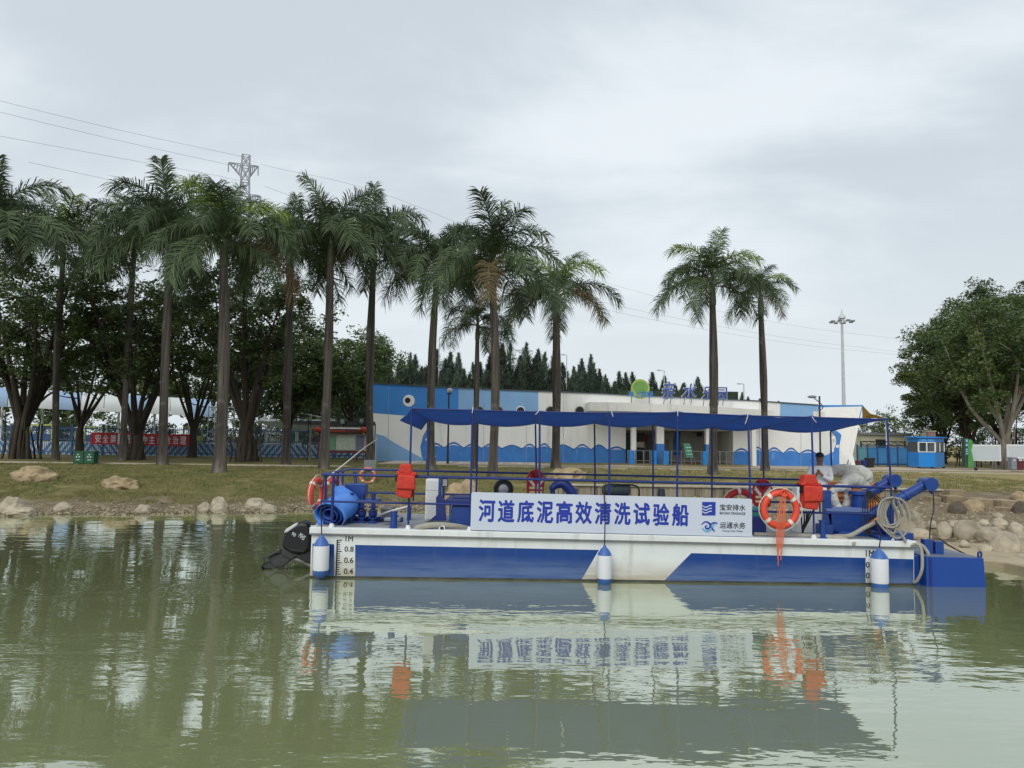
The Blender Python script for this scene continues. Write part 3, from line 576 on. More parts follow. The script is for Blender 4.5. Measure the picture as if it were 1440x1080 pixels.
def branchy(root, H, R, seed, bark, leafm, n_limbs=7, crown_base=0.35, roots=True, per=34, leaf=0.13, trunk_r=0.4, n_clump=120, squash=1.0, limb_vis=1.0, cr=0.75, offset=(0, 0), leaf_base=None):
    """trunk, limbs and crown under root (local coordinates)"""
    rs = random.Random(seed); fork = H*crown_base; leaf_base = leaf_base or crown_base
    tb = MB()
    tb.tube(arc([(0, 0, -0.15), (rs.uniform(-.15, .15), 0, fork*0.5), (0, 0, fork)], 8), [trunk_r*f*(0.78 if roots else 1) for f in (1.25, 1.0, 0.9, 0.82, 0.76, 0.7, 0.64, 0.58, 0.5)], 10)
    if roots:                                    # fused and free-hanging aerial roots round the stem
        for k in range(20):
            a = k*0.93+rs.random()*0.5; free = k % 3 == 0; r0 = trunk_r*(rs.uniform(1.3, 2.1) if free else rs.uniform(0.6, 1.15)); r1 = trunk_r*(rs.uniform(.9, 1.9) if free else rs.uniform(0.2, 0.55)); zt = fork*rs.uniform(0.5, 1.25)
            th = trunk_r*(rs.uniform(.06, .11) if free else rs.uniform(.14, .27)); w1, w2 = rs.uniform(-.14, .14), rs.uniform(-.14, .14)
            tb.tube(arc([(r0*math.cos(a), r0*math.sin(a), -0.15), (r0*0.85*math.cos(a+.1)+w1, r0*0.85*math.sin(a+.1)+w2, zt*0.4), (r1*math.cos(a+.2), r1*math.sin(a+.2), zt)], 8), [th*f for f in (1.4, 1.05, .95, 1.0, .85, .9, .75, .7, .6)], 7)
    tb.build('trunk', bark, root, smooth=60)
    tips = []
    for k in range(n_limbs):
        a = 2*math.pi*k/n_limbs+rs.uniform(-.4, .4); reach = R*rs.uniform(0.45, 0.85); top = H*rs.uniform(0.6, 0.92)
        s0 = Vector((0, 0, fork*rs.uniform(0.5, 0.95))); e = Vector((reach*math.cos(a)+offset[0]*0.6, reach*math.sin(a)+offset[1]*0.6, top))
        mid = s0.lerp(e, 0.45)+Vector((rs.uniform(-.5, .5), rs.uniform(-.5, .5), rs.uniform(-.3, .5)))
        pth = arc([s0, mid, e], 10); lb = MB(); lb.tube(pth, [trunk_r*0.36*limb_vis*(1-0.085*i) for i in range(len(pth))], 7)
        for q in range(4):
            st = pth[rs.randrange(3, len(pth)-1)]; ee = st+Vector((rs.uniform(-1, 1)*R*0.4, rs.uniform(-1, 1)*R*0.4, rs.uniform(0.2, 1)*H*0.16)); md = st.lerp(ee, 0.5)+Vector((rs.uniform(-.3, .3), 0, rs.uniform(-.2, .3)))
            pp = arc([st, md, ee], 6); lb.tube(pp, [trunk_r*0.15*limb_vis*(1-0.12*i) for i in range(len(pp))], 5, caps=False); tips.append(ee)
        lb.build('limb', bark, root, smooth=60); tips.append(e)
    cl = []
    zc = H*(1+leaf_base)/2; rz = H*(1-leaf_base)/2*1.02
    while len(cl) < n_clump:
        if rs.random() < 0.35 and tips:
            t = rs.choice(tips); c = t+Vector((rs.gauss(0, .5), rs.gauss(0, .5), rs.gauss(0, .4)))
        else:
            d = Vector((rs.gauss(0, 1), rs.gauss(0, 1), rs.gauss(0, 1))).normalized()*(rs.random()**0.33)
            lump = 1+0.22*mnoise.noise(d*2.2+Vector((seed, 0, 0)))
            c = Vector((d.x*R*lump+offset[0], d.y*R*lump+offset[1], zc+d.z*rz*squash*lump))
            if c.z < H*leaf_base: continue
        cl.append((c.x, c.y, c.z, rs.uniform(0.55, 1.15)*cr))
    link('crown', leaf_cloud('crown', cl, per, leaf, seed, leafm), leafm, root)
    return root
def tree(u, vb, Y, H, R, label, seed, bark=BARK, leafm=LEAF_D, cat='tree', group=None, name='banyan_tree', **k):
    p = P(u, vb, Y); g = Gz(p.x, Y)
    r = empty(name, (p.x, Y, g), (0, 0, random.Random(seed).uniform(0, 6)), label, cat, group)
    return branchy(r, H, R, seed, bark, leafm, **k)
BG = 'banyans behind the palm row'
K = dict(per=100, leaf=0.125, cr=0.85)
tree(28, 645, 47, 13.2, 5.6, 'thick multi-stemmed banyan at the left edge behind the rocks', 21, group=BG, trunk_r=0.62, n_clump=230, crown_base=0.2, leaf_base=0.36, n_limbs=9, **K)
tree(190, 645, 48, 12.6, 5.2, 'banyan with splayed dark stems behind the red banner', 22, group=BG, trunk_r=0.5, n_clump=190, crown_base=0.17, leaf_base=0.38, n_limbs=9, **K)
tree(345, 645, 47, 12.4, 4.9, 'banyan with hanging roots between the pale palm and the dark palm', 23, group=BG, trunk_r=0.58, n_clump=210, crown_base=0.2, leaf_base=0.36, n_limbs=9, **K)
tree(112, 640, 54, 13.0, 5.2, 'banyan farther back between the left edge banyan and the banner', 24, group=BG, trunk_r=0.34, n_clump=120, roots=False, crown_base=0.2, leaf_base=0.36, **K)
tree(270, 640, 54, 12.6, 5.0, 'banyan farther back behind the right end of the red banner', 25, group=BG, trunk_r=0.34, n_clump=120, roots=False, crown_base=0.2, leaf_base=0.36, **K)
tree(405, 640, 58, 10.8, 3.8, 'small dense tree behind the dark palm and the white tent', 26, group=BG, trunk_r=0.28, n_clump=220, roots=False, crown_base=0.25, **K)
tree(492, 640, 58, 9.9, 4.0, 'round-headed tree overhanging the left end of the whale building', 27, trunk_r=0.28, n_clump=210, roots=False, crown_base=0.4, **K).rotation_euler = (0, 0, 0)
# right-hand grove
K = dict(per=120, leaf=0.115, cr=0.85)
GR = 'large banyans at the right edge'
tree(1415, 655, 50, 11.4, 4.8, 'banyan with a pale forked trunk standing before the white billboards', 31, bark=BARK_L, leafm=LEAF_M, group=GR, trunk_r=0.42, n_clump=250, crown_base=0.24, leaf_base=0.4, limb_vis=1.1, **K)
tree(1362, 650, 57, 11.6, 4.6, 'banyan behind the blue kiosk forming the left shoulder of the grove', 32, bark=BARK, leafm=LEAF_M, group=GR, trunk_r=0.42, n_clump=320, crown_base=0.18, leaf_base=0.25, **K)
tree(1415, 650, 62, 14.6, 5.8, 'tallest banyan at the back of the right-hand grove', 33, bark=BARK, leafm=LEAF_M, group=GR, trunk_r=0.6, n_clump=400, crown_base=0.25, **K)
tree(1475, 650, 56, 13.5, 5.8, 'banyan at the right edge of the picture, trunk out of frame', 34, bark=BARK, leafm=LEAF_M, group=GR, trunk_r=0.6, n_clump=360, crown_base=0.22, **K)
tree(1327, 650, 64, 10.0, 3.1, 'low outer tree at the left foot of the right-hand grove', 35, bark=BARK, leafm=LEAF_M, group=GR, trunk_r=0.3, n_clump=240, crown_base=0.16, roots=False, **K)

# ------------------------------------------------------------------ far wood of slender casuarinas
CAS = mat('hazed_casuarina_needles', C('42534a'), 0.8, 0.0, 0.35, col2=C('5c6c5a'), rnd=0.38)  # distance haze is put into the colour, so the green is paler
def cas_mesh(H, R, seed):
    """several leaders in one ragged, feathery crown"""
    rg = np.random.RandomState(seed); Vs = []
    lead = [(0, 0, 1.0, 1.0)]+[(R*0.75*math.cos(a), R*0.75*math.sin(a), rg.uniform(.66, .93), rg.uniform(.45, .7)) for a in rg.uniform(0, 6.28, rg.randint(2, 5))]
    for lx, ly, lh, lr in lead:
        n = int(2600*lr); t = rg.rand(n)**0.8
        prof = np.interp(t, [0, 0.12, 0.4, 0.7, 0.86, 0.94, 1.0], [0.8, 1.0, 0.9, 0.58, 0.28, 0.12, 0.015])
        a = rg.rand(n)*6.283; lump = (0.75+0.3*rg.rand(n))*(1+0.3*np.sin(a*3+t*13+seed)+0.25*np.sin(t*41+a)); r = R*lr*prof*lump*np.sqrt(rg.rand(n)*0.8+0.2)
        c = np.stack([lx+r*np.cos(a)+0.25*np.sin(t*5+seed), ly+r*np.sin(a), lh*H*(0.1+0.9*t)], 1)
        ax = np.stack([np.cos(a)*0.7, np.sin(a)*0.7, 0.5+0.5*rg.rand(n)], 1)+rg.normal(size=(n, 3))*0.35
        bx = np.stack([-np.sin(a), np.cos(a), np.zeros(n)], 1)+rg.normal(size=(n, 3))*0.3
        s = (0.22+0.3*rg.rand(n))[:, None]*(0.55+0.45*prof[:, None])
        Vs.append(np.stack([c-ax*s*0.6, c+bx*s*0.2, c+ax*s, c-bx*s*0.2], 1).reshape(-1, 3))
    V = np.concatenate(Vs); Fq = np.arange(len(V)).reshape(-1, 4)
    me = bpy.data.meshes.new('crown'); me.from_pydata(V.tolist(), [], Fq.tolist()); me.update(); me.materials.append(CAS); return me
CM = [cas_mesh(11.0, 1.7+0.25*(s % 3), s) for s in range(8)]
tk = MB(); tk.tube([(0, 0, -0.3), (0, 0, 5), (0, 0, 10)], [0.2, 0.13, 0.03], 6); tko = tk.build('trunk', BARK); TKM = tko.data; bpy.data.objects.remove(tko)
sil = [(420, 520), (470, 470), (500, 486), (545, 500), (590, 503), (620, 497), (650, 500), (690, 494), (725, 488), (760, 486), (790, 506), (812, 512), (838, 506), (868, 514), (884, 506), (905, 534), (935, 536), (968, 534), (990, 540), (1020, 552), (1050, 545), (1080, 560), (1105, 563)]
rs = random.Random(5); k = 0
for row, (Y, step, dv) in enumerate(((104, 11.5, 16), (118, 12, 0))):
    u = 425
    while u < (1098 if row == 0 else 1106):
        v = interp(u, sil)+dv+rs.uniform(-10, 24); p = P(u, v, Y); g = 1.05; h = p.z-g
        r = empty('casuarina_tree', (p.x, Y+rs.uniform(-3, 3), g), (0, 0, rs.uniform(0, 6)), 'slender dark conifer-like tree in the wood behind the whale building', 'tree', 'casuarinas behind the building')
        s = max(0.35, h/11.0); w_ = min(1.3, max(0.9, s))*rs.uniform(0.85, 1.2)
        inst('trunk', TKM, r, sc=(1, 1, s)); inst('crown', rs.choice(CM), r, sc=(w_, w_, s)); u += step*rs.uniform(0.7, 1.3); k += 1

# hedges and background trees behind the left fence
def bush(u, v, Y, W, Hh, label, seed, leafm=LEAF_B, group=None):
    p = P(u, v, Y); g = Gz(p.x, Y); r = empty('bush', (p.x, Y, g), (0, 0, 0), label, 'bush', group); rs = random.Random(seed)
    cl = [(rs.uniform(-W/2, W/2), rs.uniform(-0.8, 0.8), rs.uniform(0.15, 1)*Hh*(0.75+0.25*mnoise.noise((seed, _*0.3, 0))), rs.uniform(.35, .7)) for _ in range(int(W*Hh*3.2)+10)]
    link('foliage', leaf_cloud('foliage', cl, 26, 0.13, seed, leafm), leafm, r)
    st = MB()
    for q in range(5): x = rs.uniform(-W/2.5, W/2.5); st = MB(); st.tube([(x, 0, -0.1), (x+rs.uniform(-.3, .3), 0, Hh*0.7)], [0.05, 0.02], 5); st.build('stem', BARK, r)
HG = 'hedge behind the left fence'
for i, (u, w_, h_) in enumerate(((-5, 6, 3.6), (60, 6, 3.9), (120, 6, 3.5), (185, 6, 3.7), (250, 6, 3.6), (312, 6, 3.2), (372, 6, 3.5), (430, 6, 4.2))):
    bush(u, 640, 72+(i % 3), w_, h_, ['green bush behind the fence at the left edge', 'green bush behind the fence by the slim palm', 'green bush behind the fence above the green bin', 'green bush behind the fence at the middle banyan', 'green bush behind the fence above the banner end', 'green bush behind the fence beside the pale palm', 'green bush behind the fence left of the white tent', 'green bush behind the fence right of the white tent'][i], 40+i, group=HG)
for i, (u, w_, h_, lb_) in enumerate(((1300, 5, 3.0, 'dark shrub mass behind the kiosk'), (1345, 6, 4.0, 'dark shrub mass behind the green totem'), (1395, 6, 4.4, 'dark shrub mass behind the left billboard'), (1450, 6, 4.2, 'dark shrub mass behind the right billboard'))):
    bush(u, 648, 70+i % 2, w_, h_, lb_, 80+i, LEAF_D, 'shrubs under the right-hand grove')
BT = 'background trees at left'
for i, (u, h_, r_, lb) in enumerate(((-20, 13, 5.5, 'far green tree at the left edge beyond the curved shelter'), (85, 12, 5, 'far green tree beyond the shelter behind the slim palm'), (180, 12.5, 5, 'far green tree beyond the shelter behind the middle banyan'), (275, 11.5, 5, 'far green tree beyond the shelter end'), (365, 11, 4.8, 'far green tree behind the scaffold'), (440, 10.5, 4.2, 'far green tree behind the notice board'))):
    tree(u, 640, 84, h_, r_, lb, 60+i, leafm=LEAF_D, group=BT, name='broadleaf_tree', roots=False, n_clump=130, per=50, leaf=0.24, cr=1.1, crown_base=0.12, trunk_r=0.3)
tree(1262, 645, 80, 5.5, 2.6, 'small loose tree behind the blue fence by the kiosk', 71, leafm=LEAF_B, name='broadleaf_tree', roots=False, n_clump=60, per=26, leaf=0.15, crown_base=0.2, trunk_r=0.14)
tree(1235, 645, 86, 4.6, 2.4, 'low tree under the yellow sail behind the blue fence', 72, leafm=LEAF_B, name='broadleaf_tree', roots=False, n_clump=50, per=26, leaf=0.15, crown_base=0.2, trunk_r=0.14)
# ------------------------------------------------------------------ world-coordinate building under a placed root
def rootloc(o):
    l = Vector((0, 0, 0))
    while o is not None: l += o.location; o = o.parent
    return l
def wb(mb, name, m, parent, smooth=False, bevel=0.0, kind=None):
    l = rootloc(parent); mb.v = [(p[0]-l.x, p[1]-l.y, p[2]-l.z) for p in mb.v]
    return mb.build(name, m, parent, smooth, bevel, kind)
def wtext(name, body, x0, x1, z0, z1, y, m, parent, **k):
    l = rootloc(parent); return text(name, body, x0-l.x, x1-l.x, z0-l.z, z1-l.z, y-l.y, m, parent, **k)
GZ = 1.07
# ------------------------------------------------------------------ whale building
W_WHITE = mat('building_white', C('ebebe7'), 0.75, 0.03, 0.5, patch=(C('b9b9b2'), 0.8, 0.58, 0.85, (1.5, 1, 0.2)))
W_BLUE = mat('mural_blue', C('3f86cf'), 0.7, 0.06, 0.8)
W_PALE = mat('mural_pale_blue', C('87b2dd'), 0.7, 0.05, 0.8)
W_WAVE = mat('mural_wave_blue', C('4380c8'), 0.7, 0.10, 1.5, patch=(C('6fa0d8'), 1.5, 0.60, 0.70, (2.5, 1, 0.6)))
W_WAVED = mat('mural_wave_outline', C('2f62a8'), 0.7, 0.06, 1.5)
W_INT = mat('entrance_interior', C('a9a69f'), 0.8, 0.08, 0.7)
W_DARK = mat('dark_opening', C('20262b'), 0.4, 0.2, 2)
WY = 52.0
bl = empty('whale_building', (P(860, 650, WY).x, WY, GZ), (0, 0, 0), 'long white and blue building painted as a whale with waves, behind the palms', 'building')
def w(u, v, dy=0.0): p = P(u, v, WY); return (p.x, p.z)
def wpoly(name, uv, m, d0, d1, parent=None, bevel=0):
    mb = MB(); mb.prism([w(*q) for q in uv], WY+d0, WY+d1); return wb(mb, name, m, parent or bl, bevel=bevel)
def vb(u): return 649.2+(u-530)*0.0131+3.0      # just below the pavement
def top(u): return interp(u, [(515, 539), (560, 541), (620, 545), (700, 548.5), (800, 552), (880, 556), (960, 559.5), (1060, 564), (1100, 566.5), (1150, 570)])
TOPS = [515, 545, 570, 600, 640, 700, 757, 800, 840, 880]
wall = wpoly('wall', [(u, top(u)) for u in TOPS]+[(880, vb(880)), (528, vb(528)), (521, 600), (516, 560)], W_WHITE, 0, 0.4)
wpoly('wall', [(880, top(880)), (960, top(960)), (1031, top(1031)), (1031, 578), (880, 574)], W_WHITE, 0, 0.4)
wpoly('wall', [(1031, top(1031)), (1100, top(1100)), (1150, top(1150)), (1150, vb(1150)), (1031, vb(1031))], W_WHITE, 0, 0.4)
# right wing: turned a little towards the water, leaning end
a = P(1150, 570, WY); b = P(1213, 570, WY-1.2); c_ = P(1196, 657, WY-1.2); d_ = P(1150, 659, WY)
mb = MB(); mb.extr([a, b, c_, d_], (0, 0.4, 0)); wing = wb(mb, 'wing_wall', W_WHITE, bl)
a2 = P(1150, 569.6, WY-.004); b2 = P(1213.2, 569.6, WY-1.204); e2 = P(1209, 590, WY-1.204); f2 = P(1150, 600, WY-.004); 
mb = MB(); mb.extr([a2, b2, e2, P(1188, 604, WY-0.77), f2], (0, -0.004, 0)); wb(mb, 'painted_panel', W_BLUE, wing)
mb = MB(); mb.extr([P(1181, 658.5, WY-.62), P(1196, 657, WY-1.21), P(1203, 622, WY-1.21), P(1192, 637, WY-.86)], (0, -0.004, 0)); wb(mb, 'painted_belly', W_PALE, wing)
for nm, u0, v0 in (('whale_eye', 1190, 590),):
    q = P(u0, v0, WY-0.82); mb = MB(); mb.lathe([(0.26, 0), (0.26, 0.02)], 20, Matrix.Translation(q) @ Matrix.Rotation(math.pi/2, 4, 'X')); e_ = wb(mb, nm, W_WHITE, wing)
    mb = MB(); mb.lathe([(0.13, 0.02), (0.13, 0.03)], 16, Matrix.Translation(q+Vector((0.02, 0, 0))) @ Matrix.Rotation(math.pi/2, 4, 'X')); wb(mb, 'pupil', BLACK, e_)
# painted areas lie a few millimetres proud of the render
S = -0.004
wpoly('painted_head', [(u, top(u)+0.4) for u in (516, 545, 570, 600, 645)]+[(645, 592), (590, 586), (527, 581), (519, 579)], W_BLUE, S-0.004, S)
wpoly('painted_back', [(645.3, top(645)+0.4), (700, top(700)+.4), (757, top(757)+0.4), (757, 592.5), (645.3, 592.5)], W_PALE, S-0.004, S)
wpoly('painted_back', [(1097, top(1097)+0.4), (1149.5, top(1150)+.4), (1149.5, 605), (1097, 598)], W_PALE, S-0.004, S)
wpoly('painted_belly', [(529, 652), (529, 610), (540, 613), (552, 621), (566, 629), (582, 638), (597, 646), (597, 652.5)], W_PALE, S-0.004, S)
q = P(575, 563.5, WY); mb = MB(); mb.lathe([(0.40, 0), (0.40, 0.02)], 28, Matrix.Translation((q.x, WY-0.008, q.z)) @ Matrix.Rotation(math.pi/2, 4, 'X')); ey = wb(mb, 'whale_eye', W_WHITE, bl)
mb = MB(); mb.lathe([(0.19, 0), (0.19, 0.012)], 20, Matrix.Translation((q.x-0.08, WY-0.03, q.z+0.02)) @ Matrix.Rotation(math.pi/2, 4, 'X')); wb(mb, 'pupil', BLACK, ey)
def wave(u0, u1, base_v, amp, seed, parent=bl):
    rs = random.Random(seed); pts = []; u = u0; hi = False
    crest = [u0]
    while crest[-1] < u1-8: crest.append(crest[-1]+rs.uniform(20, 34))
    crest[-1] = u1
    line = []
    for a_, b_ in zip(crest, crest[1:]):
        h = amp*rs.uniform(0.6, 1.25)
        for k in range(10): t = k/10; line.append((a_+(b_-a_)*t, base_v+(a_+(b_-a_)*t-u0)*0.0131-h*(math.sin(math.pi*t)**1.3)))
    line.append((u1, base_v+(u1-u0)*0.0131))
    wpoly('painted_wave', line+[(u1, vb(u1)), (u0, vb(u0))], W_WAVE, S-0.004, S, parent)
    wpoly('wave_outline', [(x, y-1.1) for x, y in line]+[(x, y+0.5) for x, y in reversed(line)], W_WAVED, S-0.009, S-0.005, parent)
    foam = []
    for i in range(0, len(line)-1, 10):
        sg = line[i+2:i+9]
        if len(sg) > 4 and rs.random() < 0.8: wpoly('wave_foam', [(x, y+1.6) for x, y in sg]+[(x, y+1.6+1.5*math.sin(math.pi*j/(len(sg)-1))) for j, (x, y) in reversed(list(enumerate(sg)))][1:-1], W_WHITE, S-0.009, S-0.005, parent)
wave(601, 880, 629.5, 6.5, 3); wave(1031, 1149, 637, 7, 4)
# curling splash at the head and at the tail
def splash(u0, v0, s, flip, d, parent):
    k = -1 if flip else 1
    uv = [(0, 0), (-6, -10), (-8, -24), (-4, -40), (3, -52), (8, -56), (5, -46), (6, -36), (12, -28), (9, -22), (15, -18), (12, -12), (20, -10), (20, 0)]
    wpoly('painted_splash', [(u0+k*x*s, v0+y*s) for x, y in uv], W_WAVE, d-0.004, d, parent)
    for dx_, dy_ in ((8, -20), (4, -34), (12, -8)): wpoly('wave_foam', [(u0+k*(dx_+x)*s, v0+(dy_+y)*s) for x, y in ((-5, 0), (-2, -5), (2, -3), (1, 1), (-2, 2))], W_WHITE, d-0.009, d-0.005, parent)
splash(599, 652, 0.98, False, S-0.012, bl)
cv = arc([Vector((u, v, 0)) for u, v in ((1173, 659), (1179, 640), (1180, 625), (1176, 612), (1169, 606), (1161, 605))], 20); cv2 = arc([Vector((u, v, 0)) for u, v in ((1163, 607), (1168, 611), (1170, 620), (1168, 630), (1162, 637), (1155, 640), (1149, 641))], 20)
wpoly('painted_splash', [(p.x, p.y) for p in cv]+[(p.x, p.y) for p in cv2]+[(1149, 658)], W_WAVE, -0.8, -0.62, bl)
for uu, vv in ((1166, 616), (1171, 628), (1164, 634)): wpoly('wave_foam', [(uu-3, vv), (uu-1, vv-3), (uu+2, vv-2), (uu+1, vv+1), (uu-1, vv+2)], W_WHITE, -0.81, -0.803, bl)
# wall seams, roof coping, portholes
for u in (546, 680, 740, 792, 1068, 1126): wpoly('wall_seam', [(u, top(u)+1), (u+0.5, top(u)+1), (u+0.5, vb(u)-3.5), (u, vb(u)-3.5)], mat('seam', C('9fa6a8'), 0.8) if u == 546 else bpy.data.materials['seam'], -0.016, -0.012)
COPE = mat('roof_coping', C('4a5158'), 0.7, 0.15, 2)
cu = [520, 600, 700, 800, 880, 960, 1060, 1150]
wpoly('roof_coping', [(u, top(u)-1.3) for u in cu]+[(u, top(u)+0.1) for u in reversed(cu)], COPE, -0.08, 0.55)
for u in (674, 701, 732, 774, 815, 846):
    q = P(u, 577.5, WY); ring = MB(); M = Matrix.Translation((q.x, WY-0.01, q.z)) @ Matrix.Rotation(math.pi/2, 4, 'X'); ring.lathe([(0.31, 0), (0.31, 0.05), (0.27, 0.07)], 20, M); rg_ = wb(ring, 'porthole', STEEL if u != 732 else W_WHITE, bl)
    gl = MB(); gl.lathe([(0.25, 0.07), (0.25, 0.08)], 20, M); wb(gl, 'porthole_glass', W_DARK, rg_)
# body behind the wall and the entrance recess
mb = MB(); x0 = P(520, 600, WY).x; x1 = P(880, 600, WY).x; mb.box(x0+.6, x1-.02, WY+0.42, WY+11, GZ-0.1, 5.0); wb(mb, 'rear_block', W_WHITE, bl)
mb = MB(); x2 = P(1031, 600, WY).x; x3 = P(1150, 600, WY).x; mb.box(x2+.02, x3+1.5, WY+0.42, WY+11, GZ-0.1, 4.9); wb(mb, 'rear_block', W_WHITE, bl)
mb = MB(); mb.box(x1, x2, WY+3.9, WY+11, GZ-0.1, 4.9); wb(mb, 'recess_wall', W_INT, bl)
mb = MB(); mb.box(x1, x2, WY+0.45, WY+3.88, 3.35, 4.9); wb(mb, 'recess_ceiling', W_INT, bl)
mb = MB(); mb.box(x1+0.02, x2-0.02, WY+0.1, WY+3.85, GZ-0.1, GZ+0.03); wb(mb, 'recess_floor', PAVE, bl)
for u0, u1 in ((880.5, 888), (896, 907)): q0, q1 = P(u0, 620, WY+3.85).x, P(u1, 620, WY+3.85).x; mb = MB(); mb.box(q0, q1, WY+3.82, WY+3.87, GZ+.05, 3.2); wb(mb, 'doorway', W_DARK, bl)
q0, q1 = P(894, 620, WY+3.8).x, P(906, 620, WY+3.8).x
mb = MB(); mb.box(q0, q1, WY+3.72, WY+3.8, 2.15, 2.55); wb(mb, 'lit_view_panel', mat('lit_view_colour', C('e6e0cf'), 0.6, 0.25, 2), bl)  # solid pale panel; the lit view beyond is put into its colour
mb = MB(); mb.box(P(908, 600, 55).x, P(911, 600, 55).x, WY+3.75, WY+3.88, 2.5, 3.05); wb(mb, 'red_notice', mat('red_notice', C('8f1f28'), 0.6), bl)
mb = MB(); mb.box(P(912, 600, 55).x, P(920, 600, 55).x, WY+3.7, WY+3.88, GZ+.03, 3.1); wb(mb, 'side_door', mat('brown_door', C('5d5650'), 0.6), bl)
mb = MB(); mb.box(P(937, 600, 55).x, P(944, 600, 55).x, WY+3.8, WY+3.88, 1.95, 2.75); wb(mb, 'wall_poster', mat('grey_poster', C('8d8a86'), 0.6, 0.4, 3), bl)
mb = MB(); mb.extr([P(u, v, WY+3.85) for u, v in ((948, 640), (947, 622), (950, 605), (954, 597), (957, 606), (956, 622), (960, 640))], (0, -0.03, 0)); wb(mb, 'mural_figure', mat('mural_teal', C('2c6ba0'), 0.6, 0.3, 2), bl)
mb = MB(); mb.box(P(984, 600, 55).x, P(990, 600, 55).x, WY+3.6, WY+3.88, 3.0, 3.3); wb(mb, 'speaker_box', BLACK, bl)
for u0, u1, dk in ((887, 894, 0), (922.5, 933, 1), (991.5, 997.5, 1), (1056, 1062, 0)):
    q0, q1 = P(u0, 620, WY-0.9).x, P(u1, 620, WY-0.9).x
    mb = MB(); mb.box(q0, q1, WY-1.15, WY-0.7, GZ-0.05, 4.05); cl_ = wb(mb, 'column', W_WHITE, bl, bevel=0.02)
    if dk: mb = MB(); mb.box(q0-0.006, q1+0.006, WY-1.156, WY-0.694, GZ-0.05, 2.45); wb(mb, 'column_dado', W_WAVE, cl_)
# entrance slab
mb = MB(); L_ = P(828, 565.5, 49.6); R1 = P(1087, 577.5, 50.4); 
pl = [P(828, 565.3, 49.6), P(880, 566.2, 49.3), P(960, 569.5, 49.3), P(1030, 573.5, 49.8), P(1088, 577.5, 50.4)]; bt = [P(828, 577.5, 49.6), P(880, 578.3, 49.3), P(960, 581, 49.3), P(1030, 583.2, 49.8), P(1088, 584.5, 50.4)]
for i in range(4):
    mb.hexa([bt[i], bt[i+1], Vector((bt[i+1].x, WY-0.02, bt[i+1].z)), Vector((bt[i].x, WY-0.02, bt[i].z)), pl[i], pl[i+1], Vector((pl[i+1].x, WY-0.02, pl[i+1].z)), Vector((pl[i].x, WY-0.02, pl[i].z))])
wb(mb, 'entrance_canopy', mat('canopy_white', C('e6e6e1'), 0.7, 0.05, 0.6, patch=(C('a9a79d'), 1, 0.55, 0.8, (1, 1, .4))), bl)
mb = MB(); mb.box(P(872, 550, WY+1).x, P(1038, 550, WY+1).x, WY+1.0, WY+1.5, 5.55, 6.1); wb(mb, 'roof_planter', mat('planter_green', C('33402f'), 0.9, 0.4, 3, bump=0.8), bl)

# rooftop lettering on stilts
SIGN = mat('sign_blue', C('4c60a6'), 0.4, 0.08, 2); SIGN_W = mat('sign_edge_white', C('d4dae2'), 0.5, 0.05, 2)
sg = empty('rooftop_sign', (P(960, 565, 50.6).x, 50.6, P(960, 570, 50.6).z), (0, 0, 0), 'blue Chinese lettering on stilts above the entrance canopy', 'sign')
for ch, u0, u1, v0, v1, sh_ in (('亲', 931, 949, 537, 561, 0.15), ('水', 959, 979, 540, 560, 0.2), ('乐', 987, 1004, 543, 562, 0.2), ('园', 1009, 1022, 545, 561, 0.0)):
    p0, p1 = P(u0, v1, 50.6), P(u1, v0, 50.6)
    g_ = wtext('letter', ch, p0.x, p1.x, p0.z, p1.z, 50.6, SIGN, sg, bold=0.010, depth=0.05, shear=sh_)
    wtext('letter_edge', ch, p0.x-0.03, p1.x+0.03, p0.z-0.03, p1.z+0.03, 50.68, SIGN_W, g_, bold=0.02, depth=0.06, shear=sh_)
    for du in (0.25, 0.75):
        x = p0.x+(p1.x-p0.x)*du; mb = MB(); mb.tube([(x-0.1, 50.7, p0.z-0.42), (x, 50.7, p0.z+0.2)], 0.025, 6); wb(mb, 'stilt', STEEL, sg)
rb = empty('round_sign_board', (P(901, 570, 50.7).x, 50.7, P(901, 569, 50.7).z), (0, 0, 0), 'round yellow-green board with blue lettering above the entrance', 'sign')
rbm = mat('board_yellow_green', C('a9b85c'), 0.5, 0.1, 2); cc = P(900.5, 547, 50.7); pr = [(0.62*math.cos(t)*1.0, 0.66*math.sin(t)) for t in np.linspace(0, 2*math.pi, 36)[:-1]]
mb = MB(); mb.prism([(cc.x+x, cc.z+y) for x, y in pr], 50.7, 50.78); wb(mb, 'board', rbm, rb)
mb = MB(); mb.prism([(cc.x+x*0.8, cc.z+0.12+y*0.62) for x, y in pr], 50.69, 50.70); wb(mb, 'board_patch', mat('board_green', C('6f9b52'), 0.5, 0.1, 2), rb)
wtext('letter', '海上田园', P(883, 550, 50.6).x, P(918, 550, 50.6).x, P(900, 558.5, 50.6).z, P(900, 550, 50.6).z, 50.66, mat('sign_mid_blue', C('4a86c6'), 0.5), rb, bold=0.018, depth=0.03)
for u in (888, 913): mb = MB(); mb.tube([P(u, 568, 50.75), P(u, 555, 50.75)], 0.03, 6); wb(mb, 'stilt', STEEL, rb)

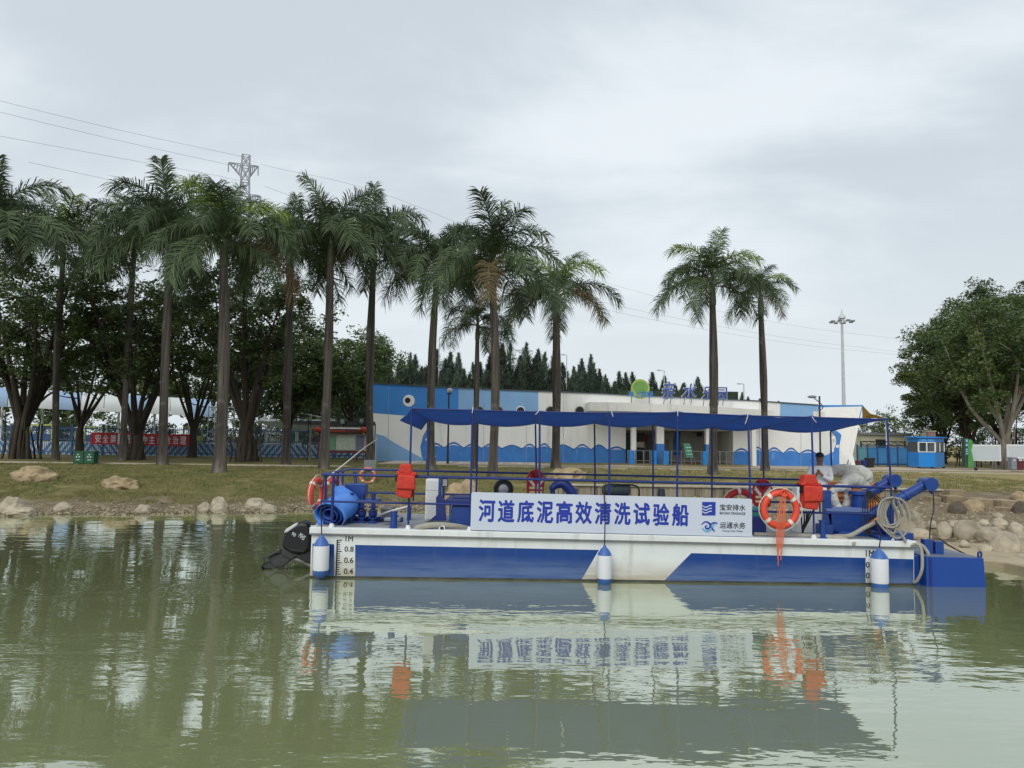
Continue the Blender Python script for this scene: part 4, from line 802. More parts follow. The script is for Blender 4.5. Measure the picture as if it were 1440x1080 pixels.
# turnstile barriers in the entrance
TB = mat('barrier_blue', C('2d82cf'), 0.4, 0.1, 3)
bar_root = empty('entrance_barrier', (P(950, 648, 50.2).x, 50.2, GZ), (0, 0, 0), 'row of steel and blue turnstile barriers across the entrance', 'barrier')
for i, u in enumerate((883, 894, 905, 914, 931, 944, 958, 972, 986, 1002, 1012, 1021, 1030)):
    x = P(u, 640, 50.2).x; mb = MB(); mb.box(x-0.04, x+0.04, 50.15, 50.25, GZ, GZ+0.95); wb(mb, 'post', STEEL, bar_root)
    if i in (0, 3, 4, 8): mb = MB(); mb.box(x+0.06, x+0.42, 50.05, 50.6, GZ+0.02, GZ+0.93); wb(mb, 'turnstile_cabinet', TB, bar_root, bevel=0.02)
    elif i < 12:
        x2_ = P((894, 905, 914, 931, 944, 958, 972, 986, 1002, 1012, 1021, 1030, 1040)[i], 640, 50.2).x; mb = MB()
        for zz in (0.25, 0.9): mb.box(x+0.042, x2_-0.042, 50.18, 50.22, GZ+zz, GZ+zz+0.04)
        wb(mb, 'crossbar', STEEL, bar_root)
es = empty('easel_sign', (P(968, 648, 48.8).x, 48.8, GZ), (0, 0, 0), 'green easel notice standing before the entrance barriers', 'sign')
mb = MB(); mb.extr([P(961, 623.5, 48.8), P(970, 623.5, 48.8), P(975, 643, 48.6), P(965, 643.5, 48.6)], (0, 0.05, 0)); bd = wb(mb, 'board', mat('easel_green', C('3f7a66'), 0.5, 0.1, 2), es)
for k_ in (0.25, 0.5, 0.75):
    mb = MB(); mb.extr([P(963.3+4*k_, 624+19*k_, 48.78-0.2*k_), P(971+4*k_, 624+19*k_, 48.78-.2*k_), P(971.3+4*k_, 625.2+19*k_, 48.77-.2*k_), P(963.6+4*k_, 625.2+19*k_, 48.77-.2*k_)], (0, -0.01, 0)); wb(mb, 'text_line', mat('easel_line', C('9dc0b0'), 0.6) if k_ == .25 else bpy.data.materials['easel_line'], bd)
for uu, ue in ((964, 962), (975, 979)): mb = MB(); mb.tube([P(uu, 625 if uu < 970 else 642, 48.8), Vector((P(ue, 650, 48.8).x, 48.8, GZ))], 0.025, 6); wb(mb, 'leg', STEEL, es)

# ------------------------------------------------------------------ fence at left
FB = mat('fence_blue', C('33557f'), 0.5, 0.1, 3)
fx0, fx1, FY = P(-30, 640, 56).x, P(534, 640, 56).x, 56.0
fn = empty('blue_fence', (fx0, FY, 1.05), (0, 0, 0), 'long blue picket fence behind the banyans at left', 'fence')
nb = 13; bw = (fx1-fx0)/nb; pm = None
for i in range(nb+1):
    mb = MB(); mb.box(-0.06, 0.06, -0.06, 0.06, -0.1, 2.25)
    if i == 0: o = mb.build('post', FB, fn); psm = o.data
    else: o = inst('post', psm, fn)
    o.location = (i*bw, 0, 0)
for i in range(nb):
    if pm is None:
        mb = MB(); 
        for k in range(int(bw/0.13)): x = 0.13+k*0.13; mb.box(x-0.014, x+0.014, -0.014, 0.014, 0.12, 2.1)
        o = mb.build('pickets', FB, fn, kind='stuff'); pm = o.data
        mb = MB(); 
        for z in (0.2, 1.1, 1.9): mb.box(0.06, bw-0.06, -0.03, 0.03, z, z+0.06)
        o2 = mb.build('rail', FB, fn); rm = o2.data
    else: o = inst('pickets', pm, fn); o['kind'] = 'stuff'; o2 = inst('rail', rm, fn)
    o.location = (i*bw, 0, 0); o2.location = (i*bw, 0, 0)
# barrier of slanted boards behind the fence
SB = mat('slat_pale_blue', C('cbd9e2'), 0.6, 0.1, 2); 
bb = empty('board_barrier', (fx0, 57.6, 1.05), (0, 0, 0), 'low pale barrier with slanted blue slats behind the picket fence', 'barrier')
mb = MB(); mb.box(0, fx1-fx0, 0, 0.05, 0, 0.95); mb.build('panel', SB, bb)
mb = MB(); mb.box(-0.1, 0.1, -0.03, 0, -0.62, 0.62); o0 = mb.build('slat', mat('slat_deep_blue', C('5687b5'), 0.6, 0.1, 2), bb); sm_ = o0.data
for i in range(64):
    o = o0 if i == 0 else inst('slat', sm_, bb); o.location = (0.3+i*(fx1-fx0-0.6)/63, -0.004, 0.47); o.rotation_euler = (0, math.radians(38 if (i//8) % 2 else -38), 0); o.scale = (0.75, 1, 0.9)
# red safety banner
BN = mat('banner_red', C('b32631'), 0.6, 0.06, 1)
p0, p1 = P(127, 628, FY-.12), P(270, 608, FY-.12)
bnr = empty('safety_banner', (p0.x, FY-.12, p0.z), (0, 0, 0), 'red cloth banner with white Chinese characters tied to the blue fence', 'banner')
mb = MB(); nn = 40
zt = lambda t, top_: (P(127+143*t, (608 if top_ else 624.5)+3.2*t, FY).z)
for i in range(nn):
    t0, t1 = i/nn, (i+1)/nn; x_0, x_1 = p0.x+(p1.x-p0.x)*t0, p0.x+(p1.x-p0.x)*t1; y0_, y1_ = FY-.12+.015*math.sin(i*1.3), FY-.12+.015*math.sin((i+1)*1.3)
    mb.hexa([(x_0, y0_, zt(t0, 0)), (x_1, y1_, zt(t1, 0)), (x_1, y1_+.01, zt(t1, 0)), (x_0, y0_+.01, zt(t0, 0)), (x_0, y0_, zt(t0, 1)), (x_1, y1_, zt(t1, 1)), (x_1, y1_+.01, zt(t1, 1)), (x_0, y0_+.01, zt(t0, 1))])
wb(mb, 'cloth', BN, bnr)
chs = '安全第一预防为主综合治理'
for i, ch in enumerate(chs):
    ua = 133.5+i*10.65+(1.2 if i > 3 else 0)+(1.2 if i > 7 else 0); t = (ua-127)/143; a_ = P(ua, 622+3.2*t, FY-.16); b_ = P(ua+8.6, 611+3.2*t, FY-.16)
    wtext('character', ch, a_.x, b_.x, a_.z, b_.z, FY-.145, SIGN_W, bnr, bold=0.016, depth=0.004)
# ------------------------------------------------------------------ curved shelter
sh0, sh1 = P(-25, 575, 62), P(298, 580, 70)
shl = empty('curved_shelter', (sh0.x, sh0.y, 1.05), (0, 0, 0), 'long open shelter with a curved roof of white and pale blue panels', 'shelter')
SHW = mat('shelter_white', C('dadedd'), 0.5, 0.05, 1, translucent=0.2); SHB = mat('shelter_blue', C('9db8d6'), 0.5, 0.05, 1, translucent=0.2)
dirv = (sh1-sh0); dirv.z = 0; dl = dirv.length; dirv.normalize(); nv_ = Vector((-dirv.y, dirv.x, 0)); npan = 10
for i in range(npan):
    mb = MB(); a_ = dl*i/npan; b_ = dl*(i+1)/npan-0.05; ring = []
    for s_ in (a_, b_):
        row = []
        for k in range(9):
            th = math.radians(-8+k*22); r_ = 2.0
            c0 = sh0+dirv*s_+nv_*(1.9-2.1*math.cos(th)); row.append(Vector((c0.x, c0.y, 4.95-0.45*s_/dl+1.4*math.sin(th))))
        ring.append(row)
    vs_ = [p for row in ring for p in row]; fs_ = [(k, k+1, 9+k+1, 9+k) for k in range(8)]; vs2 = [p+Vector((0, 0, 0.05)) for p in vs_]; n_ = len(vs_)
    mb.add(vs_+vs2, fs_+[tuple(q+n_ for q in f) for f in fs_]+[(k, k+1, n_+k+1, n_+k) for k in range(8)]+[(9+k, 9+k+1, n_+9+k+1, n_+9+k) for k in range(8)]+[(0, 9, n_+9, n_), (8, 17, n_+17, n_+8)])
    wb(mb, 'roof_panel', SHW if i % 3 else SHB, shl, smooth=60)
for i in range(6):
    q = sh0+dirv*(dl*(i+0.4)/6)+nv_*1.9; mb = MB(); mb.tube([(q.x, q.y, 1.0), (q.x, q.y, 5.9)], 0.1, 8); wb(mb, 'column', WHITE_PLAIN, shl)
    mb = MB(); mb.tube([(q.x, q.y, 3.8), (q.x-nv_.x*1.7, q.y-nv_.y*1.7, 4.5)], 0.06, 6); mb.tube([(q.x, q.y, 3.8), (q.x+nv_.x*1.7, q.y+nv_.y*1.7, 4.5)], 0.06, 6); wb(mb, 'bracket', WHITE_PLAIN, shl)
# ------------------------------------------------------------------ white tent canopy, scaffold, play equipment
tn = empty('white_tent', (P(418, 640, 63).x, 63, 1.05), (0, 0, 0), 'white stretched canopy hung from a central mast behind the fence', 'tent')
x = P(418, 600, 63).x; mb = MB(); mb.tube([(x, 63, 1.0), (x, 63, P(418, 572, 63).z)], 0.13, 8); wb(mb, 'mast', WHITE_PLAIN, tn)
xa, xb = P(366, 600, 63).x, P(470, 600, 63).x; zt_ = P(418, 591, 63).z
mb = MB(); mb.box(xa, xb, 62.9, 63.1, zt_-0.08, zt_+0.08); wb(mb, 'beam', WHITE_PLAIN, tn)
mb = MB(); mb.add([(xa, 61.5, zt_-0.15), (xb, 61.5, zt_-0.15), (x, 63.0, zt_-1.0), (xa, 64.5, zt_-.15), (xb, 64.5, zt_-.15)], [(0, 1, 2), (1, 4, 2), (4, 3, 2), (3, 0, 2)]); o = wb(mb, 'membrane', SHW, tn); sd_ = o.modifiers.new('thick', 'SOLIDIFY'); sd_.thickness = 0.03
for xe in (xa, xb): mb = MB(); mb.tube([(x, 63, P(418, 580, 63).z), (xe, 63, zt_+0.1)], 0.035, 6); wb(mb, 'stay', WHITE_PLAIN, tn)
for xe in (xa+.6, xb-.6): mb = MB(); mb.tube([(xe, 63, 1.0), (xe, 63, zt_-.1)], 0.06, 6); wb(mb, 'post', WHITE_PLAIN, tn)
def scaffold(u0, u1, v0, Y, label):
    p0 = P(u0, 640, Y); p1 = P(u1, v0, Y); r = empty('scaffold', (p0.x, Y, 1.05), (0, 0, 0), label, 'scaffold'); W_ = p1.x-p0.x; H_ = p1.z-1.05
    for x_ in (0, W_/2, W_):
        for y_ in (0, 1.4): mb = MB(); mb.tube([(x_, y_, -0.05), (x_, y_, H_)], 0.045, 6); mb.build('upright', GREY, r)
    for z_ in np.linspace(0.9, H_-0.1, 4):
        
        for y_ in (0, 1.4): mb = MB(); mb.tube([(0, y_, z_), (W_, y_, z_)], 0.035, 6); mb.build('ledger', GREY, r)
    for i in range(3): mb = MB(); z_ = 0.9+i*(H_-1)/3; mb.tube([(0 if i % 2 else W_, 0, z_), (W_ if i % 2 else 0, 0, z_+(H_-1)/3)], 0.03, 6); mb.build('diagonal', GREY, r)
scaffold(291, 330, 571, 64, 'grey tubular scaffold behind the banyan with hanging roots')
scaffold(372, 388, 580, 66, 'thin tubular tower frame left of the white tent mast')
YG = mat('equipment_yellow_green', C('a8ad5a'), 0.6, 0.1, 3); 
for u0, u1, v0, lab in ((257, 285, 600, 'yellow-green guard frame behind the fence by the pale palm'), (40, 74, 597, 'yellow-green guard frame behind the fence near the slim palm'), (118, 150, 600, 'yellow-green guard frame behind the left end of the red banner')):
    p0, p1 = P(u0, 640, 60), P(u1, v0, 60); r = empty('guard_frame', (p0.x, 60, 1.05), (0, 0, 0), lab, 'guard frame'); W_ = p1.x-p0.x; H_ = p1.z-1.05
    for x_ in (0, W_/2, W_): mb = MB(); mb.box(x_-.05, x_+.05, -.05, .05, -0.1, H_); mb.build('post', YG, r)
    mb = MB(); mb.box(0, W_, -.04, .04, H_-.1, H_+0.02); mb.build('top_rail', YG, r); mb = MB(); mb.box(0.1, W_-.1, -.03, .03, H_*0.45, H_*0.68); mb.build('panel', YG if u0 > 200 else FB, r)
# ------------------------------------------------------------------ notice board, pergola, rescue stand
RED = mat('lantern_red', C('b5402c'), 0.5, 0.1, 3); MAR = mat('maroon_paint', C('5e2a2a'), 0.55, 0.15, 3)
nbd = empty('notice_board', (P(486, 646, 49).x, 49, 1.05), (0, 0, 0), 'maroon roofed notice board with a green and white poster behind a palm', 'notice board')
def wbx(nm, u0, u1, v0, v1, y0, y1, m, root, bev=0.0):
    a_, b_ = P(u0, v1, y0), P(u1, v0, y0); mb = MB(); mb.box(a_.x, b_.x, y0, y1, a_.z, b_.z); return wb(mb, nm, m, root, bevel=bev)
wbx('roof', 447, 520, 600, 609, 48.6, 49.4, mat('board_roof', C('4a3634'), 0.6, 0.2, 2), nbd, 0.03)
wbx('roof_trim', 462, 519, 601.5, 603, 48.57, 48.59, WHITE_PLAIN, nbd)
tri = wbx('title_strip', 459, 518, 604.8, 607.2, 48.57, 48.59, MAR, nbd)
for i_ in range(8): wbx('faded_lettering', 462+i_*3, 464.2+i_*3, 605, 607, 48.56, 48.568, RED, nbd)
wbx('backing', 459, 516, 610, 634, 49.0, 49.1, W_INT, nbd)
wbx('poster', 460.5, 472, 612.5, 632.5, 48.97, 48.99, mat('poster_green', C('6f9b7c'), 0.6, 0.1, 2), nbd)
pc = wbx('poster', 472.3, 500, 612, 632.5, 48.97, 48.99, mat('poster_pale', C('b3bdae'), 0.6, 0.12, 4, patch=(C('5d6b5c'), 9, 0.58, 0.66, (1, 1, 2))), nbd)
wbx('poster', 500.4, 512, 612, 632.5, 48.97, 48.99, mat('poster_violet', C('6d6f88'), 0.6, 0.15, 3), nbd)
wbx('base_rail', 459, 516, 634, 636.5, 48.9, 49.12, MAR, nbd)
for u in (460.5, 499.5, 513): wbx('leg', u, u+2.6, 636.5, 649, 48.95, 49.08, MAR, nbd)
wbx('side_post', 446.5, 449.5, 604, 640, 48.95, 49.08, MAR, nbd)
for u in (447, 511.5):
    c0 = P(u, 604, 48.5); mb = MB(); mb.ball((c0.x, 48.5, c0.z), (0.22, 0.22, 0.17), 12, 8); ln = wb(mb, 'lantern', RED, nbd, smooth=True)
    mb = MB(); mb.lathe([(0.05, -0.17), (0.07, -0.32)], 8, Matrix.Translation((c0.x, 48.5, c0.z))); wb(mb, 'tassel', mat('tassel', C('a8703a'), 0.7) if u == 447 else bpy.data.materials['tassel'], ln)
pg = empty('black_pergola', (P(434, 648, 47).x, 47, 1.05), (0, 0, 0), 'black timber frame with small square signs on its beam by the notice board', 'pergola')
DK = mat('black_timber', C('2a2a2c'), 0.7, 0.2, 3)
wbx('post', 431, 434, 583, 649, 46.95, 47.1, DK, pg); wbx('post', 434.2, 438, 584, 649, 47.3, 47.45, mat('grey_timber', C('77756c'), 0.8, 0.2, 3), pg)
wbx('post', 525.5, 528, 596, 650, 47, 47.15, DK, pg)
wbx('beam', 413, 527, 593, 597, 47.11, 47.29, DK, pg)
for u, ch in ((481, '来'), (508, '平')):
    wbx('square_sign', u-4.5, u+4.5, 588, 597, 47.0, 47.05, DK, pg); a_, b_ = P(u-3.2, 596, 46.9), P(u+3.2, 589, 46.9); wtext('character', ch, a_.x, b_.x, a_.z, b_.z, 46.995, mat('sign_grey_green', C('8fa39a'), 0.6) if u == 481 else bpy.data.materials['sign_grey_green'], pg, bold=0.016, depth=0.004)
rsd = onG(520, 677); 
rst = empty('rescue_stand', rsd, (0, 0, 0), 'grey board and green post on the bank holding a small lifebuoy', 'stand')
wbx('board', 511.5, 530, 647, 667, rsd.y+.1, rsd.y+.14, mat('grey_board', C('72767a'), 0.6, 0.1, 2), rst)
mb = MB(); q = P(527.5, 649, rsd.y); mb.tube([(q.x, rsd.y+.05, rsd.z-.1), (q.x, rsd.y+.05, q.z)], 0.022, 8); wb(mb, 'post', mat('post_green', C('6f9a52'), 0.5), rst)
mb = MB(); mb.tube([(P(513, 660, rsd.y).x, rsd.y+.12, rsd.z-.1), (P(513, 660, rsd.y).x, rsd.y+.12, rsd.z+.4)], 0.03, 6); wb(mb, 'leg', STEEL, rst)
# ------------------------------------------------------------------ green bin with recycling marks
gb0 = onG(117, 653); GRN = mat('bin_green', C('23553a'), 0.5, 0.1, 3)
gbn = empty('recycling_bin', gb0, (0, 0, 0), 'dark green two-part recycling bin with white symbols near the slim palm', 'bin')
sc_ = gb0.y/F_PX; hw = 14.5*sc_
for s in (-1, 1):
    mb = MB(); mb.box(min(0.012*s, s*hw), max(0.012*s, s*hw), 0, 0.45, 0.04, 17*sc_); bx_ = mb.build('compartment', GRN, gbn, bevel=0.02)
    cx, cz = s*hw*0.55, 11.5*sc_
    for k in range(3):
        a_ = k*2.094+1.57; mb = MB(); p_ = [(cx+0.085*math.cos(a_+t), cz+0.085*math.sin(a_+t)) for t in (-0.6, 0.0, 0.6)]; 
        mb.prism([(cx+0.10*math.cos(a_-.55), cz+0.10*math.sin(a_-.55)), (cx+0.12*math.cos(a_), cz+0.12*math.sin(a_)), (cx+0.10*math.cos(a_+.55), cz+0.10*math.sin(a_+.55)), (cx+0.055*math.cos(a_+.4), cz+0.055*math.sin(a_+.4)), (cx+0.055*math.cos(a_-.4), cz+0.055*math.sin(a_-.4))], -0.006, -0.002); mb.build('recycling_arrow', SIGN_W, bx_)
    mb = MB(); mb.box(cx-0.1, cx+0.1, -0.006, -0.002, cz-0.21, cz-0.18); mb.build('lettering_bar', SIGN_W, bx_)
mb = MB(); mb.box(-hw-.02, hw+.02, -.02, .47, 17*sc_+.003, 17*sc_+.05); mb.build('lid', GRN, gbn, bevel=0.015)
# ------------------------------------------------------------------ lamp posts, masts
LAMP = mat('lamp_black', C('2b2f38'), 0.5, 0.1, 3)
lp = empty('globe_lamp_post', (P(630, 656, 46.9).x, 46.9, 1.1), (0, 0, 0), 'slim dark lamp post with a pale hooded head before the whale mural', 'lamp post')
xx = P(630.5, 600, 46.9).x; mb = MB(); mb.tube([(xx, 46.9, 1.05), (xx, 46.9, 1.5), (xx, 46.9, P(631, 552, 46.9).z)], [0.09, 0.06, 0.05], 8); wb(mb, 'pole', LAMP, lp)
mb = MB(); c0 = P(632, 549, 46.9); mb.ball((c0.x+0.02, 46.9, c0.z), (0.17, 0.17, 0.14), 12, 8); wb(mb, 'lamp_head', mat('lamp_glass', C('c9c7bb'), 0.3), lp, smooth=True)
mb = MB(); mb.tube([(c0.x-.15, 46.9, c0.z-.2), (c0.x+.15, 46.9, c0.z-.2)], 0.05, 6); wb(mb, 'collar', LAMP, lp)
sl = empty('street_lamp', (P(1153, 655, 50.5).x, 50.5, GZ), (0, 0, 0), 'street lamp with a cobra head rising behind the canopy at right', 'lamp post')
xx = P(1153, 600, 50.5).x; mb = MB(); mb.tube([(xx, 50.5, 1.0), (xx, 50.5, P(1153, 557, 50.5).z)], 0.06, 8); wb(mb, 'pole', LAMP, sl)
mb = MB(); mb.tube(arc([(xx, 50.5, P(1153, 577, 50.5).z), (xx+.2, 50.5, P(1153, 574, 50.5).z), (xx+.1, 50.5, P(1153, 568, 50.5).z), (xx-.35, 50.5, P(1153, 560, 50.5).z)], 14), 0.03, 6); wb(mb, 'arm', LAMP, sl)
c0 = P(1142, 558, 50.5); mb = MB(); mb.ball((c0.x, 50.5, c0.z), (0.32, 0.15, 0.1), 12, 8); wb(mb, 'lamp_head', mat('lamp_shell', C('7f858a'), 0.4), sl, smooth=True)
mb = MB(); mb.box(P(1144, 580, 50.9).x, P(1160, 580, 50.9).x, 50.9, 51.0, P(1150, 589, 50.9).z, P(1150, 578.5, 50.9).z); wb(mb, 'mounting_board', W_WHITE, sl)
GAL = mat('galvanised', C('b8bcc0'), 0.5, 0.08, 2, metal=0.2)
hm = empty('high_mast_light', (P(1187, 640, 150).x, 150, 1.1), (0, 0, 0), 'tall grey floodlight mast with a ring of lamps against the sky', 'light mast')
b0 = Vector((P(1187.5, 600, 150).x, 150, 1.1)); t0 = P(1184, 452, 150); mb = MB(); mb.tube([b0, t0], [0.42, 0.22], 10); wb(mb, 'mast', GAL, hm)
mb = MB(); mb.lathe([(0.45, 0), (0.5, 0.2), (0.42, 0.9), (0.75, 1.0), (0.55, 1.5), (0.15, 1.9), (0.05, 2.9)], 12, Matrix.Translation(t0+Vector((0, 0, -.4)))); wb(mb, 'mast_head', GAL, hm)
for k in range(8):
    a_ = k*0.785+.2; d = Vector((math.cos(a_), math.sin(a_), 0)); mb = MB(); mb.tube([t0, t0+d*2.0+Vector((0, 0, .1))], 0.05, 5); am = wb(mb, 'arm', GAL, hm)
    mb = MB(); q = t0+d*2.0; mb.box(q.x-.35, q.x+.35, q.y-.2, q.y+.2, q.z-.22, q.z+.12); wb(mb, 'floodlight', mat('floodlight', C('6b7077'), 0.4) if k == 0 else bpy.data.materials['floodlight'], am, bevel=0.05)
for u, v, lab, du in ((618, 475, 'far street lamp left of the broad-crowned palm', 0), (797, 499, 'far street lamp right of the yellow-topped palm', -8), (934, 521, 'far street lamp above the rooftop letters', -10), (1046, 540, 'far street lamp between the pair of palms', -9)):
    p_ = P(u, v, 108); r = empty('far_street_lamp', (p_.x, 108, 1.1), (0, 0, 0), lab, 'lamp post', 'street lamps behind the wood'); mb = MB(); mb.tube([(p_.x, 108, 1.0), (p_.x, 108, p_.z)], 0.07, 6); wb(mb, 'pole', GAL, r)
    q = P(u+(du or 7), v-0.3, 108); mb = MB(); mb.tube([p_, q], 0.05, 5); mb.box(min(q.x, q.x+.5), max(q.x, q.x+.5), 107.85, 108.15, q.z-.08, q.z+.08); wb(mb, 'arm', GAL, r)
wp = empty('white_pole', (P(453, 640, 60).x, 60, 1.05), (0, 0, 0), 'plain white pole rising behind the bulging palm trunk', 'pole')
mb = MB(); mb.tube([(P(453, 600, 60).x, 60, 1.0), P(453.5, 533, 60)], 0.07, 8); wb(mb, 'shaft', WHITE_PLAIN, wp); mb = MB(); mb.ball(P(453.5, 532, 60), 0.1, 8, 6); wb(mb, 'finial', WHITE_PLAIN, wp)
# ------------------------------------------------------------------ pylons and lines
PYL = mat('hazed_pylon_steel', C('9298a0'), 0.6, 0.1, 1)  # steel and wires paled in colour to stand for distance haze
def pylon(u, vtop, Y, W, label, arms):
    t = P(u, vtop, Y); H_ = t.z-1; r = empty('pylon', (t.x, Y, 1.0), (0, 0, 0.35), label, 'pylon'); lv = [0, .25, .45, .6, .72, .8, .86, .91, .96, 1.0]; wd = lambda f: W*(3.2*(1-f)**1.6+0.55)
    for sx in (-1, 1):
        for sy in (-1, 1): mb = MB(); mb.tube([(sx*wd(f)/2, sy*wd(f)/2, f*H_) for f in lv], 0.13*W/2, 5); mb.build('leg', PYL, r)
    mb = MB()
    for f, g_ in zip(lv, lv[1:]):
        for s in (-1, 1):
            for (a_, b_) in (((-1, s), (1, s)), ((s, -1), (s, 1))):
                A = lambda c_, h: (c_[0]*wd(h)/2, c_[1]*wd(h)/2, h*H_)
                mb.tube([A(a_, f), A(b_, g_)], 0.06*W/2, 4, False); mb.tube([A(b_, f), A(a_, g_)], 0.06*W/2, 4, False); mb.tube([A(a_, g_), A(b_, g_)], 0.06*W/2, 4, False)
    mb.build('bracing', PYL, r)
    for f, l0, l1 in arms:
        for s, l in ((-1, l0), (1, l1)):
            mb = MB(); w0 = wd(f)/2; tip = (s*l, 0, f*H_+.2); 
            for sy in (-1, 1):
                for dz in (-0.04*H_, 0): mb.tube([(s*w0, sy*w0, f*H_+dz), tip], 0.07*W/2, 4, False)
                for k in range(1, 5):
                    tt = k/5; lo_ = Vector((s*w0, sy*w0, f*H_-0.04*H_)).lerp(Vector(tip), tt); hi_ = Vector((s*w0, sy*w0, f*H_)).lerp(Vector(tip), tt-.1); mb.tube([lo_, hi_], 0.05*W/2, 4, False)
            mb.build('cross_arm', PYL, r)
            mb = MB(); mb.tube([tip, (tip[0], 0, tip[2]-1.9)], 0.09*W/2, 5); mb.build('insulator', PYL, r)
pylon(346, 219, 150, 2.6, 'lattice power pylon top showing above the palm crowns at left', ((0.965, 3.2, 2.4), (0.86, 3.4, 3.0), (0.75, 3.6, 3.2)))
pylon(737, 489, 330, 2.4, 'tiny distant pylon top above the wood', ((0.97, 4, 4), (0.88, 5, 5)))
def wire(pts, label):
    mb = MB(); mb.tube(arc([P(*p) for p in pts], 24), 0.028, 4); o = mb.build('power_line', PYL); tag(o, label, 'power line', 'overhead lines')
wire([(-40, 132, 120), (160, 181, 135), (344, 221, 150)], 'highest overhead line running from the left edge to the pylon')
wire([(-40, 148, 120), (160, 196, 135), (328, 233, 150)], 'second overhead line running from the left edge to the pylon')
wire([(-40, 184, 120), (150, 219, 135), (300, 246, 148), (335, 254, 150)], 'dark third overhead line from the left edge into the palm crowns')
wire([(40, 228, 125), (160, 254, 138), (330, 290, 150)], 'lowest overhead line at left, passing behind the palms')
wire([(366, 231, 150), (560, 280, 165), (850, 397, 210), (1100, 455, 260), (1275, 478, 320)], 'upper overhead line crossing the sky right of the pylon')
wire([(372, 262, 150), (560, 330, 165), (835, 422, 210), (1100, 474, 260), (1275, 496, 320)], 'middle overhead line crossing the sky behind the palms at right')
wire([(372, 290, 150), (560, 352, 165), (840, 433, 210), (1100, 481, 260), (1275, 500, 320)], 'lowest overhead line crossing the sky behind the palms at right')
# ------------------------------------------------------------------ right-hand cluster: kiosk, fence, billboard
KB = mat('kiosk_blue', C('2a86d6'), 0.4, 0.06, 1.5); KW = mat('kiosk_white', C('d9dcdc'), 0.4, 0.03, 2); GLS = mat('window_glass', C('3f474a'), 0.1, 0.2, 2, spec=0.8)
ky = 50.0; kx0, kx1, kx2 = P(1292, 640, ky).x, P(1315, 640, ky).x, P(1328, 640, ky+1.2).x
ks = empty('ticket_kiosk', ((kx0+kx1)/2, ky, GZ), (0, 0, 0), 'small bright blue kiosk with white framed windows beside the big trees', 'kiosk')
z0, z1, z2, z3 = GZ+0.1, GZ+1.05, GZ+1.72, GZ+1.98
mb = MB(); mb.prism([(kx0, ky), (kx1, ky), (kx2, ky+1.2), (kx2-1.0, ky+1.9), (kx0, ky+1.4)], z0, z1, 'z'); wb(mb, 'lower_wall', KB, ks, bevel=0.01)
mb = MB(); mb.prism([(kx0+.02, ky+.06), (kx1-.02, ky+.06), (kx2-.05, ky+1.2), (kx2-1.0, ky+1.86), (kx0+.02, ky+1.38)], z1+.002, z2, 'z'); wb(mb, 'window_band', GLS, ks)
mb = MB(); mb.prism([(kx0, ky), (kx1, ky), (kx2, ky+1.2), (kx2-1.0, ky+1.9), (kx0, ky+1.4)], z2+.002, z3, 'z'); fas = wb(mb, 'fascia', KB, ks)
mb = MB(); mb.prism([(kx0-.15, ky-.15), (kx1+.1, ky-.15), (kx2+.2, ky+1.15), (kx2-.9, ky+2.05), (kx0-.15, ky+1.55)], z3+.002, z3+.09, 'z'); wb(mb, 'roof', KB, ks, bevel=0.02)
for x_ in (kx0, (kx0+kx1)/2, kx1): mb = MB(); mb.box(x_-.035, x_+.035, ky-.02, ky+.05, z1+.05, z2-.05); wb(mb, 'window_frame', KW, ks)
for z_ in (z1+.003, z2-.053): mb = MB(); mb.box(kx0-.03, kx1+.03, ky-.025, ky+.05, z_, z_+.05); wb(mb, 'window_sill', KW, ks)
for t in (0.02, 0.5, 0.98):
    xq, yq = kx1+(kx2-kx1)*t, ky+1.2*t; mb = MB(); mb.box(xq-.03, xq+.04, yq-.03, yq+.04, z1+.05, z2-.05); wb(mb, 'window_frame', KW, ks)
for i_ in range(6):
    x_ = kx0+.2+i_*.11+(.12 if i_ > 2 else 0); mb = MB(); mb.box(x_, x_+.08, ky-.006, ky-.002, z2+.08, z2+.17); wb(mb, 'faded_lettering', W_PALE, fas)
for x_ in (kx0+.1, kx1-.1, kx2-.2): mb = MB(); mb.box(x_-.06, x_+.06, ky+(.1 if x_ < kx1 else .9), ky+(.22 if x_ < kx1 else 1.02), GZ-.03, z0-.002); wb(mb, 'foot', BLACK, ks)
cr_ = empty('roof_crate', (P(1304, 613, ky+.5).x, ky+.5, z3+.09), (0, 0, 0), 'faded red and cream crate lying on the kiosk roof', 'crate')
mb = MB(); mb.box(-.1, .45, -.2, .2, .003, .32); mb.build('box', mat('faded_red', C('8d6560'), 0.7, 0.3, 4), cr_, bevel=.02); mb = MB(); mb.box(-.1, .5, -.22, .22, .325, .39); mb.build('lid', mat('cream_lid', C('b7ad90'), 0.7, 0.2, 4), cr_, bevel=.02); mb = MB(); mb.box(-.4, -.12, -.15, .15, .003, .25); mb.build('side_box', mat('olive_box', C('87876a'), 0.7, 0.2, 4), cr_, bevel=.02)
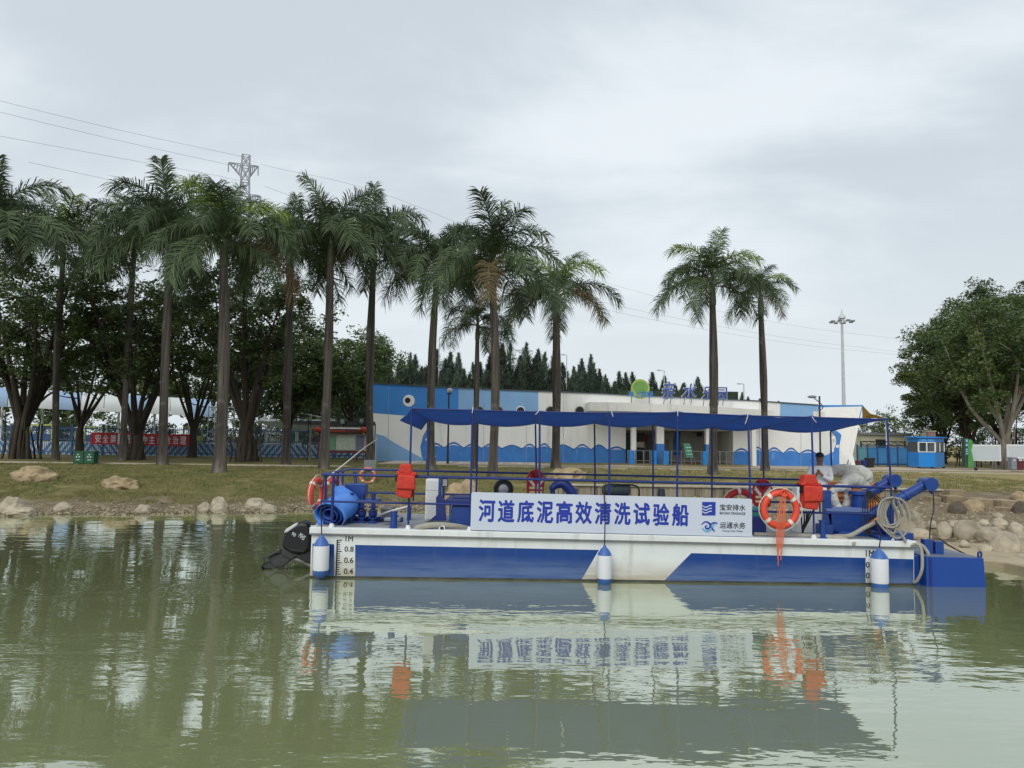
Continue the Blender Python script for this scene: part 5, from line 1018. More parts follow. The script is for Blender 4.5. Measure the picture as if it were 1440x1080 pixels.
# blue fence by the kiosk
f2 = empty('blue_yard_fence', (P(1206, 652, 55).x, 55, GZ), (0, 0, 0), 'blue panelled yard fence between the whale building and the kiosk', 'fence')
fa, fb_ = P(1206, 640, 55).x, P(1291, 640, 55).x; npn = 6; PB = mat('panel_blue', C('3f7db5'), 0.5, 0.12, 1.2)
for i in range(npn):
    xa_ = fa+(fb_-fa)*i/npn; xb_ = fa+(fb_-fa)*(i+1)/npn; mb = MB(); mb.box(xa_+.06, xb_-.06, 55.02, 55.06, GZ+.05, GZ+1.3); wb(mb, 'panel', PB if i % 3 else mat('panel_teal', C('5f93a0'), .5, .1, 1) if i == 0 else PB, f2)
    mb = MB(); mb.box(xa_-.04, xa_+.04, 54.98, 55.1, GZ-.05, GZ+1.5); wb(mb, 'post', FB, f2)
for z_ in (GZ+.12, GZ+1.34): mb = MB(); mb.box(fa, fb_, 54.94, 54.975, z_, z_+.06); wb(mb, 'rail', FB, f2)
gt = empty('dark_gate_frame', (P(1240, 650, 58).x, 58, GZ), (0, 0, 0), 'dark steel frame with truss above the blue yard fence', 'gate frame')
for u in (1211, 1235, 1273): mb = MB(); x_ = P(u, 640, 58).x; mb.tube([(x_, 58, 1.0), (x_, 58, P(u, 620, 58).z)], .06, 6); wb(mb, 'post', DK, gt)
za_, zb_ = P(1240, 621, 58).z, P(1240, 626, 58).z; xa_, xb_ = P(1211, 620, 58).x, P(1273, 620, 58).x
for z_ in (za_, zb_): mb = MB(); mb.tube([(xa_, 58, z_), (xb_, 58, z_)], .04, 6); wb(mb, 'chord', DK, gt)
mb = MB(); 
for i in range(12): mb.tube([(xa_+(xb_-xa_)*i/12, 58, za_ if i % 2 else zb_), (xa_+(xb_-xa_)*(i+1)/12, 58, zb_ if i % 2 else za_)], .025, 5)
wb(mb, 'truss_web', DK, gt, kind='stuff')
ph = empty('pale_hut', (P(1245, 645, 66).x, 66, 1.05), (0, 0, 0), 'cream walled hut behind the blue yard fence', 'hut')
wbx('wall', 1212, 1282, 611, 648, 66, 68, mat('cream_wall', C('b9b8a4'), 0.8, 0.08, 1), ph); wbx('roof', 1210, 1284, 609, 611.2, 65.8, 68.2, GREY, ph); wbx('window', 1232, 1246, 618, 630, 65.95, 65.99, W_DARK, ph)
ys_ = empty('yellow_sail', (P(1228, 640, 62).x, 62, 1.05), (0, 0, 0), 'small yellow shade sail beside the tail of the whale building', 'shade sail')
mb = MB(); mb.add([P(1212, 569, 60.5), P(1224, 582, 61), P(1246, 588, 62), P(1213, 588, 61.5)], [(0, 1, 2, 3)]); o = wb(mb, 'sail', mat('sail_yellow', C('d8bc78'), .7, .08, 1, translucent=.3), ys_); o.modifiers.new('t', 'SOLIDIFY').thickness = .03
mb = MB(); mb.tube([Vector((P(1246, 588, 62).x, 62, 1)), P(1246, 587, 62)], .06, 6); wb(mb, 'pole', WHITE_PLAIN, ys_)
# easel, pots
e2 = empty('white_easel', (P(1195, 655, 49.5).x, 49.5, GZ), (0, 0, 0), 'white A-frame board standing at the tail of the whale', 'sign')
mb = MB(); mb.extr([P(1192, 640, 49.5), P(1199.5, 640, 49.5), P(1203, 654.6, 49.2), P(1195, 654.6, 49.2)], (0, .04, 0)); wb(mb, 'board', KW, e2); mb = MB(); mb.tube([P(1194, 641, 49.6), Vector((P(1191, 655, 49.9).x, 49.9, GZ))], .03, 6); mb.tube([P(1194, 641, 49.55), P(1196, 655, 49.2)], .03, 6); wb(mb, 'leg', DK, e2)
def pot(u0, u1, v0, v1, Y, m, lab):
    a_, b_ = P(u0, v1, Y), P(u1, v0, Y); cx = (a_.x+b_.x)/2; r_ = (b_.x-a_.x)/2; r = empty('flower_pot', (cx, Y, GZ), (0, 0, 0), lab, 'pot'); h_ = b_.z-GZ
    mb = MB(); mb.lathe([(r_*.72, 0), (r_*.95, h_*.85), (r_, h_*.86), (r_, h_), (r_*.88, h_), (r_*.85, h_*.9)], 14); mb.build('pot', m, r, smooth=True); mb = MB(); mb.lathe([(r_*.8, h_*.9), (r_*.6, h_*.96), (.02, h_*1.02)], 10); mb.build('soil', BARK, r)
pot(1202.5, 1210, 648, 656, 49.8, MAR, 'maroon planter pot left of the two others by the yard fence'); pot(1211, 1219, 647, 656, 49.8, BLUE_D, 'dark blue planter pot in the middle by the yard fence'); pot(1216, 1230, 644, 656, 50.6, DK, 'large dark grey planter pot right of the blue one')
# totem, billboards, litter bins
ty = 47.5
tt = empty('green_totem', (P(1384, 658, ty).x, ty, GZ), (0, 0, 0), 'green totem sign with white lettering left of the white billboard', 'sign')
TG = mat('totem_green', C('4f8a4a'), .5, .2, 2); TGD = mat('totem_dark', C('2f4a3a'), .5, .2, 2)
wbx('side_plate', 1357, 1361.5, 616, 656.5, ty, ty+.3, TGD, tt); mb = MB(); mb.extr([P(u, v, ty-.05) for u, v in ((1361.6, 657.5), (1361.6, 622), (1362.5, 619), (1365, 618), (1367.5, 620), (1368, 625), (1366, 633), (1368.5, 645), (1370, 652), (1369.5, 657.5))], (0, .3, 0)); wb(mb, 'front_plate', TG, tt)
for v_ in (618, 624, 631, 634, 637): wbx('faded_lettering', 1358.2, 1361, v_, v_+(3.6 if v_ < 630 else 2), ty-.008, ty-.003, W_PALE, tt)
mb = MB(); q = P(1371, 658.5, ty); mb.ball((q.x, ty-.1, GZ+.1), .1, 10, 8); wb(mb, 'foot_ball', BLACK, tt, smooth=True)
def billboard(u0, u1, v0, v1, Y, lab):
    r = empty('white_billboard', (P((u0+u1)/2, 655, Y).x, Y, GZ), (0, 0, 0), lab, 'billboard', 'blank white billboards'); wbx('frame', u0, u1, v0, v1, Y, Y+.12, KW, r, .01); wbx('panel', u0+1.8, u1-1.8, v0+2, v1-1.6, Y-.012, Y-.002, mat('billboard_panel', C('bcc6c8'), .5, .03, .5), r)
    for u in (u0+8, u1-8): wbx('leg', u, u+1.6, v1+.1, 657.5, Y+.02, Y+.1, STEEL, r)
billboard(1362.5, 1407.5, 625.5, 648, 48.5, 'blank white billboard between the green totem and the forked banyan'); billboard(1417, 1470, 625.5, 648, 48.5, 'blank white billboard right of the forked banyan at the edge')
for u0, u1, m_, lab in ((1423, 1430, GREY, 'grey litter bin before the right billboard'), (1431, 1439.5, MAR, 'maroon litter bin at the right edge')):
    r = empty('litter_bin', (P((u0+u1)/2, 660, 46.2).x, 46.2, GZ), (0, 0, 0), lab, 'bin'); wbx('body', u0, u1, 645.5, 660.5, 46.2, 46.6, m_, r, .02); wbx('hood', u0-.2, u1+.2, 643, 645.3, 46.17, 46.63, KW if m_ is MAR else GREY, r, .02); wbx('label', u0+2, u1-2, 646, 648, 46.19, 46.198, SIGN_W, r)
# ------------------------------------------------------------------ the work boat
BO = Vector((1.8, 14.0, WATER_Z)); TRIM = 0.0101
BR = Matrix.Rotation(TRIM, 3, 'Y'); BRI = BR.transposed()
boat = empty('work_boat', BO, (0, TRIM, 0), 'flat white and blue work boat with a long blue awning, moored on the lake', 'boat')
def B(u, v, d=0.0):
    """boat-local point for pixel (u, v) at d metres behind the near side"""
    return BRI @ (P(u, v, 14.0+d)-BO)
def BX(u, d=0.0): return B(u, 720, d).x
DK_Z = B(860, 751, 0).z; XS, XB, BW = BX(437), BX(1287), 2.75         # deck height, stern, bow, beam
ZB = -0.42
def bbox(nm, u0, u1, v0, v1, d0, d1, m, parent=None, bev=0.0, smooth=False):
    """box from its front face's pixels at depth d0"""
    a = B(u0, v1, d0); b = B(u1, v0, d0); mb = MB(); mb.box(a.x, b.x, d0, d1, a.z, b.z); return mb.build(nm, m, parent or boat, bevel=bev)
DECKM = mat('deck_grey', C('8d9296'), 0.7, 0.15, 2, bump=0.15, patch=(C('5f5a50'), 1.6, 0.5, 0.75, (1, 1, 1)))
mb = MB(); mb.box(XS+.03, XB-.03, 0.0, BW, ZB, DK_Z-0.13); hull = mb.build('hull', WHITE, boat, bevel=0.01)
mb = MB(); mb.box(XS, XB, -0.05, BW+.05, DK_Z-0.128, DK_Z); mb.build('gunwale', WHITE, boat, bevel=0.012)
mb = MB(); mb.box(XS+.08, XB-.08, 0.12, BW-.1, DK_Z+.002, DK_Z+.012); mb.build('deck', DECKM, boat)
# painted livery on the near side (a skin a few mm thick)
vt = lambda u: interp(u, [(437, 764.3), (500, 766.2), (841, 773.3), (972, 777.8), (1217, 784.5), (1287, 786.5)])
def skin(nm, uv, m, off=0.004):
    pts = [B(u, v, 0) for u, v in uv]; mb = MB(); mb.prism([(p.x, p.z) for p in pts], -off, -0.001); return mb.build(nm, m, hull)
for nm, uv in (('blue_band', [(439.5, vt(439)), (470, vt(470)), (470, 835), (439.5, 835)]), ('blue_band', [(499.5, vt(499)), (672, vt(672)), (842, vt(842)), (806, 835), (499.5, 835)]), ('blue_band', [(972, vt(972)), (1100, vt(1100)), (1217, vt(1217)), (1217, 840), (911, 840)]), ('blue_band', [(1228, vt(1228)), (1284.5, vt(1284)), (1284.5, 840), (1228, 840)])): skin(nm, uv, HULL_BLUE)
SCUM = mat('waterline_scum', C('4a4c44'), 0.9, 0.4, 3, stretch=(1, 1, 4), bump=0.3)
mb = MB(); mb.box(XS+.02, XB-.02, -0.012, -0.004, -0.25, 0.035); o = mb.build('waterline_scum', SCUM, hull)
# match the true waterline: a thin horizontal band (boat is trimmed by the bow)
o.rotation_euler = (0, -TRIM, 0)
INK = mat('black_lettering', C('17181b'), 0.5, 0.05, 3)
def htext(nm, s, u0, u1, v0, v1, m, parent, y=-0.003, **k):
    a, b = B(u0, v1, 0), B(u1, v0, 0); return text(nm, s, a.x, b.x, a.z, b.z, y, m, parent, **k)
for s, u0, u1, v0, v1 in (('1M', 486, 496.5, 754, 761), ('0.8', 484.5, 497.5, 768.5, 775.5), ('0.6', 484, 497, 784, 791.5), ('0.4', 483.5, 496.5, 799.5, 807)): htext('draught_number', s, u0, u1, v0, v1, INK, hull, bold=0.01)
for s, u0, u1, v0, v1 in (('1M', 1217.5, 1229, 774, 782.5), ('0.8', 1217.5, 1231, 790.5, 798), ('0.6', 1217.5, 1231, 805.5, 813), ('0.4', 1217.5, 1231, 820.5, 828)): htext('draught_number', s, u0, u1, v0, v1, INK, hull, bold=0.01)
a = B(474.5, 759, 0); b = B(473, 812, 0); mb = MB(); mb.box(a.x-.012, a.x+.012, -.005, -.001, b.z-.05, a.z); mb.build('draught_scale', INK, hull)
for i in range(17):
    z = a.z-0.006-i*0.04; long = i % 5 == 0; mb = MB(); mb.box(a.x+.013, a.x+(.085 if long else .055), -.005, -.001, z-.008, z+.008); mb.build('scale_tick', INK, hull)
mb = MB(); zr_ = B(860, 752, 0).z; mb.box(XS+.01, XB-.01, -.062, -.052, DK_Z-.125, DK_Z-.10); mb.build('rubbing_strip', STEEL, hull)
# canopy posts and guard rails
RZ = DK_Z+0.945; MZ = DK_Z+0.46
near = [BX(466), BX(574), BX(661), BX(758), BX(857), BX(953), BX(1056), BX(1146), BX(1256)]
far = [BX(470, 2.6), BX(600, 2.5), BX(669, 2.5), BX(753, 2.5), BX(836, 2.5), BX(918, 2.5), BX(1001, 2.5), BX(1074, 2.5), BX(1170, 2.5)]
def tb(nm, pts, r, m=BLUE_D, parent=None, n=8, smooth=50): mb = MB(); mb.tube(pts, r, n); return mb.build(nm, m, parent or boat, smooth=smooth)
near_top_v = [(574, 579, 574.5), (661, 664.5, 577), (758, 759, 579.5), (857, 857, 581), (953, 953, 580.5), (1056, 1052, 585), (1146, 1141, 587), (1256, 1247, 590)]
far_top_v = [(600, 603, 592), (669, 672, 597), (753, 753, 597), (836, 836, 597), (918, 918, 599), (1001, 1001, 603), (1074, 1072, 603), (1170, 1168, 607)]
NT = [B(t, v, 0.06) for _, t, v in near_top_v]; FT = [B(t, v, 2.5) for _, t, v in far_top_v]
for x, t in zip(near[1:], NT): tb('canopy_post', [(x, 0.06, DK_Z), (x, 0.06, RZ), t], 0.019)
for x, t in zip(far[1:], FT): tb('canopy_post', [(x, 2.5, DK_Z), (x, 2.5, RZ), t], 0.018)
for x in near[:1]: tb('rail_post', [(x, 0.06, DK_Z), (x, 0.06, RZ)], 0.028)
tb('rail_post', [(BX(450), 0.35, DK_Z), (BX(450), 0.35, RZ)], 0.024); tb('rail_post', [(BX(480, 2.5), 2.5, DK_Z), (BX(480, 2.5), 2.5, RZ)], 0.024)
for z in (RZ, MZ):
    tb('guard_rail', [(near[0]-.2, 0.06, z), (near[-1], 0.06, z)], 0.024 if z == RZ else 0.02)
    tb('guard_rail', [(near[0]-.2, 2.5, z), (far[-1], 2.5, z)], 0.022)
    tb('guard_rail', [(near[0]-.2, 0.06, z), (near[0]-.2, 2.5, z)], 0.024)
tb('rail_post', [(near[0]-.2, 1.3, DK_Z), (near[0]-.2, 1.3, RZ)], 0.022)
FOOT = MB(); FOOT.lathe([(0.055, 0), (0.05, 0.02), (0.03, 0.07)], 10); fo = None
for x in near:
    if fo is None: fo = FOOT.build('post_foot', WHITE_PLAIN, boat); fo.location = (x, 0.06, DK_Z+.001)
    else: inst('post_foot', fo.data, boat, (x, 0.06, DK_Z+.001))
# awning: panels between the posts, sagging cloth
AW = mat('awning_blue', C('5f88c6'), 0.75, 0.07, 1.2, bump=0.15, bscale=10, translucent=0.55)
mb = MB(); NX, NYC = 8, 6; first = True
rows = []
for i in range(len(NT)-1):
    for k in range(NX if i < len(NT)-2 else NX+1):
        t = k/NX; a = NT[i].lerp(NT[i+1], t); b = FT[i].lerp(FT[i+1], t); sag = 4*t*(1-t)
        r = []
        for j in range(NYC+1):
            s = j/NYC; p = a.lerp(b, s); p.z += 0.03-0.055*sag*(0.35+0.65*math.sin(math.pi*s))-0.05*sag*(s > 0.98)-0.025*sag*(s < 0.02); p.y += 0.03*sag*(1-2*s)
            p.z += 0.006*mnoise.noise((p.x*3, p.y*3, 0)); r.append(p)
        rows.append(r)
# drooping flap at the stern end
fl = [[B(562, 591, 0.02).lerp(B(592, 604.5, 2.0), j/NYC) for j in range(NYC+1)], [B(571, 583, .04).lerp(B(598, 596, 2.2), j/NYC) for j in range(NYC+1)]]
rows = fl+rows
V_ = [p for r in rows for p in r]; n_ = NYC+1
mb.add(V_, [(i*n_+j, i*n_+j+1, (i+1)*n_+j+1, (i+1)*n_+j) for i in range(len(rows)-1) for j in range(NYC)])
aw = mb.build('awning', AW, boat, smooth=60); sm = aw.modifiers.new('thick', 'SOLIDIFY'); sm.thickness = 0.012
for a, b in zip(NT, FT):
    pth = [a.lerp(b, s)+Vector((0, 0, 0.012+0.07*math.sin(math.pi*s))) for s in np.linspace(0, 1, 9)]; tb('awning_bow', [p-Vector((0, 0, .055*math.sin(math.pi*k/8))) for k, p in enumerate(pth)], 0.014)
tb('awning_edge_tube', [NT[0]]+NT[1:], 0.014)
CORD = mat('white_cord', C('d3d0c4'), 0.8, 0.1, 5)
for k_, (u, v, du, dv) in enumerate(((665, 572, -1, 9), (758, 577, -5, 6), (860, 578, 2, 8), (953, 576, 0, 9), (1052, 582, -4, 14), (1142, 586, 6, 8), (722, 604, -3, 8), (796, 607, -5, 16))):
    tb('tie_cord', arc([B(u, v, -.01), B(u+du*.4, v+dv*.5, -.02), B(u+du, v+dv, -.01)], 8), 0.008, CORD, n=5)
# deck bollards
for u, v0, v1 in ((553, 719, 742.5), (1158, 736, 761)):
    a = B(u, v1, .12); b = B(u, v0, .12); mb = MB(); mb.lathe([(0.085, 0), (0.085, 0.02), (0.06, 0.03), (0.06, b.z-a.z-.02), (0.072, b.z-a.z-.018), (0.072, b.z-a.z)], 12, Matrix.Translation((a.x, .16, DK_Z))); mb.build('bollard', BLUE, boat, smooth=True)
# stern gear: three valves on a manifold, blue cabinet, bench
for u in (494, 509, 524.5):
    x = BX(u, .75); mb = MB(); mb.lathe([(0.09, 0), (0.09, .03), (.045, .035), (.045, .08), (.085, .085), (.085, .105)], 14, Matrix.Translation((x, .75, DK_Z+.012))); vl = mb.build('valve', BLUE, boat, smooth=True)
    mb = MB(); mb.ball((x, .75, DK_Z+.2), (.085, .085, .1), 12, 8); mb.build('valve_body', BLUE_D, vl, smooth=True)
    mb = MB(); mb.lathe([(.085, .29), (.085, .312), (.04, .315), (.04, .56)], 14, Matrix.Translation((x, .75, DK_Z+.012))); mb.build('riser', BLUE_D, vl, smooth=True)
    mb = MB(); mb.tube([(x-.02, .65, DK_Z+.24), (x+.11, .62, DK_Z+.27)], .014, 6); mb.build('lever', WHITE_PLAIN if u == 507 else BLACK, vl)
bbox('bench_top', 487, 530, 703.5, 706.5, .7, 1.2, BLUE, bev=.01)
bbox('manifold_pipe', 480, 566, 728, 733, 1.0, 1.15, BLUE_D, bev=.03); bbox('manifold_cover', 540, 562, 729, 733, .5, .72, GREY, bev=.01)
bc = bbox('blue_cabinet', 484, 514, 681, 699.5, 1.0, 1.3, BLUE, bev=.012); bbox('cabinet_stem', 497, 500.5, 699, 735, 1.1, 1.16, BLUE_D, bc)
tb('sensor_pole', [B(500, 690, 1.6), B(500, 664, 1.6), B(497, 664, 1.6)], .03)
tb('deck_pipe', [B(560, 727, 1.2), B(520, 735, 1.2)], .05, BLUE_D); bbox('pump_block', 535, 552, 714, 733, 1.6, 2.0, STEEL, bev=.03)
bbox('rear_stanchion', 572, 578, 712, 738, 1.4, 1.5, BLUE); tb('deck_conduit', arc([B(520, 735, 1.3), B(540, 722, 1.4), B(575, 712, 1.5)], 10), .02, WHITE_PLAIN)
# white control cabinet amidships and blue column
wc = bbox('control_cabinet', 597, 620, 674, 732, 1.0, 1.45, WHITE, bev=.02); bbox('cabinet_door', 598.5, 619, 691, 730, .985, .998, WHITE_PLAIN, wc, bev=.005); bbox('cabinet_door', 598.5, 619, 676, 689.5, .985, .998, WHITE_PLAIN, wc, bev=.005)
bbox('lift_column', 615, 620.5, 673, 732, .6, .72, BLUE); bbox('lift_column', 621, 625, 685, 732, .7, .8, BLUE_D)
bbox('control_screen', 621, 630, 669, 685, .62, .66, BLACK, bev=.01); a_ = bbox('screen_glass', 622.5, 629, 674, 683.5, .612, .618, GREY)
mb = MB(); mb.extr([B(604, 732, .5), B(627, 732, .5), B(625, 705, .5), B(618, 693, .5), B(613, 700, .5), B(613, 724, .5)], (0, .12, 0)); mb.build('column_bracket', BLUE_D, boat)
tk_ = bbox('blue_tank', 634, 661.5, 712, 744, .55, 1.6, BLUE, bev=.015); bbox('tank_rim', 626, 662, 703.5, 710.5, .5, 1.65, BLUE_D, bev=.01); bbox('tank_leg', 631, 634, 711, 744, .52, .6, BLUE); bbox('tank_lid', 636, 660, 700, 703, .8, 1.5, BLUE_D)
tb('drain_stub', [B(621.5, 743, .1), B(621.5, 743, .4)], .055, WHITE_PLAIN, n=14); mb = MB(); q = B(621.5, 743, .095); mb.lathe([(.036, 0), (.036, .004)], 12, Matrix.Translation(q) @ Matrix.Rotation(math.pi/2, 4, 'X')); mb.build('stub_bore', BLACK, boat)
# midship machinery seen above the banner
mb = MB(); q = B(708, 688, 1.7); M = Matrix.Translation(q) @ Matrix.Rotation(math.pi/2, 4, 'X'); mb.lathe([(.20, -.15), (.20, .02), (.16, .05), (.15, .02)], 24, M); fh = mb.build('fan_housing', BLACK, boat, smooth=True); mb = MB(); mb.lathe([(.10, .03), (.10, .05), (.03, .07)], 16, M); mb.build('fan_hub', GREY, fh, smooth=True); bbox('fan_stand', 700, 716, 698, 742, 1.65, 1.9, BLUE_D)
mb = MB(); mb.tube(arc([B(778, 697, 1.2), B(777, 687, 1.2), B(784, 681, 1.2), B(794, 681, 1.2), B(806, 697, 1.2), B(810, 720, 1.2)], 20), [.05]*4+[.07]*4+[.09]*4+[.1]*9, 12); mb.build('pump_elbow', BLUE_D, boat, smooth=True)
bbox('pump_base', 785, 822, 705, 748, 1.1, 1.8, BLUE_D, bev=.03); tb('pump_spindle', [B(812, 700, 1.3), B(812, 688, 1.3)], .02, STEEL); bbox('spindle_cap', 808.5, 815, 686.5, 689.5, 1.26, 1.34, STEEL)
mb = MB(); q0, q1 = B(847, 689, 1.6), B(886, 689, 1.6); mb.tube([q0, q0.lerp(q1, .08), q0.lerp(q1, .1), q0.lerp(q1, .9), q1], [.08, .09, .125, .125, .09], 14); mo = mb.build('motor', mat('motor_grey_green', C('3d4a4c'), .5, .15, 3), boat, smooth=True); bbox('motor_terminal', 858, 874, 680.5, 684, 1.55, 1.65, BLACK, mo); bbox('motor_stand', 850, 884, 697, 745, 1.5, 1.8, BLUE_D)
tb('cable_drop', arc([B(862, 684, 1.5), B(872, 682, 1.5), B(896, 684, 1.5), B(899, 700, 1.5)], 12), .018, BLACK)
mb = MB(); mb.tube([B(930, 698, 1.9), B(930, 687, 1.9)], [.09, .07], 12); mb.build('filter_pot', mat('filter_grey', C('3a4550'), .5), boat, smooth=True)
# teal and blue boxes right of the banner, white cabinet
bbox('teal_box', 1057, 1071, 714, 728, .5, .9, mat('teal_paint', C('2d7d76'), .5, .1, 3), bev=.02); bbox('blue_chest', 1057, 1078, 727, 751, .4, 1.0, BLUE_D, bev=.02)
wc2 = bbox('control_cabinet', 1121, 1163.5, 686, 752, .9, 1.2, WHITE, bev=.02); bbox('cabinet_door', 1124, 1160, 711, 750, .885, .897, WHITE_PLAIN, wc2, bev=.006); bbox('cabinet_door', 1124, 1160, 689, 708, .885, .897, WHITE_PLAIN, wc2, bev=.006); bbox('name_plate', 1148, 1160, 703, 706, .878, .883, STEEL, wc2)
bbox('cabinet_column', 1161, 1169, 690, 752, .7, .85, BLUE)
for k_ in range(6): tb('cable', arc([B(1127+k_*3.2, 718, .6), B(1127+k_*2.4+math.sin(k_)*2, 732, .6), B(1128+k_*.5, 744, .6), B(1128, 753, .6)], 12), .014, BLACK, n=5)
# hopper, slewing arms with round end plates
mb = MB(); mb.extr([B(1163, 718, .7), B(1222, 719, .7), B(1222, 752, .7), B(1170, 752, .7)], (0, .9, 0)); hp = mb.build('hopper', BLUE, boat, bevel=.01)
bbox('hopper_lip', 1162.5, 1223, 716.5, 719, .66, 1.64, mat('worn_blue', C('6f83b5'), .5, .15, 3), hp)
def arm(p0, p1, r, nm, disc_r):
    a, b = Vector(p0), Vector(p1); o = tb(nm, [a, b], r, BLUE, n=20); d = (b-a).normalized(); q = b+d*.02
    M = Matrix.Translation(q) @ Matrix.Rotation(math.pi/2, 4, 'X')
    mb = MB(); mb.lathe([(disc_r, -.16), (disc_r, .16)], 24, M); e = mb.build('end_drum', BLUE, o, smooth=True, bevel=.01)
    mb = MB(); mb.lathe([(disc_r*1.08, .161), (disc_r*1.08, .185)], 24, M); mb.build('end_plate', BLUE, e, smooth=True)
    mb = MB(); mb.tube([q+Vector((.0, -.1, -disc_r*.8)), q+Vector((.05, -.1, -disc_r*1.5))], .03, 6); mb.build('lug', BLUE_D, e)
    for t in (.06, .78):
        c = a.lerp(b, t); mb = MB(); mb.tube([c-d*.035, c+d*.035], r*1.14, 20); mb.build('collar', BLUE, o, smooth=50)
    return o
arm(B(1172, 752, .8), B(1302, 681, .8), .095, 'suction_arm', .118)
arm(B(1180, 718, 1.7), B(1252, 676, 1.7), .098, 'suction_arm', .12)
mb = MB(); mb.lathe([(.17, 0), (.17, .06), (.15, .08), (.15, .42), (.2, .44), (.2, .5)], 20, Matrix.Translation(B(1209, 727, 1.2))); mb.build('slewing_head', BLUE, boat, smooth=True)
mb = MB(); mb.extr([B(1232, 757, .5), B(1262, 757, .5), B(1252, 735, .5)], (0, .5, 0)); mb.build('gusset', BLUE_D, boat)
bbox('deck_plinth', 1180, 1285, 750, 757.5, .45, 2.3, BLUE, bev=.01); bbox('plinth_plate', 1236, 1275, 755.5, 762, .02, .4, BLUE, bev=.01); bbox('winch_box', 1158, 1172, 739, 758, .3, .7, BLUE, bev=.02)
bbox('hose_mast', 1246, 1257, 700, 757, .3, .42, BLUE)
# grey suction hoses lying on deck
HOSE = mat('grey_hose', C('a19d92'), .6, .12, 6, bump=.3, bscale=40)
tb('deck_hose', arc([B(584, 743.5, .05), B(592, 741, .06), B(612, 738, .12), B(640, 740, .25), B(662, 744.5, .4)], 20), .055, HOSE, n=12)
tb('deck_hose', arc([B(1060, 752, .3), B(1100, 753.5, .25), B(1140, 754, .2), B(1180, 757, .1), B(1203, 766, -.04)], 24), .05, HOSE, n=12)
tb('deck_hose', arc([B(1174, 754, .25), B(1195, 753, .1), B(1216, 742, .05), B(1235, 733, .2)], 18), .04, HOSE, n=10)
# bow pontoon
px0, px1 = BX(1303, -.1), BX(1382, -.1); pz1 = B(1340, 784, -.1).z; pzw = pz1
PON = mat('pontoon_blue', C('1c4798'), .4, .08, 1.5, patch=(C('6b82b0'), 5, .66, .78, (1, 1, 1)))
mb = MB(); mb.hexa([(px0-.02, -.1, -.42), (px1+.06, -.1, -.42), (px1+.06, 2.4, -.42), (px0-.02, 2.4, -.42), (px0-.02, -.1, pz1), (px1, -.1, pz1), (px1, 2.4, pz1), (px0-.02, 2.4, pz1)])
pn = mb.build('bow_pontoon', PON, boat, bevel=.008)
mb = MB(); mb.box(px0+.02, px1-.03, -.06, 2.36, pz1+.001, pz1+.006); mb.build('pontoon_deck', mat('pontoon_deck', C('6d7686'), .7, .25, 2), pn)
mb = MB(); mb.box(XB+.004, px0-.03, .12, 2.2, -.42, pz1-.02); mb.build('coupling_block', PON, pn)
mb = MB(); mb.box(px0+.03, px0+.08, -.108, -.102, -.3, pz1-.01); mb.build('weld_seam', BLUE_D, pn)
for u0, u1, v0 in ((1300.5, 1312, 759), (1316, 1327.5, 762)): bl_ = bbox('pontoon_bollard', u0, u1, v0, 786, .25, .40, BLUE, pn, bev=.01)
tb('lifting_eye', arc([B(1376, 784, -.05), B(1375.5, 778, -.05), B(1378, 776, -.05), B(1380, 778, -.05), B(1379.5, 784, -.05)], 14), .018, BLUE_D, pn)
tb('fuel_hose', arc([B(1279, 768, -.02), B(1290, 765, -.1), B(1296, 775, -.16), B(1296.5, 800, -.18), B(1290, 816, -.1), B(1285, 819, -.04)], 24), .028, HOSE, boat, n=10)
tb('coupling_hose', arc([B(1281, 765, .3), B(1295, 766, .25), B(1304, 776, .1), B(1306, 784, .1)], 14), .03, HOSE, boat, n=10)
CH = mat('rusty_chain', C('3b3430'), .7, .3, 4)
for k_ in range(5): tb('tangled_chain', arc([B(1300+k_*4, 784, .5+.1*k_), B(1306+k_*4, 776-2*(k_ % 2), .55), B(1313+k_*3, 783, .6)], 10), .022, CH, pn, n=5)

# ------------------------------------------------------------------ things carried by the boat (placed in world through the boat's frame)
def Bw(u, v, d=0.0): return P(u, v, 14.0+d)
def carried(name, u, v, d, label, cat, group=None):
    o = empty(name, Bw(u, v, d), (0, TRIM, 0), label, cat, group); return o
# name board
BOARD = mat('board_white', C('ccd4e4'), .5, .02, 1); BTX = mat('board_blue_ink', C('2138a0'), .5, .04, 2); BBK = mat('board_black_ink', C('1a1d24'), .5); BLT = mat('logo_light_blue', C('7fb3dc'), .5)
p00, p01, p10 = Bw(661.5, 745.2, -.03), Bw(661.5, 692, -.03), Bw(1057.5, 754.8, -.03)
bdl = empty('name_board', p00, (0, math.atan2(-(p10.z-p00.z), p10.x-p00.x), 0), 'long white board with blue Chinese characters hung on the boat rail', 'sign board')
BL = math.hypot(p10.x-p00.x, p10.z-p00.z); BHt = p01.z-p00.z
def rrect(x0, x1, z0, z1, r, n=4):
    o = []
    for cx, cz, a0 in ((x1-r, z1-r, 0), (x0+r, z1-r, 90), (x0+r, z0+r, 180), (x1-r, z0+r, 270)):
        for k in range(n+1): a = math.radians(a0+90*k/n); o.append((cx+r*math.cos(a), cz+r*math.sin(a)))
    return o
mb = MB(); mb.prism(rrect(0, BL, 0, BHt, .03), 0, .02); mb.build('panel', BOARD, bdl)
fx = lambda u: (u-661.5)/(1057.5-661.5)*BL
fz = lambda u, v: BHt*(1-(v-(692+(u-661.5)*.0248))/53.0)
for i, ch in enumerate('河道底泥高效清洗试验船'):
    u0 = 673+i*27.25; vv = 703+(u0-673)*.0225
    text('character', ch, fx(u0), fx(u0+22.0), fz(u0+11, vv+30), fz(u0+11, vv), -.002, BTX, bdl, bold=.034, depth=.003)
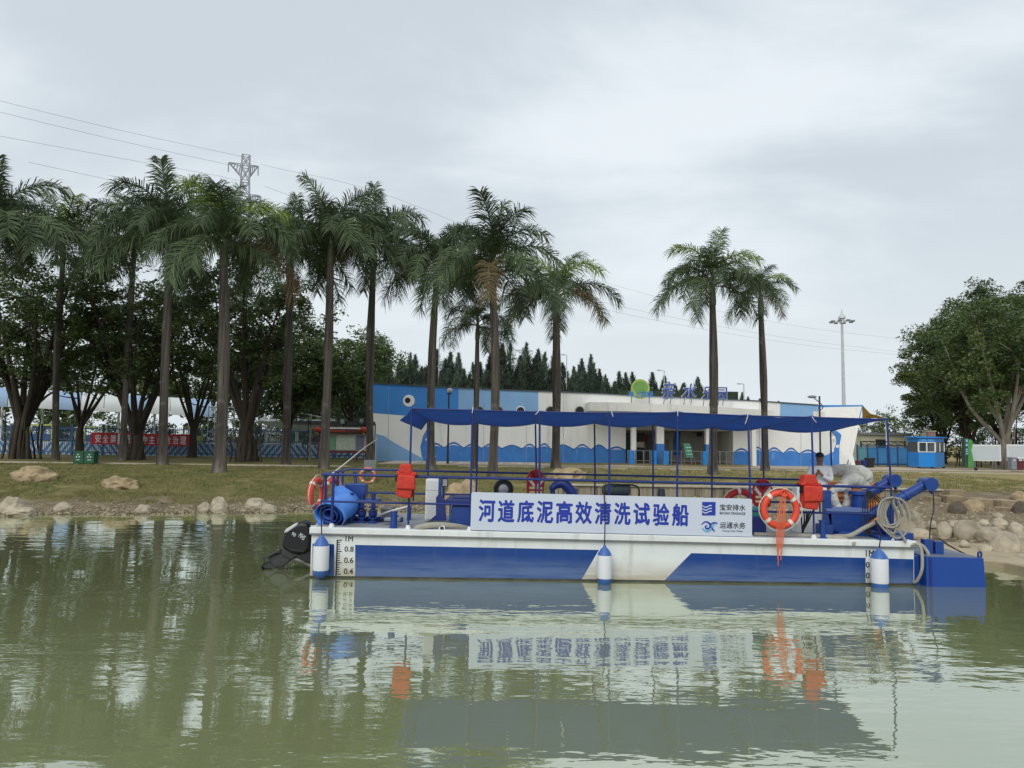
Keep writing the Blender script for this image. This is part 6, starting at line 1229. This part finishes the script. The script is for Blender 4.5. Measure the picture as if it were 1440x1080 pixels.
mb = MB(); mb.prism([(fx(987), fz(987, 725)), (fx(1006), fz(1006, 725)), (fx(1006), fz(1006, 706)), (fx(987), fz(987, 706))], -.005, -.002); lg = mb.build('square_logo', BTX, bdl)
for k_ in range(3):
    zc = fz(990, 712.3+k_*4.0); up = [(fx(987+t*13.5), zc+.018*math.sin(-t*6.0+.6)+.012) for t in np.linspace(0.02, 1, 12)]; dn = [(x, z-.018) for x, z in up]
    mb = MB(); mb.prism(up+dn[::-1], -.009, -.0055); mb.build('logo_wave', BOARD, lg)
text('lettering', '宝安排水', fx(1012), fx(1048), fz(1030, 718), fz(1030, 709.5), -.002, BBK, bdl, bold=.014, depth=.003)
text('lettering', 'BAOAN DRAINAGE', fx(1012), fx(1048), fz(1030, 723.8), fz(1030, 720.2), -.002, BBK, bdl, bold=.01, depth=.003)
text('lettering', '运通水务', fx(1012), fx(1048), fz(1030, 743.3), fz(1030, 734.5), -.002, BBK, bdl, bold=.012, depth=.003, shear=.12)
text('lettering', 'Huang Yuho Water', fx(1016), fx(1045), fz(1030, 748.5), fz(1030, 745.5), -.002, BBK, bdl, depth=.003)
def ribbon(nm, pts, wd, m, y0=-.006):
    pts = arc([Vector((fx(u), 0, fz(u, v))) for u, v in pts], 26); n = len(pts); L1 = []; L2 = []
    for i, p in enumerate(pts):
        t = (pts[min(i+1, n-1)]-pts[max(i-1, 0)]).normalized(); nn_ = Vector((-t.z, 0, t.x)); h = wd*(math.sin(math.pi*(i+.6)/(n+.2)))**.5/2; L1.append((p.x+nn_.x*h, p.z+nn_.z*h)); L2.append((p.x-nn_.x*h, p.z-nn_.z*h))
    vs_ = [(x, y0, z) for x, z in L1]+[(x, y0, z) for x, z in L2]; mb = MB(); mb.add(vs_+[(x, y0+.003, z) for x, _, z in vs_], [(i, i+1, n+i+1, n+i) for i in range(n-1)]+[(2*n+i, 3*n+i, 3*n+i+1, 2*n+i+1) for i in range(n-1)]); mb.build(nm, m, bdl)
ribbon('logo_swirl', [(986, 738), (991, 734), (996, 735), (999, 739), (997, 743), (993, 743), (992, 740), (995, 739)], .035, BTX); ribbon('logo_swirl', [(987, 742), (991, 746), (996, 746.5), (1001, 742), (1004, 737), (1009, 735.5)], .04, BLT, -.009); ribbon('logo_swirl', [(998, 739), (1001, 736), (1005, 735), (1009, 736)], .025, BTX, -.012); ribbon('logo_swirl', [(1000, 741), (1002, 744), (1005, 747.5)], .025, BTX, -.013)
# fenders
FW = mat('fender_white', C('e2e4ea'), .35, .02, 2, patch=(C('b5b3ad'), 5, .62, .8, (1, 1, 1))); FBl = mat('fender_blue', C('3f68ad'), .4, .06, 3)
def fender(u, vt_, vc, vb_, vbot, wpx, rope_top, label):
    c = Bw(u, vb_, -.22); s = (14-.22)/F_PX; r = wpx*s/2; o = empty('boat_fender', c, (0, 0, 0), label, 'fender', 'fenders along the near side'); h1 = (vb_-vc)*s; h2 = (vb_-vt_)*s; hb = (vbot-vb_)*s
    mb = MB(); mb.lathe([(r*.97, 0), (r, .03), (r, h1-.03), (r*.97, h1)], 20); mb.build('body', FW, o, smooth=True)
    mb = MB(); mb.lathe([(r*.972, h1+.001), (r*.9, h1+.03), (r*.6, h1+(h2-h1)*.55), (r*.22, h2-.03), (r*.18, h2)], 20); mb.build('top_cone', FBl, o, smooth=True)
    mb = MB(); mb.lathe([(r*.5, -hb-.05), (r*.88, -hb), (r*.97, -.001)], 20); mb.build('bottom_cap', FBl, o, smooth=True)
    t_ = Bw(rope_top[0], rope_top[1], 0.03)-c; mb = MB(); mb.tube([Vector((0, 0, h2-.03)), Vector((t_.x*.5, -.02, (h2+t_.z)/2)), t_], .011, 6); mb.build('rope', BLACK, o)
fender(451, 753, 768, 801.5, 808, 22, (456, 668), 'fender hung at the stern beside the draught scale')
fender(850, 768, 781.5, 813, 820, 20.5, (849, 682), 'fender hung amidships below the name board')
fender(1237, 772, 786, 819.5, 826.5, 24, (1231, 732), 'fender hung at the bow over the draught numbers')
# lifebuoys
ORG = mat('lifebuoy_orange', C('e0503a'), .5, .06, 3); ORD = mat('lifebuoy_red', C('b5282e'), .5, .08, 3); REF = mat('reflective_band', C('d9d6cc'), .4, .05, 4); ORP = mat('lifebuoy_faded_orange', C('d8785c'), .6, .08, 3)
def lifebuoy(loc, R, r, rot, m, label, group='lifebuoys', rope=True):
    o = empty('lifebuoy', loc, rot, label, 'lifebuoy', group); n = 36; Rm = R-r
    mb = MB(); mb.tube([(Rm*math.cos(2*math.pi*i/n), 0, Rm*math.sin(2*math.pi*i/n)) for i in range(n)], r, 12, closed=True); mb.build('ring', m, o, smooth=True)
    for k in range(4):
        a = math.pi/4+k*math.pi/2; mb = MB(); mb.tube([(Rm*math.cos(a+d), 0, Rm*math.sin(a+d)) for d in (-.1, 0, .1)], r*1.03, 14, False); mb.build('band', REF, o, smooth=True)
    if rope:
        for k in range(4):
            a = math.pi/4+k*math.pi/2; pts = [((R+.010+.022*math.sin(math.pi*t))*math.cos(a+t*math.pi/2), -r*.3, (R+.010+.022*math.sin(math.pi*t))*math.sin(a+t*math.pi/2)) for t in np.linspace(0, 1, 9)]; mb = MB(); mb.tube(pts, .009, 5); mb.build('grab_line', CORD, o)
    return o
lb = lifebuoy(Bw(1097, 716.5, -.09), .355, .062, (0, .1, 0), ORG, 'bright orange lifebuoy with a coiled line hung on the near rail at right')
mb = MB()
for k_ in range(7):
    x = -.05+.018*k_; pts = [(.03, -.078, .33), (x*1.1+.01*math.sin(k_*2), -.085, .1), (x*1.3, -.09, -.25), (x*.9, -.11, -.62-.09*(k_ % 4)), (x*.5+.02, -.112, -.68-.1*(k_ % 4))]; mb.tube(arc(pts, 12), .007, 5)
mb.build('throw_line', mat('line_orange', C('e2704a'), .7, .1, 4), lb); mb = MB(); mb.tube([(.06*math.cos(t)+.02, -.08, .3+.06*math.sin(t)) for t in np.linspace(0, 6.283, 16)[:-1]], .02, 6, closed=True); mb.build('line_coil', ORG, lb, smooth=True)
lifebuoy(Bw(1041, 711, 2.42), .36, .066, (0, .7, 0), ORD, 'dark red lifebuoy on the far rail behind the right end of the board')
lifebuoy(Bw(445, 694, .45), .31, .06, (0, 0, 1.36), ORG, 'orange lifebuoy hung edge-on outside the stern rail')
lifebuoy(Bw(467, 694, 1.35), .33, .06, (0, 0, 1.2), ORG, 'orange lifebuoy on the stern rail half hidden by the blue tarpaulin roll')
lifebuoy(Vector((P(517, 669, rsd.y-.02).x, rsd.y-.02, P(517, 669, rsd.y).z)), .355, .06, (0, 0, .15), ORP, 'faded orange lifebuoy hung on the grey board on the bank', rope=False)
# life jackets: near ones are plain bright vests hung over the posts
def jacket(loc, s, m, label, bands, rz=0.0):
    o = empty('life_jacket', loc, (0, .03, rz), label, 'life jacket', 'life jackets hung on the boat'); 
    jrs = random.Random(label)
    if not bands:
        def pad(nm, x0, x1, z0, z1, y0, y1, tp=0.0):
            jr = lambda p: (p[0]+jrs.uniform(-.022, .022), p[1], p[2]+jrs.uniform(-.018, .018))
            mb = MB(); mb.hexa([jr(p) for p in ((x0, y0, z0), (x1, y0, z0), (x1, y1, z0), (x0, y1, z0), (x0+tp, y0, z1), (x1-tp, y0, z1), (x1-tp, y1, z1), (x0+tp, y1, z1))]); q_ = mb.build(nm, m, o, bevel=.03, smooth=80); sb_ = q_.modifiers.new('soft', 'SUBSURF'); sb_.levels = 2; sb_.render_levels = 2; return q_
        pad('collar', -.15, .13, .13, .31, -.12, .1, .05); pad('shoulder_pad', -.19, .19, .1, .17, -.11, .1); pad('front_pad', -.16, .185, -.16, .12, -.17, -.09); pad('back_pad', -.17, .15, -.28, .1, -.06, .04); pad('lower_flap', -.13, .13, -.30, -.1, -.13, -.05, -.02)
        mb = MB(); mb.tube([(.15, -.1, -.17), (.16, -.1, -.35)], .015, 6); mb.build('strap', BLACK, o); mb = MB(); mb.box(-.2, -.165, -.1, -.05, -.02, .1); mb.build('buckle', BLACK, o)
    else:
        mb = MB(); mb.prism([(-.2, .1), (-.12, .24), (0, .29), (.12, .24), (.2, .1), (.17, -.3), (-.17, -.3)], -.05, .05); mb.build('vest', m, o, bevel=.03, smooth=60)
        for sx in (-1, 1): mb = MB(); mb.prism([(sx*.17, .05), (sx*.15, .13), (sx*.02, -.04), (sx*.04, -.1)], -.062, -.053); mb.build('band', REF, o)
        for z in (-.13, -.22): mb = MB(); mb.box(-.14, -.02, -.062, -.052, z, z+.05); mb.box(.02, .14, -.062, -.052, z, z+.05); mb.build('band', mat('band_yellow', C('d9cf9a'), .5) if 'band_yellow' not in bpy.data.materials else bpy.data.materials['band_yellow'], o)
        mb = MB(); mb.tube([(-.1, -.04, .22), (0, -.075, .08), (.1, -.04, .22)], .03, 8); mb.build('collar', mat('jacket_dark', C('6e1720'), .6) if 'jacket_dark' not in bpy.data.materials else bpy.data.materials['jacket_dark'], o, smooth=True)
    o.scale = (s, s, s); return o
JK = mat('jacket_orange_red', C('c93c2e'), .7, .12, 5, bump=.5, bscale=14); JR = mat('jacket_red', C('ad2430'), .6, .1, 4, bump=.1)
jacket(Bw(571.5, 676, -.02), .98, JK, 'orange-red life jacket hung over the post beside the white cabinet near the stern', False)
jacket(Bw(1137.5, 692, -.02), 1.02, JK, 'orange-red life jacket hung over the post in front of the man', False, .1)
jacket(Bw(753, 679, 2.35), 1.0, JR, 'dark red life vest with silver bands on the far rail left of the elbow pipe', True, .2)
jacket(Bw(1072, 692, 2.35), 1.0, JR, 'dark red life vest with silver bands behind the big orange lifebuoy', True, -.2)
# rolled blue tarpaulin, lying with its open end towards the stern corner
TARP = mat('tarpaulin_blue', C('5a94ea'), .55, .08, 1.6, bump=.25, bscale=5); TARPD = mat('tarpaulin_inner_shade', C('2c4f9d'), .6, .1, 2)  # inner turns: same cloth, shade inside the roll painted as darker blue
tr = empty('tarpaulin_roll', Bw(465, 724, .42), (0, 0, 0), 'rolled bright blue tarpaulin leaning on the stern rail', 'tarpaulin')
ax0, ax1 = Vector((.0, -.18, -.0)), Vector((.16, .46, .2)); dd = (ax1-ax0).normalized(); e1 = dd.cross(Vector((0, 0, 1))).normalized(); e2_ = e1.cross(dd)
def spiral(nm, t0, t1, turns, m, s0=0.0):
    n = int(40*(t1-t0)*turns/2)+8; vs_ = []; ss = [s0+(1-s0)*q for q in (0, .2, .4, .6, .8, 1)]
    for s in ss:
        c = ax0.lerp(ax1, s)
        for i in range(n+1):
            t = t0+(t1-t0)*i/n; a = -t*turns*2*math.pi; r = .08+.235*t+.014*math.sin(s*7+a*1.5)*t; vs_.append(c+e1*(r*1.1*math.cos(a))+e2_*(r*.9*math.sin(a)))
    mm = n+1; mb = MB(); mb.add(vs_, [(j*mm+i, j*mm+i+1, (j+1)*mm+i+1, (j+1)*mm+i) for j in range(5) for i in range(n)]); o = mb.build(nm, m, tr, smooth=70); o.modifiers.new('t', 'SOLIDIFY').thickness = .012
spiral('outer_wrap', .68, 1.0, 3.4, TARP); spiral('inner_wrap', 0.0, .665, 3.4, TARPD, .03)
mb = MB(); fl_ = [(-.10, .34, .12), (-.06, .36, .48), (.10, .40, .52), (.34, .44, .36), (.50, .46, .18), (.46, .42, -.02), (.2, .38, -.05)]; ce = Vector((.2, .30, .25)); mb.add([Vector(p) for p in fl_]+[ce], [(i, (i+1) % 7, 7) for i in range(7)]); o = mb.build('loose_flap', TARP, tr, smooth=70); o.modifiers.new('t', 'SOLIDIFY').thickness = .02
# outboard motor, tilted
OBM = mat('outboard_black', C('0c0d10'), .38, .1, 3); OBG = mat('outboard_grey', C('3a3d3d'), .45, .3, 4, metal=.3)
ob = empty('outboard_motor', Bw(437, 780, .8), (0, 0, 0), 'black outboard motor tilted out of the water at the stern', 'outboard motor')
OB0 = Bw(437, 780, .8)
def op(u, v, dy=0): return Vector(tuple(P(u, v, 14.8)-OB0))+Vector((0, dy, 0))
def oshape(nm, uv, w, m, parent=None, bev=.05, dy=0): mb = MB(); mb.extr([op(u, v, -w/2+dy) for u, v in uv], (0, w, 0)); return mb.build(nm, m, parent or ob, bevel=bev, smooth=60)
cw = oshape('cowl', [(401, 752), (404, 744), (418, 735), (428, 732), (438, 734), (441, 744), (440, 770), (432, 778), (412, 776), (398, 768)], .36, OBM, None, .085)
oshape('cowl_crest', [(403, 748), (406, 742.5), (419, 734.5), (423, 734.5), (421, 738), (408, 747)], .22, mat('cowl_silver', C('c9cccd'), .35, .05, 2), cw, .015, -.085)
for s_, u0, u1, v0, v1, sk in (('MHS', 424, 433, 749.5, 756, 0), ('90', 414, 420, 747.5, 752, 0)):
    a, b = op(u0, v1), op(u1, v0); t_o = text('lettering', s_, -(b.x-a.x)/2, (b.x-a.x)/2, -(b.z-a.z)/2, (b.z-a.z)/2, 0, SIGN_W, cw, bold=.01, depth=.004); t_o.location = ((a.x+b.x)/2, -.182, (a.z+b.z)/2); t_o.rotation_euler = (0, .62, 0)
oshape('midsection', [(398, 768), (412, 776), (424, 778), (411, 787), (399, 782), (395, 776)], .16, OBG, None, .03)
oshape('gear_case', [(378, 784), (385, 779), (396, 777), (411, 786), (405, 792), (398, 797), (388, 797), (380, 790)], .12, OBG, None, .02)
oshape('cavitation_plate', [(371, 782), (380, 778.5), (396, 771), (397, 773.5), (383, 781), (373, 785)], .26, OBG, None, .008)
oshape('skeg', [(368, 796), (378, 790), (394, 796), (388, 800), (372, 799)], .04, OBG, None, .008)
c0 = op(369, 794); 
for k_ in range(3):
    a = k_*2.094; d1 = Vector((.35, math.cos(a), math.sin(a))).normalized(); d2 = Vector((.5, -math.sin(a)*.8, math.cos(a)*.8)).normalized(); mb = MB(); mb.extr([c0, c0+d1*.09+d2*.05, c0+d1*.16+d2*.02, c0+d1*.15-d2*.05, c0+d1*.06-d2*.05], (.01, .004, .004)); mb.build('propeller_blade', BLACK, ob, bevel=.003)
oshape('clamp_bracket', [(424, 778), (440, 772), (440, 790), (430, 789), (420, 783)], .2, BLACK, None, .015); mb = MB(); mb.tube([op(408, 784), op(428, 790), op(438, 796)], .04, 8); mb.build('tilt_ram', STEEL, ob); mb = MB(); mb.tube([op(428, 739.5, -.1), op(444, 739.5, -.1)], .022, 8); mb.build('steering_link', GAL, ob)
# coiled grey hose on the bow post
ch = empty('hose_coil', Bw(1257, 700, .0), (0, 0, 0), 'pale grey hose coiled in long loops on the bow post', 'hose')
c0 = Bw(1257, 700, .0)
rc = random.Random(3)
for k_ in range(6):
    l, r_, bt_ = 1235+k_*2.2+rc.uniform(-1, 1), 1279-((k_*3) % 8)*2.6, 757-((k_*5) % 8)*3.2; mid_ = (l+r_)/2
    sp = [(1256, 699), (l+6, 704+k_*.5), (l, 722), (l+3+k_*.4, 738), (mid_+4, bt_), (r_-2, bt_-12), (r_, 726), (r_-7, 706), (1258, 699.5)]
    mb = MB(); mb.tube(arc([Vector(tuple(Bw(u, v, -.06+.022*k_)-c0)) for u, v in sp], 48), .0165, 7); mb.build('loop', HOSE, ch, smooth=True)
mb = MB(); mb.tube(arc([Vector(tuple(Bw(u, v, -.08)-c0)) for u, v in ((1262, 744), (1268, 752), (1274, 762))], 10), .024, 8); mb.build('hose_end', HOSE, ch, smooth=True)
# black cable bundle
cb = empty('cable_bundle', Bw(1221, 690, .3), (0, 0, 0), 'bunch of black cables drooping from the rail over the suction arms', 'cables'); c0 = Bw(1221, 690, .3)
for k_ in range(6):
    mb = MB(); mb.tube(arc([Vector(tuple(Bw(u, v, .05+.04*k_)-c0)) for u, v in ((1219+k_, 690), (1214+k_*3.4, 708), (1213+k_*3, 732), (1217+k_*1.2, 752))], 12), .009, 6); mb.build('cable', BLACK, cb)
for k_ in range(3): mb = MB(); mb.tube(arc([Vector(tuple(Bw(u, v, .05)-c0)) for u, v in ((1221, 691), (1232, 697+k_*3), (1242, 706+k_*5), (1247, 718+k_*4))], 12), .010, 6); mb.build('cable', BLACK, cb)
# grey-white canvas ducts over an orange hose heap
CAN = mat('canvas_grey', C('cfccc2'), .8, .1, 3, bump=.8, bscale=6, patch=(C('7f7b70'), 3, .55, .78, (1, 1, 1))); ORH = mat('orange_hose', C('e08a3c'), .5, .15, 4)
cd = empty('canvas_duct', Bw(1195, 690, 1.9), (0, 0, 0), 'bulging grey-white canvas duct draped over the orange hose heap', 'duct'); c0 = Bw(1195, 690, 1.9)
def wl_(u, v, d): return Vector(tuple(Bw(u, v, d)-c0))
def duct(nm, pts, rr):
    path = arc([wl_(*p) for p in pts], 26); n = len(path); mb = MB(); mb.tube(path, [interp(i/(n-1), rr)*(1+.035*math.sin(i*1.3)+.03*math.sin(i*2.9)) for i in range(n)], 14); mb.v = [tuple(Vector(p)+Vector((mnoise.noise(Vector(p)*7), mnoise.noise(Vector(p)*7+Vector((9, 0, 0))), mnoise.noise(Vector(p)*7+Vector((0, 9, 0)))))*.035) for p in mb.v]; q_ = mb.build(nm, CAN, cd, smooth=70); q_.modifiers.new('s', 'SUBSURF').render_levels = 1; return q_
duct('duct_section', [(1163, 664, 2.0), (1178, 662, 1.95), (1198, 663, 1.8), (1212, 669, 1.9), (1221, 680, 1.9)], [(0, .12), (.5, .14), (.8, .2), (1, .12)])
duct('duct_section', [(1184, 684, 1.6), (1194, 676, 1.7), (1206, 678, 1.8), (1222, 692, 1.8)], [(0, .1), (.4, .17), (.7, .16), (1, .09)])
duct('duct_section', [(1168, 694, 1.2), (1176, 688, 1.25), (1188, 686, 1.3), (1192, 692, 1.4)], [(0, .06), (.5, .09), (1, .07)])
duct('duct_section', [(1172, 693, 1.25), (1174, 705, 1.2), (1182, 716, 1.2)], [(0, .08), (1, .07)]); duct('duct_section', [(1190, 694, 1.4), (1191, 704, 1.4), (1189, 714, 1.4)], [(0, .08), (1, .06)])
oh = empty('orange_hose_heap', Bw(1195, 735, 2.1), (0, 0, 0), 'heap of orange hose under the canvas duct behind the hopper', 'hose'); c0 = Bw(1195, 735, 2.1)
for k_ in range(9):
    z = k_*.095; rr_ = .52-.02*(k_ % 3); mb = MB(); mb.tube([(rr_*math.cos(t)*1.15+.03*math.sin(k_), rr_*.62*math.sin(t), z+.02*math.sin(3*t+k_)) for t in np.linspace(0, 6.283, 36)[:-1]], .06, 8, closed=True); mb.build('turn', ORH, oh, smooth=True)
# mooring line to the shore
ml = MB(); ml.tube(arc([Bw(466, 667, .06), P(490, 648, 22), P(512, 630, 32), P(531, 617, 41.8)], 20), .016, 6); o = ml.build('mooring_line', CORD); tag(o, 'pale mooring line running from the stern rail up to a palm', 'rope')
ml = MB(); ml.tube(arc([Bw(1312, 690, .75), Bw(1313, 715, .7), Bw(1309, 735, .6), Bw(1307, 757, .4)], 14), .012, 6); o = ml.build('hanging_line', BLACK); tag(o, 'thin dark line hanging from the end of the suction arm', 'rope')
g1, g2 = onG(1312, 752), onG(1368, 776); ml = MB(); ml.tube(arc([Bw(1306, 772, .4), P(1318, 757, 16), P(1336, 768, 17.5), P(1362, 781, 17.2), P(1380, 786, 17)], 20), .018, 6); o = ml.build('shore_chain', CH); tag(o, 'dark chain running from the bow bollards to the sand', 'chain')
# ------------------------------------------------------------------ the man on deck
SKIN = mat('skin', C('8a6350'), .55, .06, 6); SHIRT = mat('white_shirt', C('e9e9e9'), .8, .04, 3, bump=.2, bscale=12); TROU = mat('dark_trousers', C('2b2e36'), .8, .1, 4); HAIR = mat('black_cap', C('15171c'), .6, .1, 6); GLOVE = mat('grey_glove', C('8e9196'), .8, .1, 6)
foot_z = WATER_Z+DK_Z+.012-TRIM*4.4
mp_ = P(1153, 660, 15.5); man = empty('person', (mp_.x, 15.5, foot_z), (0, 0, math.radians(-22)), 'man in a white long-sleeved shirt and black cap standing behind the red life jacket', 'person')
def skin_mesh(name, joints, edges, m, root=0, sub=2, parent=man):
    me = bpy.data.meshes.new(name); me.from_pydata([j[:3] for j in joints], edges, []); o = bpy.data.objects.new(name, me); COL.objects.link(o)
    sk = o.modifiers.new('skin', 'SKIN'); sk.use_smooth_shade = True; sb = o.modifiers.new('sub', 'SUBSURF'); sb.levels = sub; sb.render_levels = sub
    for i, j in enumerate(joints):
        r = j[3] if isinstance(j[3], tuple) else (j[3], j[3]); me.skin_vertices[0].data[i].radius = r; me.skin_vertices[0].data[i].use_root = (i == root)
    m2 = bpy.data.meshes.new_from_object(o.evaluated_get(bpy.context.evaluated_depsgraph_get())); bpy.data.objects.remove(o); bpy.data.meshes.remove(me)
    m2.name = name; m2.materials.clear(); m2.shade_smooth(); return link(name, m2, m, parent)
# local frame: faces -Y, X to his left; height 1.70
HT = P(1153, 637, 15.5).z-foot_z; k = HT/1.74
def J(x, y, z, r): return (x*k, y*k, z*k, r*k if not isinstance(r, tuple) else (r[0]*k, r[1]*k))
body = [J(0, 0, .95, (.15, .11)), J(0, .0, 1.15, (.14, .10)), J(0, .01, 1.36, (.16, .10)), J(0, 0, 1.46, .062), J(0, -.01, 1.53, .058), J(0, -.03, 1.585, (.070, .082)), J(0, -.02, 1.65, (.078, .094)), J(0, -.01, 1.70, (.06, .07)),
        J(-.09, 0, .9, .09), J(-.10, -.01, .5, .06), J(-.10, .01, .09, .04), J(-.10, -.14, .035, .035),
        J(.09, 0, .9, .09), J(.11, -.02, .5, .06), J(.11, .0, .09, .04), J(.12, -.15, .035, .035),
        J(-.19, .0, 1.38, .055), J(-.24, -.03, 1.13, .043), J(-.10, -.24, 1.22, .034), J(-.05, -.29, 1.28, (.036, .022)),
        J(.19, 0, 1.38, .055), J(.23, -.06, 1.12, .043), J(.06, -.24, 1.22, .034), J(-.01, -.28, 1.30, (.036, .022)),
        J(0, -.115, 1.60, .014), J(-.082, -.015, 1.60, .014), J(.082, -.015, 1.60, .014)]
ed = [(0, 1), (1, 2), (2, 3), (3, 4), (4, 5), (5, 6), (6, 7), (0, 8), (8, 9), (9, 10), (10, 11), (0, 12), (12, 13), (13, 14), (14, 15), (2, 16), (16, 17), (17, 18), (18, 19), (2, 20), (20, 21), (21, 22), (22, 23), (5, 24), (5, 25), (5, 26)]
n0 = len(body)
for hi, hx, s in ((19, -.05, 1), (23, -.01, -1)):           # five fingers per hand, curled towards each other
    h = body[hi]; hx, hy, hz = h[0]/k, h[1]/k, h[2]/k
    for f in range(4):
        b0 = len(body); o_ = (f-1.5)*.019; L_ = (.03, .036, .034, .027)[f]
        body.append(J(hx+s*.02, hy-.02+o_*.3, hz+.03+o_, .010)); body.append(J(hx+s*(.02+L_*.7), hy-.035, hz+.045+o_, .009)); body.append(J(hx+s*(.02+L_), hy-.02, hz+.035+o_, .008)); ed += [(hi, b0), (b0, b0+1), (b0+1, b0+2)]
    b0 = len(body); body.append(J(hx+s*.005, hy+.02, hz+.045, .011)); body.append(J(hx+s*.03, hy+.01, hz+.075, .009)); ed += [(hi, b0), (b0, b0+1)]
skin_mesh('body', body, ed, SKIN)
sh = [J(0, 0, .86, (.165, .125)), J(0, 0, 1.0, (.17, .125)), J(0, 0, 1.2, (.172, .122)), J(0, .01, 1.37, (.178, .118)), J(0, .005, 1.455, (.078, .078)), J(0, .0, 1.485, .068),
      J(-.20, .0, 1.385, .075), J(-.25, -.03, 1.13, .064), J(-.12, -.22, 1.21, .05), J(-.085, -.255, 1.24, .044), J(.20, 0, 1.385, .075), J(.24, -.06, 1.12, .064), J(.08, -.22, 1.21, .05), J(.05, -.245, 1.24, .044)]
skin_mesh('shirt', sh, [(0, 1), (1, 2), (2, 3), (3, 4), (4, 5), (3, 6), (6, 7), (7, 8), (8, 9), (3, 10), (10, 11), (11, 12), (12, 13)], SHIRT)
trs = [J(0, 0, .98, (.155, .115)), J(0, 0, .88, (.165, .12)), J(-.09, 0, .78, .10), J(-.10, -.01, .5, .078), J(-.10, .01, .1, .065), J(.09, 0, .78, .10), J(.11, -.02, .5, .078), J(.11, 0, .1, .065)]
skin_mesh('trousers', trs, [(0, 1), (1, 2), (2, 3), (3, 4), (1, 5), (5, 6), (6, 7)], TROU)
for x in (-.10, .115): mb = MB(); mb.ball((x*k, -.07*k, .045*k), (.05*k, .14*k, .045*k), 12, 8); mb.build('shoe', HAIR, man, smooth=True)
mb = MB(); mb.ball((0, -.015*k, 1.675*k), (.098*k, .118*k, .085*k), 16, 10); mb.v = [(x, y, max(z, 1.645*k)) for x, y, z in mb.v]; cp = mb.build('cap', HAIR, man, smooth=60)
mb = MB(); mb.prism([(.075*k*math.cos(t), -.10*k+.095*k*math.sin(t)) for t in np.linspace(math.pi, 2*math.pi, 12)], 1.648*k, 1.660*k, 'z'); mb.build('cap_peak', HAIR, cp)
for x in (-.03, .03): mb = MB(); mb.ball((x*k, -.104*k, 1.615*k), (.012*k, .008*k, .007*k), 8, 6); mb.build('eye', HAIR, man)
mb = MB(); mb.ball((0, -.112*k, 1.548*k), (.022*k, .008*k, .006*k), 8, 6); mb.build('mouth', mat('lips', C('6e463c'), .5), man)
